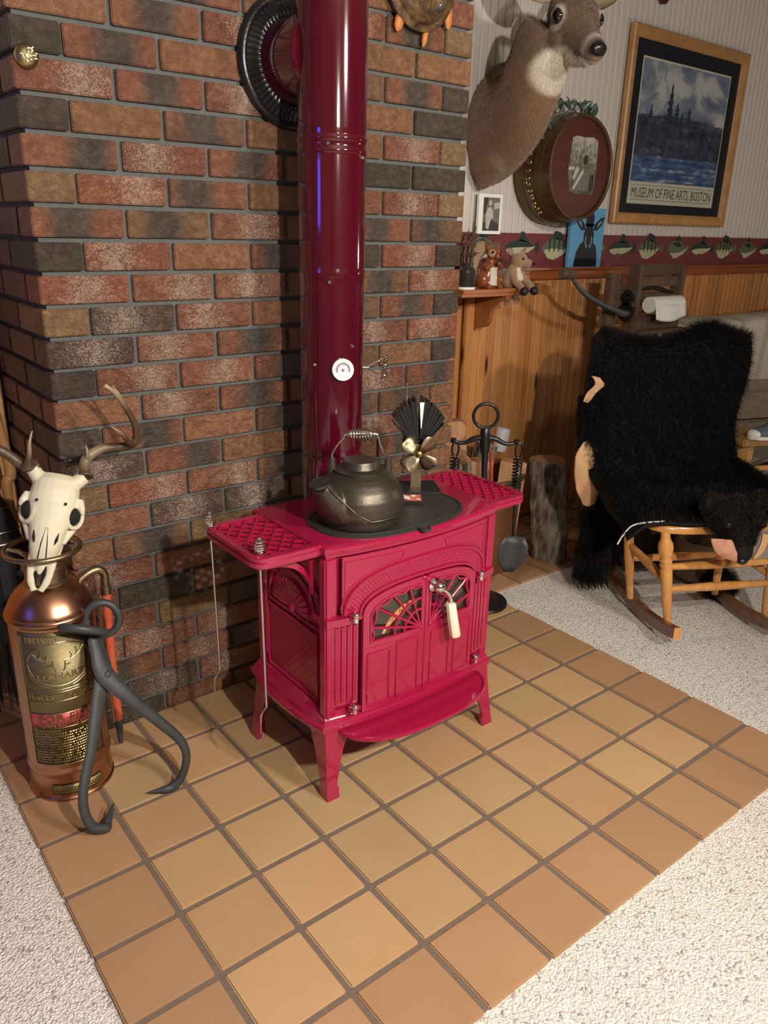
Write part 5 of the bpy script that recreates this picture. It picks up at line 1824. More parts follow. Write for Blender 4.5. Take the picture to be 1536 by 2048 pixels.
flat(b, 0, [(-0.080, -0.004), (-0.048, -0.002), (-0.046, -0.012), (-0.080, -0.016)], 1)
flat(b, 1, [(-0.055, -0.085), (-0.040, -0.04), (-0.018, -0.018), (-0.012, -0.004), (0.012, -0.012), (0.036, -0.006), (0.046, -0.03), (0.044, -0.085)], 1)
flat(b, 0, [(-0.052, -0.040), (-0.040, -0.008), (-0.028, 0.0), (-0.018, -0.012), (-0.046, -0.050)], 2)
flat(b, 0, [(-0.050, -0.078), (-0.010, -0.024), (0.004, -0.008), (0.010, -0.022), (-0.030, -0.070), (-0.040, -0.084)], 2)
flat(b, 1, [(-0.012 + 0.014 * cos(t), 0.022 + 0.020 * sin(t)) for t in np.linspace(0, 2 * PI, 14)[:-1]], 3)
flat(b, 2, [(0.016 + 0.013 * cos(t), 0.024 + 0.018 * sin(t)) for t in np.linspace(0, 2 * PI, 14)[:-1]], 3)
flat(b, 2, [(0.048, -0.09), (0.050, -0.03), (0.072, -0.024), (0.076, -0.07)], 1)
b.obj('printed_figure', [M['photo_light'], M['photo_mid'], M['photo_dark']], ph)

# greenery lying along the keg's top
M['leaf'] = plain('silk_leaf', (0.085, 0.130, 0.095), 0.55, 0, 0.2, 90, 0.35)
gs = thing('greenery_sprig', 'sprig of dusty green leaves draped over the top of the keg', 'greenery', (KC.x, 0.40, KC.z + 0.2))


def leaf(bb, p, d, n, L, w):
    d = d.normalized(); s = d.cross(n).normalized(); n = s.cross(d)
    P = []
    for t, ww, c in ((0, 0.1, 0), (0.3, 0.85, 0.06), (0.55, 1.0, 0.09), (0.8, 0.6, 0.06), (1.0, 0.03, -0.04)):
        P.append([p + d * (L * t) + n * (L * c) + s * (w * ww * u) + n * (w * 0.3 * abs(u)) for u in (-1, 0, 1)])
    bb.grid(P)


b = B(); stem = []
for i, a in enumerate(np.linspace(2.75, 1.05, 9)): stem.append((KC.x + 0.206 * cos(a), 0.405 - 0.05 * sin(i * 0.5), KC.z + 0.206 * sin(a)))
b.tube(catmull(stem, 4), 0.0022, 6); b.obj('stem', M['leaf'], gs)
for i in range(34):
    a = random.uniform(1.0, 2.75)
    rn = Vector((cos(a), 0, sin(a))); p = Vector((KC.x, random.uniform(0.34, 0.43), KC.z)) + rn * 0.207
    d = Vector((random.uniform(-1, 1), random.uniform(-1, .6), random.uniform(-.3, .9))) + rn * 0.35
    b = B(); leaf(b, p, d, rn, random.uniform(.035, .06), random.uniform(.009, .014)); b.obj('leaf', M['leaf'], gs)

# ================================================================== framed poster
x0, x1, z0, z1, YF = 2.545, 3.450, 1.290, 2.054, 0.487
po = thing('framed_poster', 'oak framed poster with a blue lake landscape and black mat', 'poster', ((x0 + x1) / 2, YF, z0))
fw_ = 0.046


def miter(p, q, inn, name):
    """one mitred frame rail from corner p to corner q"""
    b = B()
    dx, dz = (1 if q[0] > p[0] else -1) if abs(q[0] - p[0]) > 1e-6 else 0, (1 if q[1] > p[1] else -1) if abs(q[1] - p[1]) > 1e-6 else 0
    prof = [(0, 0.0), (0, 0.020), (0.006, 0.026), (fw_ * 0.6, 0.024), (fw_ - 0.005, 0.016), (fw_, 0.010), (fw_, 0.0)]
    R = []
    for e, s in ((p, 1), (q, -1)):
        ring = []
        for a, h in prof:
            ring.append(Vector((e[0] + inn[0] * a + dx * s * a, YF - h, e[1] + inn[1] * a + dz * s * a)))
        R.append(ring)
    b.loft(R); b.obj(name, M['oak'], po, ang=30)


miter((x0, z0), (x1, z0), (0, 1), 'frame_rail'); miter((x0, z1), (x1, z1), (0, -1), 'frame_rail')
miter((x0, z0), (x0, z1), (1, 0), 'frame_rail'); miter((x1, z0), (x1, z1), (-1, 0), 'frame_rail')
M['mat'] = plain('black_mat', (0.010, 0.012, 0.020), 0.35)
b = B(); b.box(((x0 + x1) / 2, YF - 0.004, (z0 + z1) / 2), (x1 - x0 - 0.03, 0.006, z1 - z0 - 0.03)); b.obj('mat', M['mat'], po)
sx0, sx1, sz0, sz1 = x0 + 0.100, x1 - 0.115, z0 + 0.085, z1 - 0.105
b = B(); b.box(((sx0 + sx1) / 2, YF - 0.0078, (sz0 + sz1) / 2), (sx1 - sx0, 0.001, sz1 - sz0))
M['cream'] = plain('poster_cream', (0.50, 0.48, 0.38), 0.5)
sheet = b.obj('poster_sheet', M['cream'], po)
# painted lake scene: clouds, dark hills, blue water
k = N('lake_picture'); v = k.coord('Generated'); sx = k.n('ShaderNodeSeparateXYZ'); k.l(v, sx.inputs[0]); Z = sx.outputs['Z']
n1 = k.noise(v, 3.2, 6, 0.62, 0.5); n2 = k.noise(v, 10, 5, 0.7, 0.4)
mp = k.n('ShaderNodeMapping'); mp.inputs['Scale'].default_value = (2.2, 1, 11); k.l(v, mp.inputs['Vector']); n3 = k.noise(mp.outputs[0], 2.2, 5, 0.65)
sky = k.ramp(n1, [(0.36, (0.055, 0.09, 0.17)), (0.50, (0.17, 0.21, 0.27)), (0.60, (0.42, 0.43, 0.41))])
hill = k.ramp(n2, [(0.35, (0.012, 0.016, 0.035)), (0.55, (0.045, 0.052, 0.085)), (0.72, (0.14, 0.13, 0.17))])
wat = k.ramp(n3, [(0.38, (0.018, 0.050, 0.140)), (0.54, (0.06, 0.12, 0.24)), (0.66, (0.36, 0.40, 0.42))])
zz = k.math('ADD', Z, k.math('MULTIPLY_ADD', n1, 0.16, -0.08))
hm = k.ramp(zz, [(0.555, 1.0), (0.575, 0.0)]); wm = k.ramp(k.math('ADD', Z, k.math('MULTIPLY_ADD', n2, 0.06, -0.03)), [(0.215, 1.0), (0.235, 0.0)])
c = k.mix(hm, sky, hill); c = k.mix(wm, c, wat)
k.set(base=c, rough=0.45); M['lake'] = k.m
pz0 = sz0 + 0.092
b = B(); b.box(((sx0 + sx1) / 2, YF - 0.0088, (pz0 + sz1 - 0.008) / 2), (sx1 - sx0 - 0.014, 0.001, sz1 - 0.008 - pz0)); pic = b.obj('lake_picture', M['lake'], sheet)
# fir trees standing up over the far shore
M['fir'] = plain('painted_fir', (0.018, 0.026, 0.050), 0.6, 0, 0, 300, 0.4)
b = B()
for fx, fz, fh, fww in ((0.34, 0.50, 0.17, 0.050), (0.42, 0.49, 0.10, 0.045), (0.56, 0.50, 0.09, 0.042), (0.14, 0.52, 0.06, 0.030), (0.48, 0.49, 0.06, 0.035)):
    b = B()
    X = sx0 + (sx1 - sx0) * fx; Zb = pz0 + (sz1 - pz0) * fz
    pts = [(X - .004, Zb - .03)]; L, R_ = [], []
    for q in range(6):
        t = q / 6; w = fww * (1 - t) * random.uniform(.7, 1.2)
        L += [(X - w, Zb + fh * t), (X - w * .35, Zb + fh * (t + .07))]; R_ += [(X + w * random.uniform(.6, 1.1), Zb + fh * t + .004), (X + w * .35, Zb + fh * (t + .08))]
    pl2 = L + [(X, Zb + fh)] + list(reversed(R_))
    b.prism(pl2, [], lambda a, e: Vector((a, YF - 0.0094, e)), lambda a, e: Vector((a, YF - 0.0097, e)))
    b.obj('painted_fir', M['fir'], pic)
M['ink'] = plain('ink', (0.045, 0.042, 0.035), 0.6)
vs, fs = text_mesh('MUSEUM OF FINE ARTS, BOSTON', 0.060, 0.0002, 'CENTER')
wd = max(v.x for v in vs) - min(v.x for v in vs); scx = (sx1 - sx0 - 0.05) / wd
b = B(); b.add([Vector(((sx0 + sx1) / 2 + v.x * scx, YF - 0.0086 - v.z, sz0 + 0.027 + v.y)) for v in vs], fs)
for zz_ in (0.018, 0.078): b.box(((sx0 + sx1) / 2, YF - 0.0086, sz0 + zz_), (sx1 - sx0 - 0.03, 0.0004, 0.0016))
b.obj('printed_title', M['ink'], sheet, fix=False)

# ================================================================== small pictures
cz0, cz1, cx0, cx1 = 1.108, 1.345, 2.262, 2.485
M['bluepaint'] = plain('sky_blue_paint', (0.115, 0.34, 0.58), 0.55, 0, 0.1, 8, 0.3)
cv = thing('deer_painting', 'unframed bright blue canvas with a black deer silhouette below the keg', 'painting', ((cx0 + cx1) / 2, 0.47, cz0))
b = B(); b.box(((cx0 + cx1) / 2, 0.468, (cz0 + cz1) / 2), (cx1 - cx0, 0.016, cz1 - cz0), bev=0.002); can = b.obj('canvas', M['bluepaint'], cv)
M['silh'] = plain('painted_black', (0.006, 0.007, 0.009), 0.5); M['palebl'] = plain('painted_pale', (0.16, 0.26, 0.33), 0.6)
b = B(); cc = Vector(((cx0 + cx1) / 2 + 0.01, 0, cz0)); yq = 0.4596
flat(b, 0, [(-0.085, 0.002), (-0.075, 0.06), (-0.050, 0.095), (-0.032, 0.105), (-0.034, 0.135), (-0.022, 0.158), (-0.03, 0.175), (0.03, 0.175), (0.022, 0.158), (0.034, 0.135), (0.032, 0.100), (0.055, 0.085), (0.066, 0.05), (0.070, 0.002)], 1, cc, yq)
flat(b, 0, [(-0.026, 0.165), (-0.026, 0.205), (-0.010, 0.228), (0.012, 0.228), (0.026, 0.205), (0.026, 0.165)], 1, cc, yq)
for s in (-1, 1):
    flat(b, 0, [(s * 0.024, 0.150), (s * 0.050, 0.148), (s * 0.082, 0.172), (s * 0.096, 0.204), (s * 0.070, 0.198), (s * 0.036, 0.176)], 1, cc, yq)
    flat(b, 1, [(s * 0.046, 0.158), (s * 0.076, 0.178), (s * 0.080, 0.192), (s * 0.056, 0.180)], 2, cc, yq)
    flat(b, 1, [(s * 0.012, 0.075), (s * 0.024, 0.10), (s * 0.020, 0.13), (s * 0.014, 0.118), (s * 0.016, 0.10), (s * 0.006, 0.085)], 2, cc, yq)
b.obj('painted_deer', [M['silh'], M['palebl']], can)
fp_ = thing('photo_frame', 'small white framed black and white photo beside the brick edge', 'photo frame', (1.80, 0.46, 1.235))
b = B(); b.box((1.792, 0.474, 1.305), (0.125, 0.014, 0.142), bev=0.002); b.obj('frame', M['white'], fp_)
b = B(); b.box((1.795, 0.4655, 1.305), (0.085, 0.003, 0.118)); ph2 = b.obj('photograph', M['photo_mid'], fp_)
b = B(); c2 = Vector((1.795, 0, 1.305)); y2 = 0.4635
flat(b, 2, [(-0.042, -0.058), (0.042, -0.058), (0.042, -0.035), (0.0, -0.02), (-0.042, -0.03)], 1, c2, y2)
flat(b, 0, [(-0.028, -0.050), (-0.032, 0.0), (-0.022, 0.022), (-0.008, 0.026), (0.004, 0.016), (0.010, -0.012), (-0.004, -0.02), (-0.014, -0.054)], 2, c2, y2)
flat(b, 0, [(-0.010 + 0.009 * cos(t), 0.040 + 0.010 * sin(t)) for t in np.linspace(0, 2 * PI, 12)[:-1]], 2, c2, y2)
flat(b, 0, [(0.012, 0.018), (0.040, 0.022), (0.040, 0.044), (0.010, 0.040)], 1, c2, y2)
flat(b, 2, [(-0.042, 0.0), (-0.034, 0.0), (-0.022, 0.056), (-0.042, 0.058)], 1, c2, y2)
b.obj('printed_figure', [M['photo_light'], M['photo_mid'], M['photo_dark']], ph2)
M['maroon'] = plain('maroon_felt', (0.060, 0.006, 0.009), 0.8, 0, 0.3, 200, 0.2)
b = B(); b.prism([(2.62, 2.30), (2.70, 2.34), (2.90, 2.30), (2.755, 2.150), (2.72, 2.145)], [], lambda a, c: Vector((a, 0.486, c)), lambda a, c: Vector((a, 0.478, c)))
b.prism([(2.64, 2.292), (2.70, 2.322), (2.86, 2.292), (2.74, 2.172)], [], lambda a, c: Vector((a, 0.478, c)), lambda a, c: Vector((a, 0.473, c)))
tag(b.obj('felt_pennant', M['maroon'], None, (2.75, 0.48, 2.2)), 'dark maroon pennant tip on the wall above the framed poster', 'pennant')

# ================================================================== corner shelf and its ornaments
ZS = 1.047
cs = thing('corner_shelf', 'reddish wooden corner shelf on a curved bracket beside the chimney', 'shelf', (1.75, 0.48, ZS))
b = B(); pl_s = [(1.50, 0.478), (1.50, 0.285), (1.742, 0.285), (1.785, 0.30), (2.110, 0.478)]
b.prism(pl_s, [], lambda a, c: Vector((a, c, ZS - 0.012)), lambda a, c: Vector((a, c, ZS)))
b.prism([(a if a < 1.6 else a - 0.006, c if c > .4 else c + 0.007) for a, c in pl_s], [], lambda a, c: Vector((a, c, ZS - 0.026)), lambda a, c: Vector((a, c, ZS - 0.012)))
b.obj('board', M['shelfwood'], cs, ang=30)
b = B()
prof = [(0.478, ZS - 0.026), (0.300, ZS - 0.026), (0.302, ZS - 0.040)]
for i in range(13):
    t = i / 12; prof.append((0.315 + 0.128 * t + 0.016 * sin(2 * PI * t), ZS - 0.046 - 0.112 * (0.5 - 0.5 * cos(PI * t ** 0.9))))
prof += [(0.470, ZS - 0.170), (0.478, ZS - 0.172)]
b.prism(prof, [], lambda a, c: Vector((1.735, a, c)), lambda a, c: Vector((1.755, a, c)))
b.obj('bracket', M['shelfwood'], cs, ang=30)
b = B(); b.box((1.712, 0.468, 0.52), (0.044, 0.020, 0.98), bev=0.003); tag(b.obj('trim_2', M['pine']), kind='structure')

# squirrel (glazed figurine with plush tail)
sq = thing('squirrel_figurine', 'glazed brown squirrel figurine with fuzzy tail on the corner shelf', 'figurine', (1.66, 0.33, ZS))
SQ = Vector((1.672, 0.338, ZS))
fd = Vector((-0.15, -0.99, 0)); ri = Vector((0.985, -0.17, 0))


def sp3(x, y, z): return SQ + ri * x + fd * y + Vector((0, 0, z))


b = B()
b.loft([ell(sp3(0, f, z), ri, fd, w, d, 20) for z, w, d, f in ((0.0, 0.030, 0.028, 0.0), (0.012, 0.040, 0.036, 0.0), (0.040, 0.041, 0.036, 0.0), (0.068, 0.032, 0.030, 0.004), (0.088, 0.024, 0.023, 0.008), (0.100, 0.018, 0.018, 0.012))])
b.sphere(sp3(0.002, 0.020, 0.122), (0.024, 0.026, 0.023), 18, 12); b.sphere(sp3(0.004, 0.042, 0.114), (0.014, 0.014, 0.013), 14, 10)
for s in (-1, 1):
    b.tube([sp3(s * 0.015, 0.012, 0.135), sp3(s * 0.020, 0.008, 0.150), sp3(s * 0.021, 0.006, 0.165)], [0.009, 0.007, 0.002], 10)
    b.tube([sp3(s * 0.026, 0.010, 0.080), sp3(s * 0.030, 0.030, 0.075), sp3(s * 0.014, 0.042, 0.086)], [0.013, 0.012, 0.008], 10)
    b.tube([sp3(s * 0.026, 0.0, 0.014), sp3(s * 0.026, 0.035, 0.008), sp3(s * 0.024, 0.050, 0.006)], [0.014, 0.011, 0.008], 10)
    b.sphere(sp3(s * 0.032, 0.004, 0.030), (0.020, 0.028, 0.030), 14, 10)
me = organic(b, 0.0028, 2)


def sq_col(co):
    d = co - np.array(tuple(SQ)); x = d @ np.array(tuple(ri)); y = d @ np.array(tuple(fd)); z = d[:, 2]
    c = np.tile(np.array([0.23, 0.062, 0.020]), (len(co), 1))
    m = np.clip((y - 0.024) / 0.006, 0, 1) * np.clip((0.017 - np.abs(x)) / 0.005, 0, 1) * (z < 0.075) * (z > 0.012)
    c = c * (1 - m[:, None]) + np.array([0.60, 0.55, 0.48]) * m[:, None]
    m = np.clip((0.016 - np.linalg.norm(np.c_[np.abs(x) - 0.016, y - 0.034, z - 0.124], axis=1)) / 0.005, 0, 1)
    return c * (1 - m[:, None]) + np.array([0.48, 0.33, 0.20]) * m[:, None]


vcol(me, sq_col); k = N('glazed'); a_ = k.n('ShaderNodeAttribute', attribute_name='col'); k.set(base=a_.outputs['Color'], rough=0.12, coat=1.0, coatr=0.05); M['glaze'] = k.m
link('body', me, M['glaze'], sq, ang=180)
b = B()
for s in (-1, 1): b.sphere(sp3(0.002 + s * 0.0165, 0.038, 0.127), 0.0055, 10, 8)
b.sphere(sp3(0.004, 0.056, 0.116), 0.004, 8, 6)
b.obj('eye', M['eye'], sq)
b = B(); b.sphere(sp3(0.006, 0.050, 0.088), (0.009, 0.009, 0.010), 10, 8); b.obj('acorn', M['oldwood'], sq)
M['tail'] = plain('fuzzy_tail', (0.30, 0.205, 0.115), 0.95, 0, 0.8, 220, 0.3)
b = B(); b.tube(catmull([sp3(-0.03, -0.03, 0.006), sp3(-0.045, -0.035, 0.045), sp3(-0.046, -0.035, 0.085), sp3(-0.040, -0.03, 0.125), sp3(-0.020, -0.02, 0.140), sp3(-0.006, -0.02, 0.120)], 4), lerp_list([0.012, 0.016, 0.021, 0.030, 0.026, 0.012], 4), 14)
me = organic(b, 0.0035, 2); tl_ = link('tail', me, M['tail'], sq, ang=180)

# plush fawn, legs over the shelf edge
fn = thing('plush_fawn', 'small tan plush fawn with white bib sitting on the corner shelf edge', 'plush toy', (1.80, 0.33, ZS))
FNp = Vector((1.812, 0.348, ZS)); fd = Vector((0.10, -0.995, 0)).normalized(); ri = Vector((0.995, 0.10, 0))


def fp3(x, y, z): return FNp + ri * x + fd * y + Vector((0, 0, z))


b = B()
b.loft([ell(fp3(-0.008, y, z), ri, fd, w, d, 18) for z, w, d, y in ((0.0, 0.030, 0.028, 0), (0.014, 0.040, 0.036, 0), (0.045, 0.036, 0.032, 0.004), (0.070, 0.026, 0.024, 0.010), (0.085, 0.018, 0.018, 0.014))])
b.sphere(fp3(0.002, 0.024, 0.098), (0.033, 0.030, 0.029), 18, 12); b.tube([fp3(0.010, 0.04, 0.092), fp3(0.026, 0.062, 0.083)], [0.020, 0.015], 14)
for s in (-1, 1):
    b.tube([fp3(s * 0.024, 0.012, 0.05), fp3(s * 0.034, 0.040, 0.022), fp3(s * 0.030, 0.072, 0.0)], [0.016, 0.014, 0.013], 12)
me = organic(b, 0.0032, 3)


def fn_col(co):
    d = co - np.array(tuple(FNp)); x = d @ np.array(tuple(ri)); y = d @ np.array(tuple(fd)); z = d[:, 2]
    c = np.tile(np.array([0.30, 0.175, 0.095]), (len(co), 1))
    m = np.clip((y - 0.024) / 0.005, 0, 1) * np.clip((0.020 - np.abs(x)) / 0.005, 0, 1) * (z < 0.072) * (z > 0.026)
    return c * (1 - m[:, None]) + np.array([0.68, 0.62, 0.50]) * m[:, None]


vcol(me, fn_col); M['plush'] = attr_mat('plush', 0.95, 0.6, 260, 0.5)
link('body', me, M['plush'], fn, ang=180)
for s in (-1, 1):
    b = B(); a0 = fp3(s * 0.024, 0.012, 0.116); d = (ri * s * 0.8 + Vector((0, 0, 0.62))).normalized(); w = Vector((0, 0, 1)).cross(d).normalized(); w2 = d.cross(w)
    b.grid([[a0 + d * (0.042 * t) + w2 * (ww * u_) + w * (0.004 * (1 - u_ * u_)) for u_ in (-1, -.5, 0, .5, 1)] for t, ww in ((0, .006), (.3, .012), (.6, .012), (.9, .005), (1, .001))])
    o = b.obj('ear', M['tail'], fn); o.modifiers.new('s', 'SOLIDIFY').thickness = 0.003
    b = B(); b.sphere(fp3(s * 0.031, 0.082, -0.010), (0.015, 0.016, 0.016), 12, 8); b.obj('hoof', M['blackmatte'], fn)
b = B(); b.sphere(fp3(0.031, 0.072, 0.086), 0.0065, 10, 8); b.sphere(fp3(-0.010, 0.051, 0.104), 0.0048, 10, 8); b.sphere(fp3(0.028, 0.046, 0.106), 0.0048, 10, 8); b.obj('eye', M['eye'], fn)

# dark glass jar with twigs
vj = thing('twig_jar', 'dark grey glass jar of dry twigs at the brick end of the shelf', 'jar', (1.548, 0.335, ZS))
k = N('dark_glass'); k.set(base=(0.030, 0.027, 0.024), rough=0.08, coat=1.0); M['jar'] = k.m
b = B(); b.lathe([(0.030, 0.0), (0.034, 0.003), (0.034, 0.060), (0.030, 0.070), (0.024, 0.076), (0.024, 0.088), (0.027, 0.090), (0.022, 0.088), (0.020, 0.075)], (1.556, 0.335, ZS), 28); b.obj('jar', M['jar'], vj)
b = B(); b.lathe([(0.034, 0.0), (0.0355, 0.002), (0.0355, 0.006), (0.034, 0.008)], (1.556, 0.335, ZS), 28); b.obj('pale_foot', M['white'], vj)
for q in range(9):
    b = B(); a = q * 0.7; p = Vector((1.556 + 0.012 * cos(a), 0.335 + 0.012 * sin(a), ZS + 0.03))
    b.tube([p, p + Vector((0.010 * cos(a), 0.01 * sin(a), 0.10)), p + Vector((0.026 * cos(a * 1.7), 0.02 * sin(a), 0.16 + 0.012 * (q % 4)))], [0.004, 0.0035, 0.0015], 6)
    for s in range(3): leaf(b, p + Vector((0.014 * cos(a), 0.014 * sin(a), 0.08 + 0.03 * s)), Vector((cos(a + s * 2), sin(a + s * 2), 0.8)), Vector((0, 0, 1)), 0.026, 0.006)
    b.obj('twig', M['oldwood'], vj)

# ================================================================== fireside tool stand
TSX, TSY = 1.340, -0.040
ts = thing('tool_stand', 'black iron fireside tool stand with ring top and round foot', 'tool stand', (TSX, TSY, 0))
b = B(); b.lathe([(0.092, 0.0), (0.094, 0.004), (0.090, 0.012), (0.060, 0.020), (0.028, 0.026), (0.014, 0.040), (0.0, 0.042)], (TSX + 0.02, TSY, 0), 40); b.obj('foot', M['black'], ts)
b = B(); b.tube([(TSX + 0.012, TSY, 0.03), (TSX - 0.002, TSY, 0.30), (TSX - 0.014, TSY, 0.60)], [0.010, 0.009, 0.011], 12); b.tube([(TSX - 0.014, TSY, 0.56), (TSX - 0.016, TSY, 0.59), (TSX - 0.018, TSY, 0.635), (TSX - 0.018, TSY, 0.645)], [0.014, 0.018, 0.016, 0.010], 14); b.obj('pole', M['black'], ts)
va = Vector((0.787, -0.616, 0))
b = B(); b.torus(Vector((TSX - 0.020, TSY, 0.683)), 0.040, 0.0055, Vector((0.616, 0.787, 0)), 36, 10); b.obj('ring', M['black'], ts)
b = B()
for s in (-1, 1):
    pts = [Vector((TSX - 0.016, TSY, 0.612)), Vector((TSX - 0.016, TSY, 0.606)) + va * (0.035 * s), Vector((TSX - 0.016, TSY, 0.592)) + va * (0.065 * s), Vector((TSX - 0.016, TSY, 0.592)) + va * (0.092 * s), Vector((TSX - 0.016, TSY, 0.600)) + va * (0.106 * s)]
    b.tube(catmull(pts, 4), lerp_list([0.011, 0.009, 0.007, 0.006, 0.005], 4), 10)
    e = Vector((TSX - 0.016, TSY, 0.597)) + va * (0.104 * s); b.lathe([(0.010, -0.004), (0.011, 0.004), (0.006, 0.010), (0, 0.011)], e, 12)
b.obj('cross_arm', M['black'], ts)


def hung_tool(e, nm, lab, zb):
    t = thing(nm, lab, nm.split('_')[-1], (e.x, e.y, zb))
    b = B(); b.torus(e + Vector((0, 0, -0.018)), 0.011, 0.0032, Vector((0.616, 0.787, 0)), 20, 8, ry=0.026); b.obj('eye_loop', M['black'], t)
    b = coil(e + Vector((0, 0, -0.098)), (0, 0, 1), 0.100, 0.0145, 9, 0.0030, False); b.obj('coil_grip', M['black'], t)
    b = B(); b.tube([e + Vector((0, 0, -0.045)), e + Vector((0.004, 0, -0.2)), e + Vector((0.006, -0.002, -0.345))], 0.0050, 10); b.obj('shaft', M['black'], t)
    return t


e = Vector((TSX - 0.016, TSY, 0.590)) + va * 0.104 + Vector((0, -0.012, 0))
t = hung_tool(e, 'ash_shovel', 'dark iron ash shovel with spring grip hanging right on the tool stand', 0.14)
b = B(); q = e + Vector((0.006, -0.006, -0.335)); P = []
for z, w, dp in ((0.018, 0.034, 0.010), (-0.010, 0.050, 0.016), (-0.055, 0.048, 0.014), (-0.085, 0.036, 0.006), (-0.112, 0.016, 0.0)):
    P.append([q + va * (w * u) + Vector((-0.616, -0.787, 0)) * (dp * (u * u) * 1.4 + 0.004) + Vector((-0.012 * (0.02 - z) * 10, 0, z)) for u in (-1, -.6, 0, .6, 1)])
b.grid(P); o = b.obj('blade', M['tong'], t); o.modifiers.new('s', 'SOLIDIFY').thickness = 0.002
e = Vector((TSX - 0.016, TSY, 0.590)) - va * 0.104 + Vector((0, -0.012, 0))
t = hung_tool(e, 'fire_brush', 'black fire brush with spring grip hanging left on the tool stand', 0.16)
b = B(); b.lathe([(0.020, 0.16), (0.026, 0.20), (0.016, 0.255), (0.006, 0.262)], (e.x, e.y, 0), 16); b.obj('bristles', M['bristle'], t)

# ================================================================== copper bucket of firewood
BKx, BKy, BKr = 1.600, 0.262, 0.178
bk = thing('log_bucket', 'worn copper bucket full of split firewood beside the chimney', 'bucket', (BKx, BKy, 0))
b = B(); b.lathe([(BKr - 0.012, 0.0), (BKr - 0.010, 0.004), (BKr, 0.36), (BKr + 0.008, 0.364), (BKr + 0.009, 0.376), (BKr + 0.004, 0.384), (BKr - 0.004, 0.380), (BKr - 0.006, 0.36), (BKr - 0.016, 0.012), (0.0, 0.010)], (BKx, BKy, 0), 56); b.obj('tub', M['bucket'], bk, ang=50)
b = B(); b.torus((BKx, BKy, 0.374), BKr + 0.006, 0.0075, (0, 0, 1), 56, 10); b.obj('rim', M['bronze'], bk)
k = N('bark'); v = k.coord('Object', (1, 1, 0.35)); vo = k.vor(v, 42); n = k.noise(v, 60, 6, 0.7, 1.0)
k.set(base=k.ramp(k.math('ADD', k.math('MULTIPLY', n, 0.7), k.math('MULTIPLY', vo.outputs['Distance'], 0.5)), [(0.35, (0.040, 0.026, 0.018)), (0.55, (0.145, 0.105, 0.075)), (0.78, (0.29, 0.24, 0.19))]), rough=0.9)
k.bump(k.math('ADD', n, vo.outputs['Distance']), 1.0, 0.012); M['bark'] = k.m


def split_log(bb, base, top, w, d, ang, bark=0.6):
    """wedge of firewood: bark on the round side, pale split faces; material 0 wood, 1 bark"""
    base, top = Vector(base), Vector(top)
    ax_ = (top - base).normalized(); v_ = Vector((sin(ang), cos(ang), 0)); v_ = (v_ - ax_ * v_.dot(ax_)).normalized(); u = v_.cross(ax_)
    nb = 9
    prof = [(-0.05 * w, -d)] + [(w * cos(a) , -d + 2 * d * max(0.02, sin(a)) * 0.9 + 0.0) for a in np.linspace(0.12, PI - 0.12, nb)]
    L = []
    N_ = 9
    for i in range(N_):
        t = i / (N_ - 1)
        j = [(1 + 0.05 * mnoise.noise(Vector((q * .7, t * 4, ang * 9)))) for q in range(len(prof))]
        L.append([base + (top - base) * t + u * (a * j[q]) + v_ * (c * j[q]) for q, (a, c) in enumerate(prof)])
    n = len(prof); k0 = len(bb.v)
    bb.v.extend([tuple(p) for r in L for p in r])
    for i in range(N_ - 1):
        for j in range(n):
            a, c = k0 + i * n + j, k0 + i * n + (j + 1) % n
            bb.f.append([a, c, c + n, a + n]); bb.mi.append(1 if 1 <= j < n - 1 else 0)
    bb.f.append([k0 + i for i in reversed(range(n))]); bb.mi.append(0)
    bb.f.append([k0 + (N_ - 1) * n + i for i in range(n)]); bb.mi.append(0)


logs = [((1.52, 0.20, 0.03), (1.45, 0.20, 0.455), 0.060, 0.05, 2.6, 'tall split log at the left of the copper bucket', 'wide'),
        ((1.66, 0.17, 0.03), (1.690, 0.160, 0.425), 0.050, 0.035, 0.7, 'pale split log leaning on the right rim of the copper bucket', ''),
        ((1.58, 0.25, 0.03), (1.575, 0.235, 0.430), 0.055, 0.035, 0.5, 'middle split log showing a pale face in the copper bucket', ''),
        ((1.63, 0.33, 0.03), (1.700, 0.300, 0.455), 0.048, 0.045, 3.6, 'dark bark covered log at the back right of the bucket', ''),
        ((1.50, 0.32, 0.03), (1.450, 0.340, 0.575), 0.105, 0.045, 0.6, 'broad pale log standing tallest at the back of the bucket', '')]
for (p, q, w, d, a, lab_, _x) in logs:
    b = B(); split_log(b, p, q, w, d, a)
    tag(b.obj('split_log', [M['splitwood'], M['bark']], None, p, ang=35), lab_, 'log', 'firewood in the copper bucket')
b = B(); b.lathe([(0.0, 0.0), (0.028, 0.002), (0.031, 0.07), (0.030, 0.088), (0.024, 0.094), (0.0, 0.095)], (1.742, 0.285, 0.425), 24, Matrix.Rotation(0.18, 3, 'Y'))
tag(b.obj('white_cup', plain('grey_white_plastic', (0.42, 0.41, 0.40), 0.6), None, (1.742, 0.285, 0.425)), 'pale grey cup upside down over a log in the bucket', 'cup')
b = B(); b.tube([(1.545, 0.12, 0.30), (1.545, 0.13, 0.40), (1.543, 0.135, 0.485)], [0.007, 0.007, 0.006], 10); b.sphere((1.543, 0.135, 0.487), 0.0075, 10, 8)
tag(b.obj('lighter_stick', plain('orange_plastic', (0.60, 0.10, 0.04), 0.35), None, (1.545, 0.12, 0.30)), 'thin orange lighter stick poking up behind the tool stand pole', 'lighter')

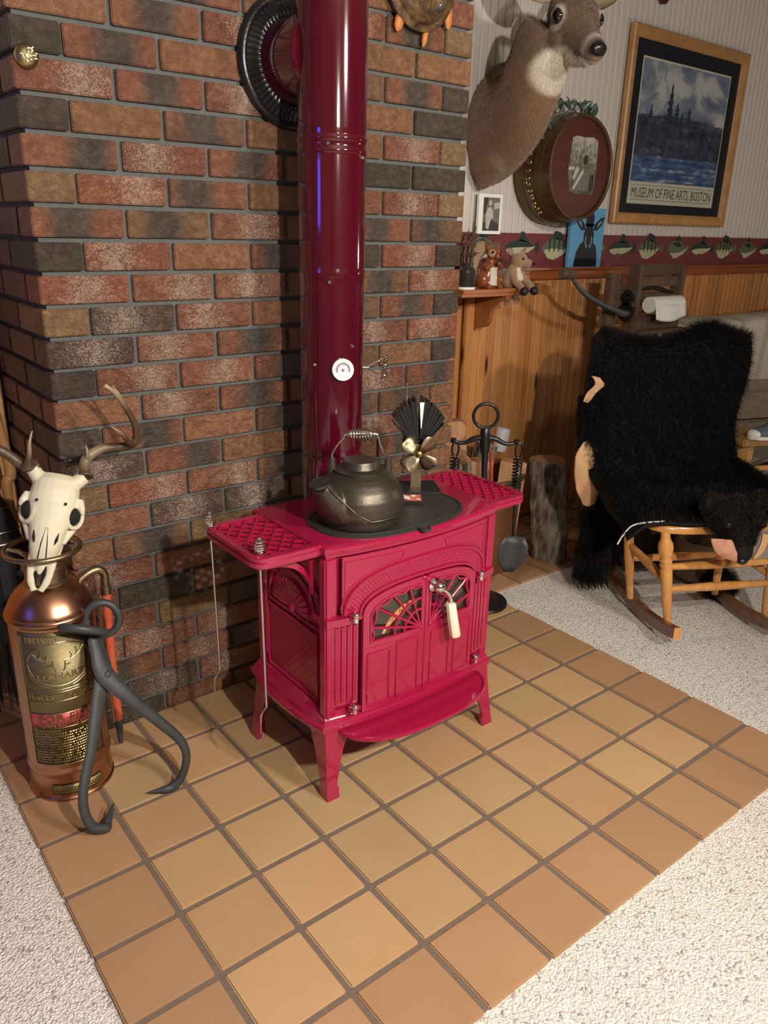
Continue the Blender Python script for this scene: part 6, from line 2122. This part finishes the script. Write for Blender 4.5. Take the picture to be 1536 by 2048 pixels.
# big log standing on the tiles
b = B()
base, top = Vector((1.868, 0.085, 0.0)), Vector((1.905, 0.170, 0.392))
R_ = []
for i in range(24):
    t = i / 23
    c = base + (top - base) * t
    ring = []
    for j in range(30):
        a = 2 * PI * j / 30
        r = 0.072 * (1 + 0.10 * mnoise.noise(Vector((cos(a) * 2, sin(a) * 2, t * 5))) + 0.05 * mnoise.noise(Vector((cos(a) * 6, sin(a) * 6, t * 9)))) + 0.012 * math.exp(-((t - 0.30) / 0.05) ** 2) * max(0, cos(a + 0.6))
        p = Vector((r * cos(a), r * sin(a) * 0.95, 0))
        if p.x * -0.9 + p.y * -0.3 > 0.045: p *= 0.045 / (p.x * -0.9 + p.y * -0.3) if p.length > 0 else 1
        ring.append(c + p)
    R_.append(ring)
b.loft(R_)
for i, f in enumerate(b.f):
    if len(f) > 4: b.mi[i] = 1
tag(b.obj('standing_log', [M['bark'], M['splitwood']], None, base, ang=45), 'bark covered firewood log standing on end right of the bucket', 'log')

# ================================================================== rocking chair
CC = Vector((1.894, -0.534, 0)); CFV = Vector((-0.469, -0.883, 0)); CRV = Vector((0.883, -0.469, 0))


def cp(lx, lf, z): return CC + CRV * lx + CFV * lf + Vector((0, 0, z))


rc = thing('rocking_chair', 'small honey coloured wooden rocking chair draped with the black bear hide', 'rocking chair', CC)


def turned(p, q, prof, name, mat=None):
    """a spindle turned along p-q; prof: (t, radius)"""
    p, q = Vector(p), Vector(q); b = B(); d = q - p
    b.lathe([(r, t * d.length) for t, r in prof], p, 18, d.to_track_quat('Z', 'Y').to_matrix())
    return b.obj(name, mat or M['maple'], rc, ang=50)


FLEG = [(0, .0115), (.06, .0125), (.30, .0165), (.52, .0195), (.60, .0200), (.605, .017), (.625, .017), (.63, .0205), (.655, .0205), (.66, .017), (.675, .017), (.68, .0205), (.705, .0205), (.71, .017), (.73, .0165), (.77, .022), (.82, .0245), (.87, .0235), (.92, .016), (.95, .015), (1, .015)]
RLEG = [(0, .011), (.1, .012), (.45, .017), (.55, .0175), (.8, .017), (1, .016)]
fl_, fr2 = cp(-.164, .130, .046), cp(.190, .130, .046)
rl_, rr_ = cp(-.200, -.062, .046), cp(.118, -.050, .046)
flt, frt, rlt, rrt = cp(-.205, .100, .362), cp(.205, .100, .362), cp(-.225, -.115, .362), cp(.150, -.115, .362)
turned(fl_, flt, FLEG, 'leg'); turned(fr2, frt, FLEG, 'leg'); turned(rl_, rlt, RLEG, 'leg'); turned(rr_, rrt, RLEG, 'leg')
ST = [(0, .0085), (.08, .011), (.4, .0145), (.6, .0145), (.92, .011), (1, .0085)]


def L3(a, c, t): return Vector(a) * (1 - t) + Vector(c) * t


turned(L3(fl_, flt, .62), L3(fr2, frt, .62), ST, 'stretcher'); turned(L3(fl_, flt, .38), L3(fr2, frt, .38), ST, 'stretcher')
turned(L3(rl_, rlt, .45), L3(rr_, rrt, .45), ST, 'stretcher')
turned(L3(fl_, flt, .45), L3(rl_, rlt, .62), ST, 'stretcher'); turned(L3(fr2, frt, .45), L3(rr_, rrt, .62), ST, 'stretcher')
for lx in (-.182, .168):
    b = B()
    R_ = []
    for i in range(25):
        t = -0.40 + 0.62 * i / 24
        z = 0.006 + 0.58 * (t + 0.02) ** 2
        hgt = 0.040 if i < 24 else 0.040
        w = 0.0125
        R_.append([cp(lx + s * w, t, z + h) for s, h in ((-1, 0), (1, 0), (1, hgt), (-1, hgt))])
    b.loft(R_)
    o = b.obj('rocker', M['walnut'], rc, ang=40)
    md = o.modifiers.new('b', 'BEVEL'); md.width = 0.003; md.segments = 2
    b = B(); b.loft([[cp(lx + s * 0.0126, t, 0.006 + 0.58 * (t + 0.02) ** 2 + h) for s, h in ((-1, -.0004), (1, -.0004), (1, .0404), (-1, .0404))] for t in (0.2195, 0.2215)]); b.obj('cut_end', M['maple'], o)
b = B()


def seat_o(off, z): return [cp(lx * (1 + off), -0.045 + lf * (1 + off), z) for lx, lf in [(0.255 * math.copysign(abs(cos(a)) ** .5, cos(a)), 0.178 * math.copysign(abs(sin(a)) ** .5, sin(a))) for a in [2 * PI * j / 48 for j in range(48)]]]


b.loft([seat_o(-.05, .354), seat_o(0, .360), seat_o(0.0, .376), seat_o(-.03, .383), seat_o(-.3, .379), seat_o(-.6, .376)])
b.obj('seat', M['maple'], rc, ang=50)
for lx in (-.20, .20):
    turned(cp(lx, -.195, .372), cp(lx * 1.08, -.330, .845), [(0, .015), (.1, .018), (.5, .015), (.9, .014), (1, .012)], 'back_post')
for lx in (-.11, -.04, .04, .11): turned(cp(lx, -.20, .374), cp(lx * 1.05, -.325, .78), [(0, .008), (.4, .011), (1, .007)], 'spindle')
b = B(); b.loft([[cp(lx, -.335 - .0012 * i * 0 - 0.02 * (1 - (lx / .24) ** 2) + y, z) for y, z in ((.008, .74), (-.008, .74), (-.012, .835), (.004, .835))] for i, lx in enumerate(np.linspace(-.225, .225, 9))]); b.obj('crest_rail', M['maple'], rc)

# ================================================================== black bear hide
bh = thing('bear_hide', 'thick black bear hide with head hanging draped over the rocking chair', 'hide', (1.9, -0.4, 0))
rows = [[(1.90, -.02, .80), (2.01, -.06, .76), (2.15, -.12, .76), (2.27, -.18, .80), (2.38, -.26, .78)],
        [(1.850, -.062, .935), (1.955, -.100, .893), (2.095, -.165, .884), (2.225, -.235, .945), (2.350, -.325, .905)],
        [(1.754, -.109, .912), (1.872, -.171, .880), (2.010, -.245, .874), (2.151, -.319, .912), (2.284, -.390, .882)],
        [(1.716, -.123, .775), (1.846, -.192, .774), (1.995, -.271, .772), (2.131, -.343, .771), (2.244, -.403, .761)],
        [(1.693, -.144, .643), (1.827, -.215, .640), (1.977, -.295, .637), (2.105, -.363, .635), (2.200, -.414, .633)],
        [(1.671, -.178, .530), (1.801, -.247, .517), (1.948, -.325, .512), (2.080, -.395, .508), (2.176, -.446, .533)],
        [(1.664, -.242, .440), (1.766, -.296, .432), (1.898, -.366, .430), (2.031, -.437, .435), (2.152, -.501, .458)],
        [(1.600, -.336, .405), (1.667, -.379, .412), (1.784, -.442, .420), (1.917, -.512, .423), (2.071, -.594, .430)],
        [(1.560, -.432, .375), (1.600, -.460, .395), (1.670, -.518, .402), (1.773, -.583, .412), (1.965, -.680, .415)],
        [(1.545, -.470, .345), (1.590, -.500, .392), (1.655, -.540, .396), (1.740, -.620, .400), (1.925, -.715, .385)]]


def surf(rows, ku, kv):
    R1 = [catmull(r, ku) for r in rows]
    cols = [catmull([r[j] for r in R1], kv) for j in range(len(R1[0]))]
    return [[cols[j][i] for j in range(len(cols))] for i in range(len(cols[0]))]


def wob(P, amp, sc):
    out = []
    for r in P: out.append([p + Vector((mnoise.noise(p * sc), mnoise.noise(p * sc + Vector((9, 0, 0))), mnoise.noise(p * sc + Vector((0, 9, 0))))) * amp for p in r])
    return out


def hide_piece(name, P, thick, n, ln, wd, comb):
    b = B(); b.grid(P); me = b.mesh()
    # outward = towards the viewer's side of the chair
    nn = Vector((0, 0, 0))
    for f in me.polygons: nn += f.normal * f.area
    if nn.dot(Vector((-.5, -.8, .3))) < 0: me.flip_normals()
    src = me.copy()
    o = link(name, me, M['hidefur'], bh, ang=180)
    md = o.modifiers.new('s', 'SOLIDIFY'); md.thickness = thick; md.offset = -1
    fm = fur_mesh(src, n, ln, wd, comb, 0.9, 0.30)
    f2 = link('fur', fm, M['furblack'], o, smooth=False); f2['kind'] = 'stuff'
    bpy.data.meshes.remove(src)
    return o


M['hidefur'] = plain('hide_black', (0.0045, 0.004, 0.0038), 0.8, 0, 0.6, 220, 0.3, spec=0.25)
M['furblack'] = plain('bear_hair', (0.0075, 0.0065, 0.006), 0.55, 0, 0, 60, 0.3, spec=0.25)
M['leather'] = plain('tanned_leather', (0.50, 0.29, 0.14), 0.7, 0, 0.35, 70, 0.25)
P = wob(surf(rows, 8, 5), 0.010, 9)
hide_piece('pelt', P, 0.012, 52000, 0.036, 0.0016, (0.05, -0.15, -1))
legrows = [[(1.716, -.090, .72), (1.80, -.135, .72)], [(1.680, -.128, .60), (1.80, -.190, .60)], [(1.700, -.140, .48), (1.812, -.195, .48)], [(1.716, -.152, .36), (1.835, -.222, .36)], [(1.728, -.150, .24), (1.860, -.226, .24)],
           [(1.735, -.143, .12), (1.872, -.216, .12)], [(1.742, -.136, .03), (1.852, -.200, .03)]]
L5 = []
for a, c in legrows:
    a, c = Vector(a), Vector(c); m_ = (a + c) / 2 + CFV * 0.045; L5.append([a, (a + m_) / 2 + CFV * .014, m_, (c + m_) / 2 + CFV * .014, c])
P = wob(surf(L5, 4, 6), 0.008, 12)
hide_piece('hind_leg', P, 0.012, 17000, 0.034, 0.0016, (0.0, -0.1, -1))
# right flank that falls beside the chair
rf = [[(2.14, -.44, .52), (2.18, -.47, .50), (2.22, -.48, .47)], [(2.13, -.52, .43), (2.18, -.56, .44), (2.24, -.58, .42)], [(2.03, -.62, .425), (2.10, -.66, .43), (2.17, -.68, .41)], [(1.95, -.70, .405), (2.01, -.74, .41), (2.09, -.77, .39)]]
hide_piece('flank', wob(surf(rf, 4, 6), 0.006, 12), 0.012, 12000, 0.034, 0.0016, (-0.2, -0.6, -0.8))
# pale leather edge that shows where the skin curls over
b = B(); b.tube(catmull([(1.715, -.520, .393), (1.650, -.528, .400), (1.600, -.500, .398), (1.566, -.470, .385), (1.545, -.455, .352), (1.532, -.448, .322)], 5), 0.0026, 8); b.obj('skin_edge', M['paper'], bh)
b = B()
PWO = Vector((-.76, -.65, 0)) * .035 - CRV * .012
pw = [[(1.716, -.142, .575), (1.735, -.150, .575), (1.752, -.160, .57)], [(1.684, -.142, .535), (1.712, -.160, .53), (1.745, -.168, .53)], [(1.682, -.146, .485), (1.722, -.176, .48), (1.765, -.184, .48)], [(1.690, -.148, .43), (1.735, -.186, .425), (1.782, -.190, .43)], [(1.712, -.156, .375), (1.742, -.182, .370), (1.775, -.188, .385)], [(1.735, -.166, .348), (1.748, -.176, .345), (1.762, -.180, .350)]]
b.grid(wob([[p + PWO for p in r] for r in surf(pw, 5, 4)], 0.006, 25)); o = b.obj('fore_paw', M['leather'], bh, ang=180); o.modifiers.new('s', 'SOLIDIFY').thickness = 0.008
b = B(); b.grid(wob(surf([[(1.716, -.135, .790), (1.745, -.150, .785)], [(1.728, -.145, .765), (1.758, -.162, .760)], [(1.705, -.132, .735), (1.73, -.150, .730)], [(1.695, -.128, .705), (1.712, -.140, .70)]], 4, 4), 0.004, 25)); o = b.obj('skin_flap', M['leather'], bh, ang=180); o.modifiers.new('s', 'SOLIDIFY').thickness = 0.006
for i in range(5):
    b = B(); p = PWO + Vector((1.722 + i * .012, -.160 - i * .006, .352)); b.tube([p, p + Vector((0, -.01, -.014)), p + Vector((0.0, -.006, -.03))], [0.004, 0.003, 0.0008], 6); b.obj('claw', M['black'], bh)
for i in range(5):
    b = B(); p = Vector((1.750 + i * .022, -.165 - i * .012, .03)); b.tube([p, p + Vector((-0.012, -.02, -.012)), p + Vector((-0.018, -.03, -.026))], [0.005, 0.004, 0.001], 6); b.obj('claw', M['black'], bh)
# head: hangs nose down over the front of the seat
hd0 = Vector((1.800, -.672, .430)); hdn = Vector((1.776, -.726, .312)); hx_ = (hdn - hd0).normalized(); hl = CRV.copy(); hu = hl.cross(hx_)
if hu.dot(CFV) < 0: hu = -hu
b = B()
b.loft([ell(hd0 + hx_ * f + hu * u, hl, hu, w, h, 22) for f, u, w, h in ((-0.060, -.02, .05, .025), (-0.045, -.015, .080, .034), (-0.015, -.008, .092, .042), (0.03, .0, .084, .044), (0.065, .006, .055, .042), (0.10, .008, .040, .034), (0.130, .006, .034, .028), (0.142, .004, .022, .018))])
for s in (-1, 1):
    b.sphere(hd0 + hx_ * -0.040 + hl * (s * .085) + hu * 0.01, (0.034, 0.02, 0.034), 14, 10)
    b.sphere(hd0 + hx_ * 0.02 + hl * (s * .05) + hu * 0.03, (0.03, 0.03, 0.025), 12, 8)
me = organic(b, 0.006, 3); src = me.copy()
ho = link('head', me, M['hidefur'], bh, ang=180)
f2 = link('fur', fur_mesh(src, 14000, 0.016, 0.0013, tuple(-hx_ * 0.8 + Vector((0, 0, -.2))), 1.2, 0.25, lambda r: ((r - np.array(tuple(hd0))) @ np.array(tuple(hx_)) < 0.10)), M['furblack'], ho, smooth=False); f2['kind'] = 'stuff'
bpy.data.meshes.remove(src)
b = B()
for s in (-1, 1): b.sphere(hd0 + hx_ * 0.030 + hl * (s * .056) + hu * 0.046, 0.0105, 14, 10)
b.obj('eye', M['eye'], ho)
b = B(); b.sphere(hd0 + hx_ * 0.138 + hu * 0.008, (0.021, 0.017, 0.014), 14, 10); b.obj('nose', M['black'], ho)
M['pink'] = plain('mouth_lining', (0.50, 0.24, 0.155), 0.55, 0, 0.3, 70, 0.25)
b = B(); b.grid(wob(surf([[(1.676, -.672, .385), (1.705, -.690, .382), (1.738, -.706, .372)], [(1.683, -.680, .358), (1.714, -.705, .350), (1.746, -.722, .345)], [(1.700, -.688, .338), (1.730, -.712, .326), (1.756, -.728, .322)], [(1.722, -.696, .318), (1.742, -.712, .312), (1.760, -.724, .314)]], 5, 5), 0.006, 30)); o = b.obj('lip_flap', M['pink'], ho, ang=180); o.modifiers.new('s', 'SOLIDIFY').thickness = 0.006
b = B(); b.grid(wob(surf([[(1.832, -.752, .392), (1.852, -.764, .386)], [(1.826, -.752, .360), (1.846, -.764, .356)], [(1.818, -.750, .332), (1.836, -.760, .330)], [(1.808, -.746, .312), (1.822, -.752, .310)]], 4, 4), 0.004, 30)); o = b.obj('lip_flap', M['leather'], ho, ang=180); o.modifiers.new('s', 'SOLIDIFY').thickness = 0.006
# far paw resting under the chair
src_b = B(); src_b.sphere((2.125, -.505, .045), (0.062, 0.055, 0.045), 18, 12); me = src_b.mesh(); src = me.copy()
o = link('far_paw', me, M['hidefur'], bh, ang=180)
f2 = link('fur', fur_mesh(src, 5000, 0.030, 0.0014, (0, -.3, -1), 0.8, 0.3), M['furblack'], o, smooth=False); f2['kind'] = 'stuff'
bpy.data.meshes.remove(src)

# ================================================================== antique wringer
WX0, WX1, WY = 2.385, 2.690, 0.20
wr = thing('clothes_wringer', 'antique wooden clothes wringer with cast gears and a long hand crank', 'wringer', ((WX0 + WX1) / 2, WY, 0))
for x in (WX0, WX1):
    b = B(); b.box((x, WY, 0.565), (0.034, 0.05, 1.13), bev=0.004); b.obj('post', M['oldwood'], wr)
for z, h, y in ((1.112, 0.044, 0), (1.062, 0.040, 0.0), (0.898, 0.058, -0.012), (0.30, 0.06, 0)):
    b = B(); b.box(((WX0 + WX1) / 2, WY + y, z), (WX1 - WX0 + 0.02, 0.032, h), bev=0.005); b.obj('cross_bar', M['oldwood'], wr)
b = B(); b.box(((WX0 + WX1) / 2, WY - 0.01, 0.862), (WX1 - WX0 + 0.05, 0.11, 0.016), bev=0.004); b.obj('drip_board', M['oldwood'], wr)
b = B(); b.tube([((WX0 + 0.015), WY, 1.034), (WX0 + 0.10, WY - 0.012, 1.040), ((WX0 + WX1) / 2 + 0.03, WY - 0.014, 1.030), (WX1 - 0.01, WY, 1.004)], 0.009, 8); b.obj('leaf_spring', M['iron'], wr)
b = B(); b.lathe([(0.020, 0), (0.020, WX1 - WX0 - 0.03)], (WX0 + 0.015, WY + 0.004, 1.0), 20, Matrix.Rotation(PI / 2, 3, 'Y')); b.lathe([(0.020, 0), (0.020, WX1 - WX0 - 0.03)], (WX0 + 0.015, WY + 0.004, 0.955), 20, Matrix.Rotation(PI / 2, 3, 'Y')); b.obj('roller', M['oldwood'], wr)
for z, r in ((1.0, 0.034), (0.945, 0.042)):
    b = B(); n = 18; ring = []
    for j in range(n * 2):
        a = PI * j / n; rr = r * (1 if j % 2 else 0.84); ring.append((rr * cos(a), rr * sin(a)))
    b.prism(ring, [[(0.4 * r * cos(-a), 0.4 * r * sin(-a)) for a in [2 * PI * j / 12 for j in range(12)]]], lambda p, q, z=z: Vector((WX0 - 0.030, WY + p, z + q)), lambda p, q, z=z: Vector((WX0 - 0.044, WY + p, z + q)))
    for a in (0, PI / 2): b.tube([(WX0 - 0.037, WY + 0.5 * r * cos(a), z + 0.5 * r * sin(a)), (WX0 - 0.037, WY - 0.5 * r * cos(a), z - 0.5 * r * sin(a))], 0.004, 6)
    b.tube([(WX0 - 0.06, WY, z), (WX0 + 0.02, WY, z)], 0.009, 10)
    b.obj('gear', M['iron'], wr)
M['crank'] = plain('worn_grey_iron', (0.095, 0.105, 0.105), 0.45, 0.5, 0.3, 60, 0.3)
b = B(); b.tube(catmull([(2.345, 0.19, 0.940), (2.300, 0.185, 0.942), (2.255, 0.18, 0.955), (2.14, 0.17, 0.985), (2.02, 0.165, 1.030), (1.955, 0.165, 1.075), (1.935, 0.165, 1.098)], 5), lerp_list([0.013, 0.015, 0.013, 0.011, 0.010, 0.009, 0.008], 5), 10); cr = b.obj('crank', M['crank'], wr)
b = B(); b.tube(catmull([(1.950, 0.165, 1.096), (1.915, 0.155, 1.103), (1.875, 0.145, 1.106), (1.838, 0.135, 1.108)], 4), lerp_list([0.013, 0.0185, 0.020, 0.016], 4), 14); b.obj('crank_handle', M['oldwood'], cr)
b = B(); b.box((2.285, 0.24, 0.55), (0.06, 0.03, 1.06), bev=0.004); b.box((2.285, 0.24, 1.085), (0.075, 0.036, 0.02), bev=0.004); b.obj('side_rail', M['oldwood'], wr)
for z in (0.62, 0.74, 0.98, 1.04):
    b = B(); b.box((2.335, 0.235, z), (0.10, 0.022, 0.026), bev=0.004); b.obj('side_rung', M['oldwood'], wr)
pr = thing('paper_roll', 'white paper towel roll held on the front of the wooden wringer', 'paper roll', (2.54, 0.17, 0.94))
b = B(); b.lathe([(0.008, 0), (0.032, 0), (0.033, 0.004), (0.033, 0.216), (0.032, 0.22), (0.008, 0.22)], (2.425, 0.150, 0.974), 28, Matrix.Rotation(PI / 2, 3, 'Y')); b.obj('roll', M['paper'], pr)
b = B(); P = []
for i in range(7):
    t = i / 6; P.append([Vector((2.425 + 0.22 * u, 0.117 - 0.010 * t + 0.004 * sin(u * 9), 0.974 - 0.055 * t - 0.012 * sin(u * PI * 1.2) * t)) for u in np.linspace(0, 1, 13)])
b.grid(P); o = b.obj('loose_sheet', M['paper'], pr); o.modifiers.new('s', 'SOLIDIFY').thickness = 0.0015

# ================================================================== sofa, throw, cushion, side stool
M['sofa'] = plain('sofa_weave', (0.20, 0.17, 0.13), 0.95, 0, 0.6, 160, 0.2)
sf_ = thing('sofa', 'grey brown upholstered sofa at the right behind the rocking chair', 'sofa', (3.7, 0.1, 0))
b = B(); b.box((3.78, 0.36, 0.44), (1.76, 0.18, 0.76), bev=0.06); b.obj('back', M['sofa'], sf_)
b = B(); b.box((3.78, 0.15, 0.30), (1.70, 0.36, 0.26), bev=0.05); b.obj('seat', M['sofa'], sf_)
b = B(); b.box((2.93, 0.21, 0.34), (0.16, 0.44, 0.52), bev=0.05); b.obj('arm', M['sofa'], sf_)
b = B()
for x, y in ((2.94, 0.03), (4.55, 0.03), (2.92, 0.38), (4.55, 0.38)): b.lathe([(0.02, 0), (0.028, 0.10)], (x, y, 0), 14)
b.obj('foot', M['walnut'], sf_)
k = N('knit_throw'); v = k.coord(); wv = k.n('ShaderNodeTexWave', wave_type='BANDS', bands_direction='X'); wv.inputs['Scale'].default_value = 1.3; wv.inputs['Distortion'].default_value = 2.5; k.l(v, wv.inputs['Vector']); n = k.noise(v, 90, 5, 0.7)
k.set(base=k.mix(k.ramp(wv.outputs[1], [(0.80, 0.0), (0.95, 0.6)]), k.mix(n, (0.50, 0.45, 0.37), (0.66, 0.60, 0.50)), (0.36, 0.30, 0.23)), rough=0.95); k.bump(n, 1.0, 0.006); M['throw'] = k.m
b = B(); P = []
for i in range(26):
    t = i / 25
    if t < 0.35: y, z = 0.235 - 0.01 * t, 0.50 + (t / 0.35) * 0.345
    elif t < 0.62: a = (t - 0.35) / 0.27 * PI; y, z = 0.345 - 0.115 * cos(a), 0.842 + 0.028 * sin(a)
    else: y, z = 0.462, 0.842 - (t - 0.62) / 0.38 * 0.30
    P.append([Vector((x, y + 0.008 * mnoise.noise(Vector((x * 7, t * 4, 0))), z + 0.014 * mnoise.noise(Vector((x * 6, t * 5, 3))))) for x in np.linspace(2.86, 4.2, 46)])
b.grid(P); tag(b.obj('knit_throw', M['throw'], None, (3.5, 0.35, 0.5), ang=180), 'cream knitted throw with brown bands draped over the sofa back', 'throw'); bpy.data.objects['knit_throw'].modifiers.new('s', 'SOLIDIFY').thickness = 0.012
k = N('burlap'); v = k.coord(); w1 = k.n('ShaderNodeTexWave', bands_direction='X'); w1.inputs['Scale'].default_value = 60; k.l(v, w1.inputs['Vector']); w2_ = k.n('ShaderNodeTexWave', bands_direction='Z'); w2_.inputs['Scale'].default_value = 60; k.l(v, w2_.inputs['Vector']); hh = k.math('MAXIMUM', w1.outputs[1], w2_.outputs[1]); n = k.noise(v, 40, 4)
k.set(base=k.mix(k.math('MULTIPLY', hh, n), (0.11, 0.085, 0.058), (0.34, 0.28, 0.20)), rough=0.95); k.bump(hh, 0.7, 0.003); M['burlap'] = k.m
b = B(); b.box((2.875, -0.165, 0.575), (0.44, 0.10, 0.20), Matrix.Rotation(-0.35, 3, 'Z'), bev=0.045); tag(b.obj('burlap_cushion', M['burlap'], None, (2.875, -0.165, 0.475), ang=80), 'brown burlap cushion standing on the low stool right of the hide', 'cushion')
so_ = thing('low_stool', 'low orange brown wooden stool at the right edge behind the hide', 'stool', (2.86, -0.24, 0))
b = B(); b.box((2.865, -0.235, 0.455), (0.50, 0.26, 0.030), Matrix.Rotation(-0.35, 3, 'Z'), bev=0.006); b.obj('top', M['oak'], so_)
for (x, y) in ((2.665, -0.245), (2.98, -0.40), (2.74, -0.06), (3.06, -0.20)):
    b = B(); b.loft([[Vector((x + sx * w, y + sy * w, z)) for sx, sy in ((-1, -1), (1, -1), (1, 1), (-1, 1))] for z, w in ((0, 0.017), (0.44, 0.022))]); b.obj('leg', M['oak'], so_)
b = B(); b.tube([(2.665, -0.245, 0.33), (2.98, -0.40, 0.33)], 0.012, 10); b.tube([(2.665, -0.245, 0.31), (2.74, -0.06, 0.31)], 0.012, 10); b.obj('rung', M['maple'], so_)
sh = thing('canvas_shoe', 'blue and white canvas shoe on the low stool', 'shoe', (2.72, -0.31, 0.470))
Rs = Matrix.Rotation(-0.35, 3, 'Z'); SO = Vector((2.735, -0.305, 0.4702))
M['canvas'] = plain('blue_grey_canvas', (0.10, 0.125, 0.16), 0.8, 0, 0.3, 120, 0.2)
b = B(); b.loft([[SO + Rs @ Vector((x, w * cos(a), 0.012 + h * max(0, sin(a)) + 0.004 * min(0, sin(a)))) for a in [2 * PI * j / 16 for j in range(16)]] for x, w, h in ((-0.10, 0.015, 0.018), (-0.085, 0.034, 0.030), (-0.04, 0.042, 0.040), (0.0, 0.040, 0.060), (0.05, 0.034, 0.068), (0.10, 0.030, 0.064), (0.12, 0.012, 0.05))]); b.obj('upper', M['canvas'], sh)
b = B(); b.loft([[SO + Rs @ Vector((x * 1.03, s * w * 1.08, z)) for s, z in ((-1, 0), (1, 0), (1, 0.014), (-1, 0.014))] for x, w in ((-0.108, 0.012), (-0.09, 0.034), (-0.04, 0.043), (0.0, 0.041), (0.05, 0.035), (0.10, 0.032), (0.122, 0.014))]); b.obj('sole', M['white'], sh)
b = B(); b.sphere(SO + Rs @ Vector((-0.085, 0, 0.018)), (0.026, 0.034, 0.020), 14, 8); b.obj('toe_cap', M['white'], sh)

# things seen between the chair legs
b = B(); b.lathe([(0.0, 0.0), (0.095, 0.0), (0.100, 0.006), (0.102, 0.13), (0.098, 0.145), (0.086, 0.150), (0.080, 0.148), (0.080, 0.02), (0.0, 0.018)], (2.235, -0.355, 0), 36)
tag(b.obj('stoneware_crock', plain('tan_stoneware', (0.27, 0.20, 0.125), 0.5, 0, 0.2, 40, 0.2), None, (2.235, -0.355, 0)), 'low tan stoneware crock on the carpet under the rocking chair', 'crock')
dx_ = thing('tool_box', 'black box with a metal clasp in the dark under the rocking chair', 'box', (2.30, -0.10, 0))
b = B(); b.box((2.20, -0.10, 0.085), (0.26, 0.20, 0.17), Matrix.Rotation(-0.45, 3, 'Z'), bev=0.006); b.obj('case', M['blackmatte'], dx_)
b = B(); b.box((2.20, -0.10, 0.185), (0.265, 0.205, 0.030), Matrix.Rotation(-0.45, 3, 'Z'), bev=0.006); b.obj('lid', M['black'], dx_)
b = B(); b.box(Vector((2.20, -0.10, 0.155)) + Matrix.Rotation(-0.45, 3, 'Z') @ Vector((0, -0.106, 0)), (0.03, 0.006, 0.04), Matrix.Rotation(-0.45, 3, 'Z'), bev=0.001); b.obj('clasp', M['steel'], dx_)

# television across the room (its blue light shows as a streak on the pipe)
k = N('tv_screen'); k.set(base=(0.01, 0.01, 0.02), rough=0.3, emis=(0.06, 0.10, 1.0), emis_s=7.0); M['tv'] = k.m
tv = thing('television', 'flat television glowing blue at the far left of the room', 'television', (-2.2, -0.75, 1.0))
b = B(); b.box((-2.20, -0.75, 1.42), (0.05, 0.52, 0.40), bev=0.01); b.box((-2.21, -0.75, 1.16), (0.03, 0.06, 0.16)); b.box((-2.20, -0.75, 1.07), (0.18, 0.34, 0.02), bev=0.004); b.obj('housing', M['blackmatte'], tv)
b = B(); b.box((-2.1735, -0.75, 1.42), (0.003, 0.47, 0.35)); b.obj('screen', M['tv'], tv)
tvs = thing('tv_cabinet', 'dark wooden cabinet that carries the television', 'cabinet', (-2.15, -0.75, 0))
b = B(); b.box((-2.12, -0.75, 0.53), (0.34, 0.60, 1.04), bev=0.006); b.obj('body', M['walnut'], tvs)
for y in (-0.90, -0.60):
    b = B(); b.box((-1.944, y, 0.53), (0.016, 0.28, 0.96), bev=0.004); d = b.obj('door', M['walnut'], tvs)
    b = B(); b.sphere((-1.925, y + (0.1 if y < -.75 else -0.1), 0.6), 0.014, 12, 8); b.obj('knob', M['brass'], d)
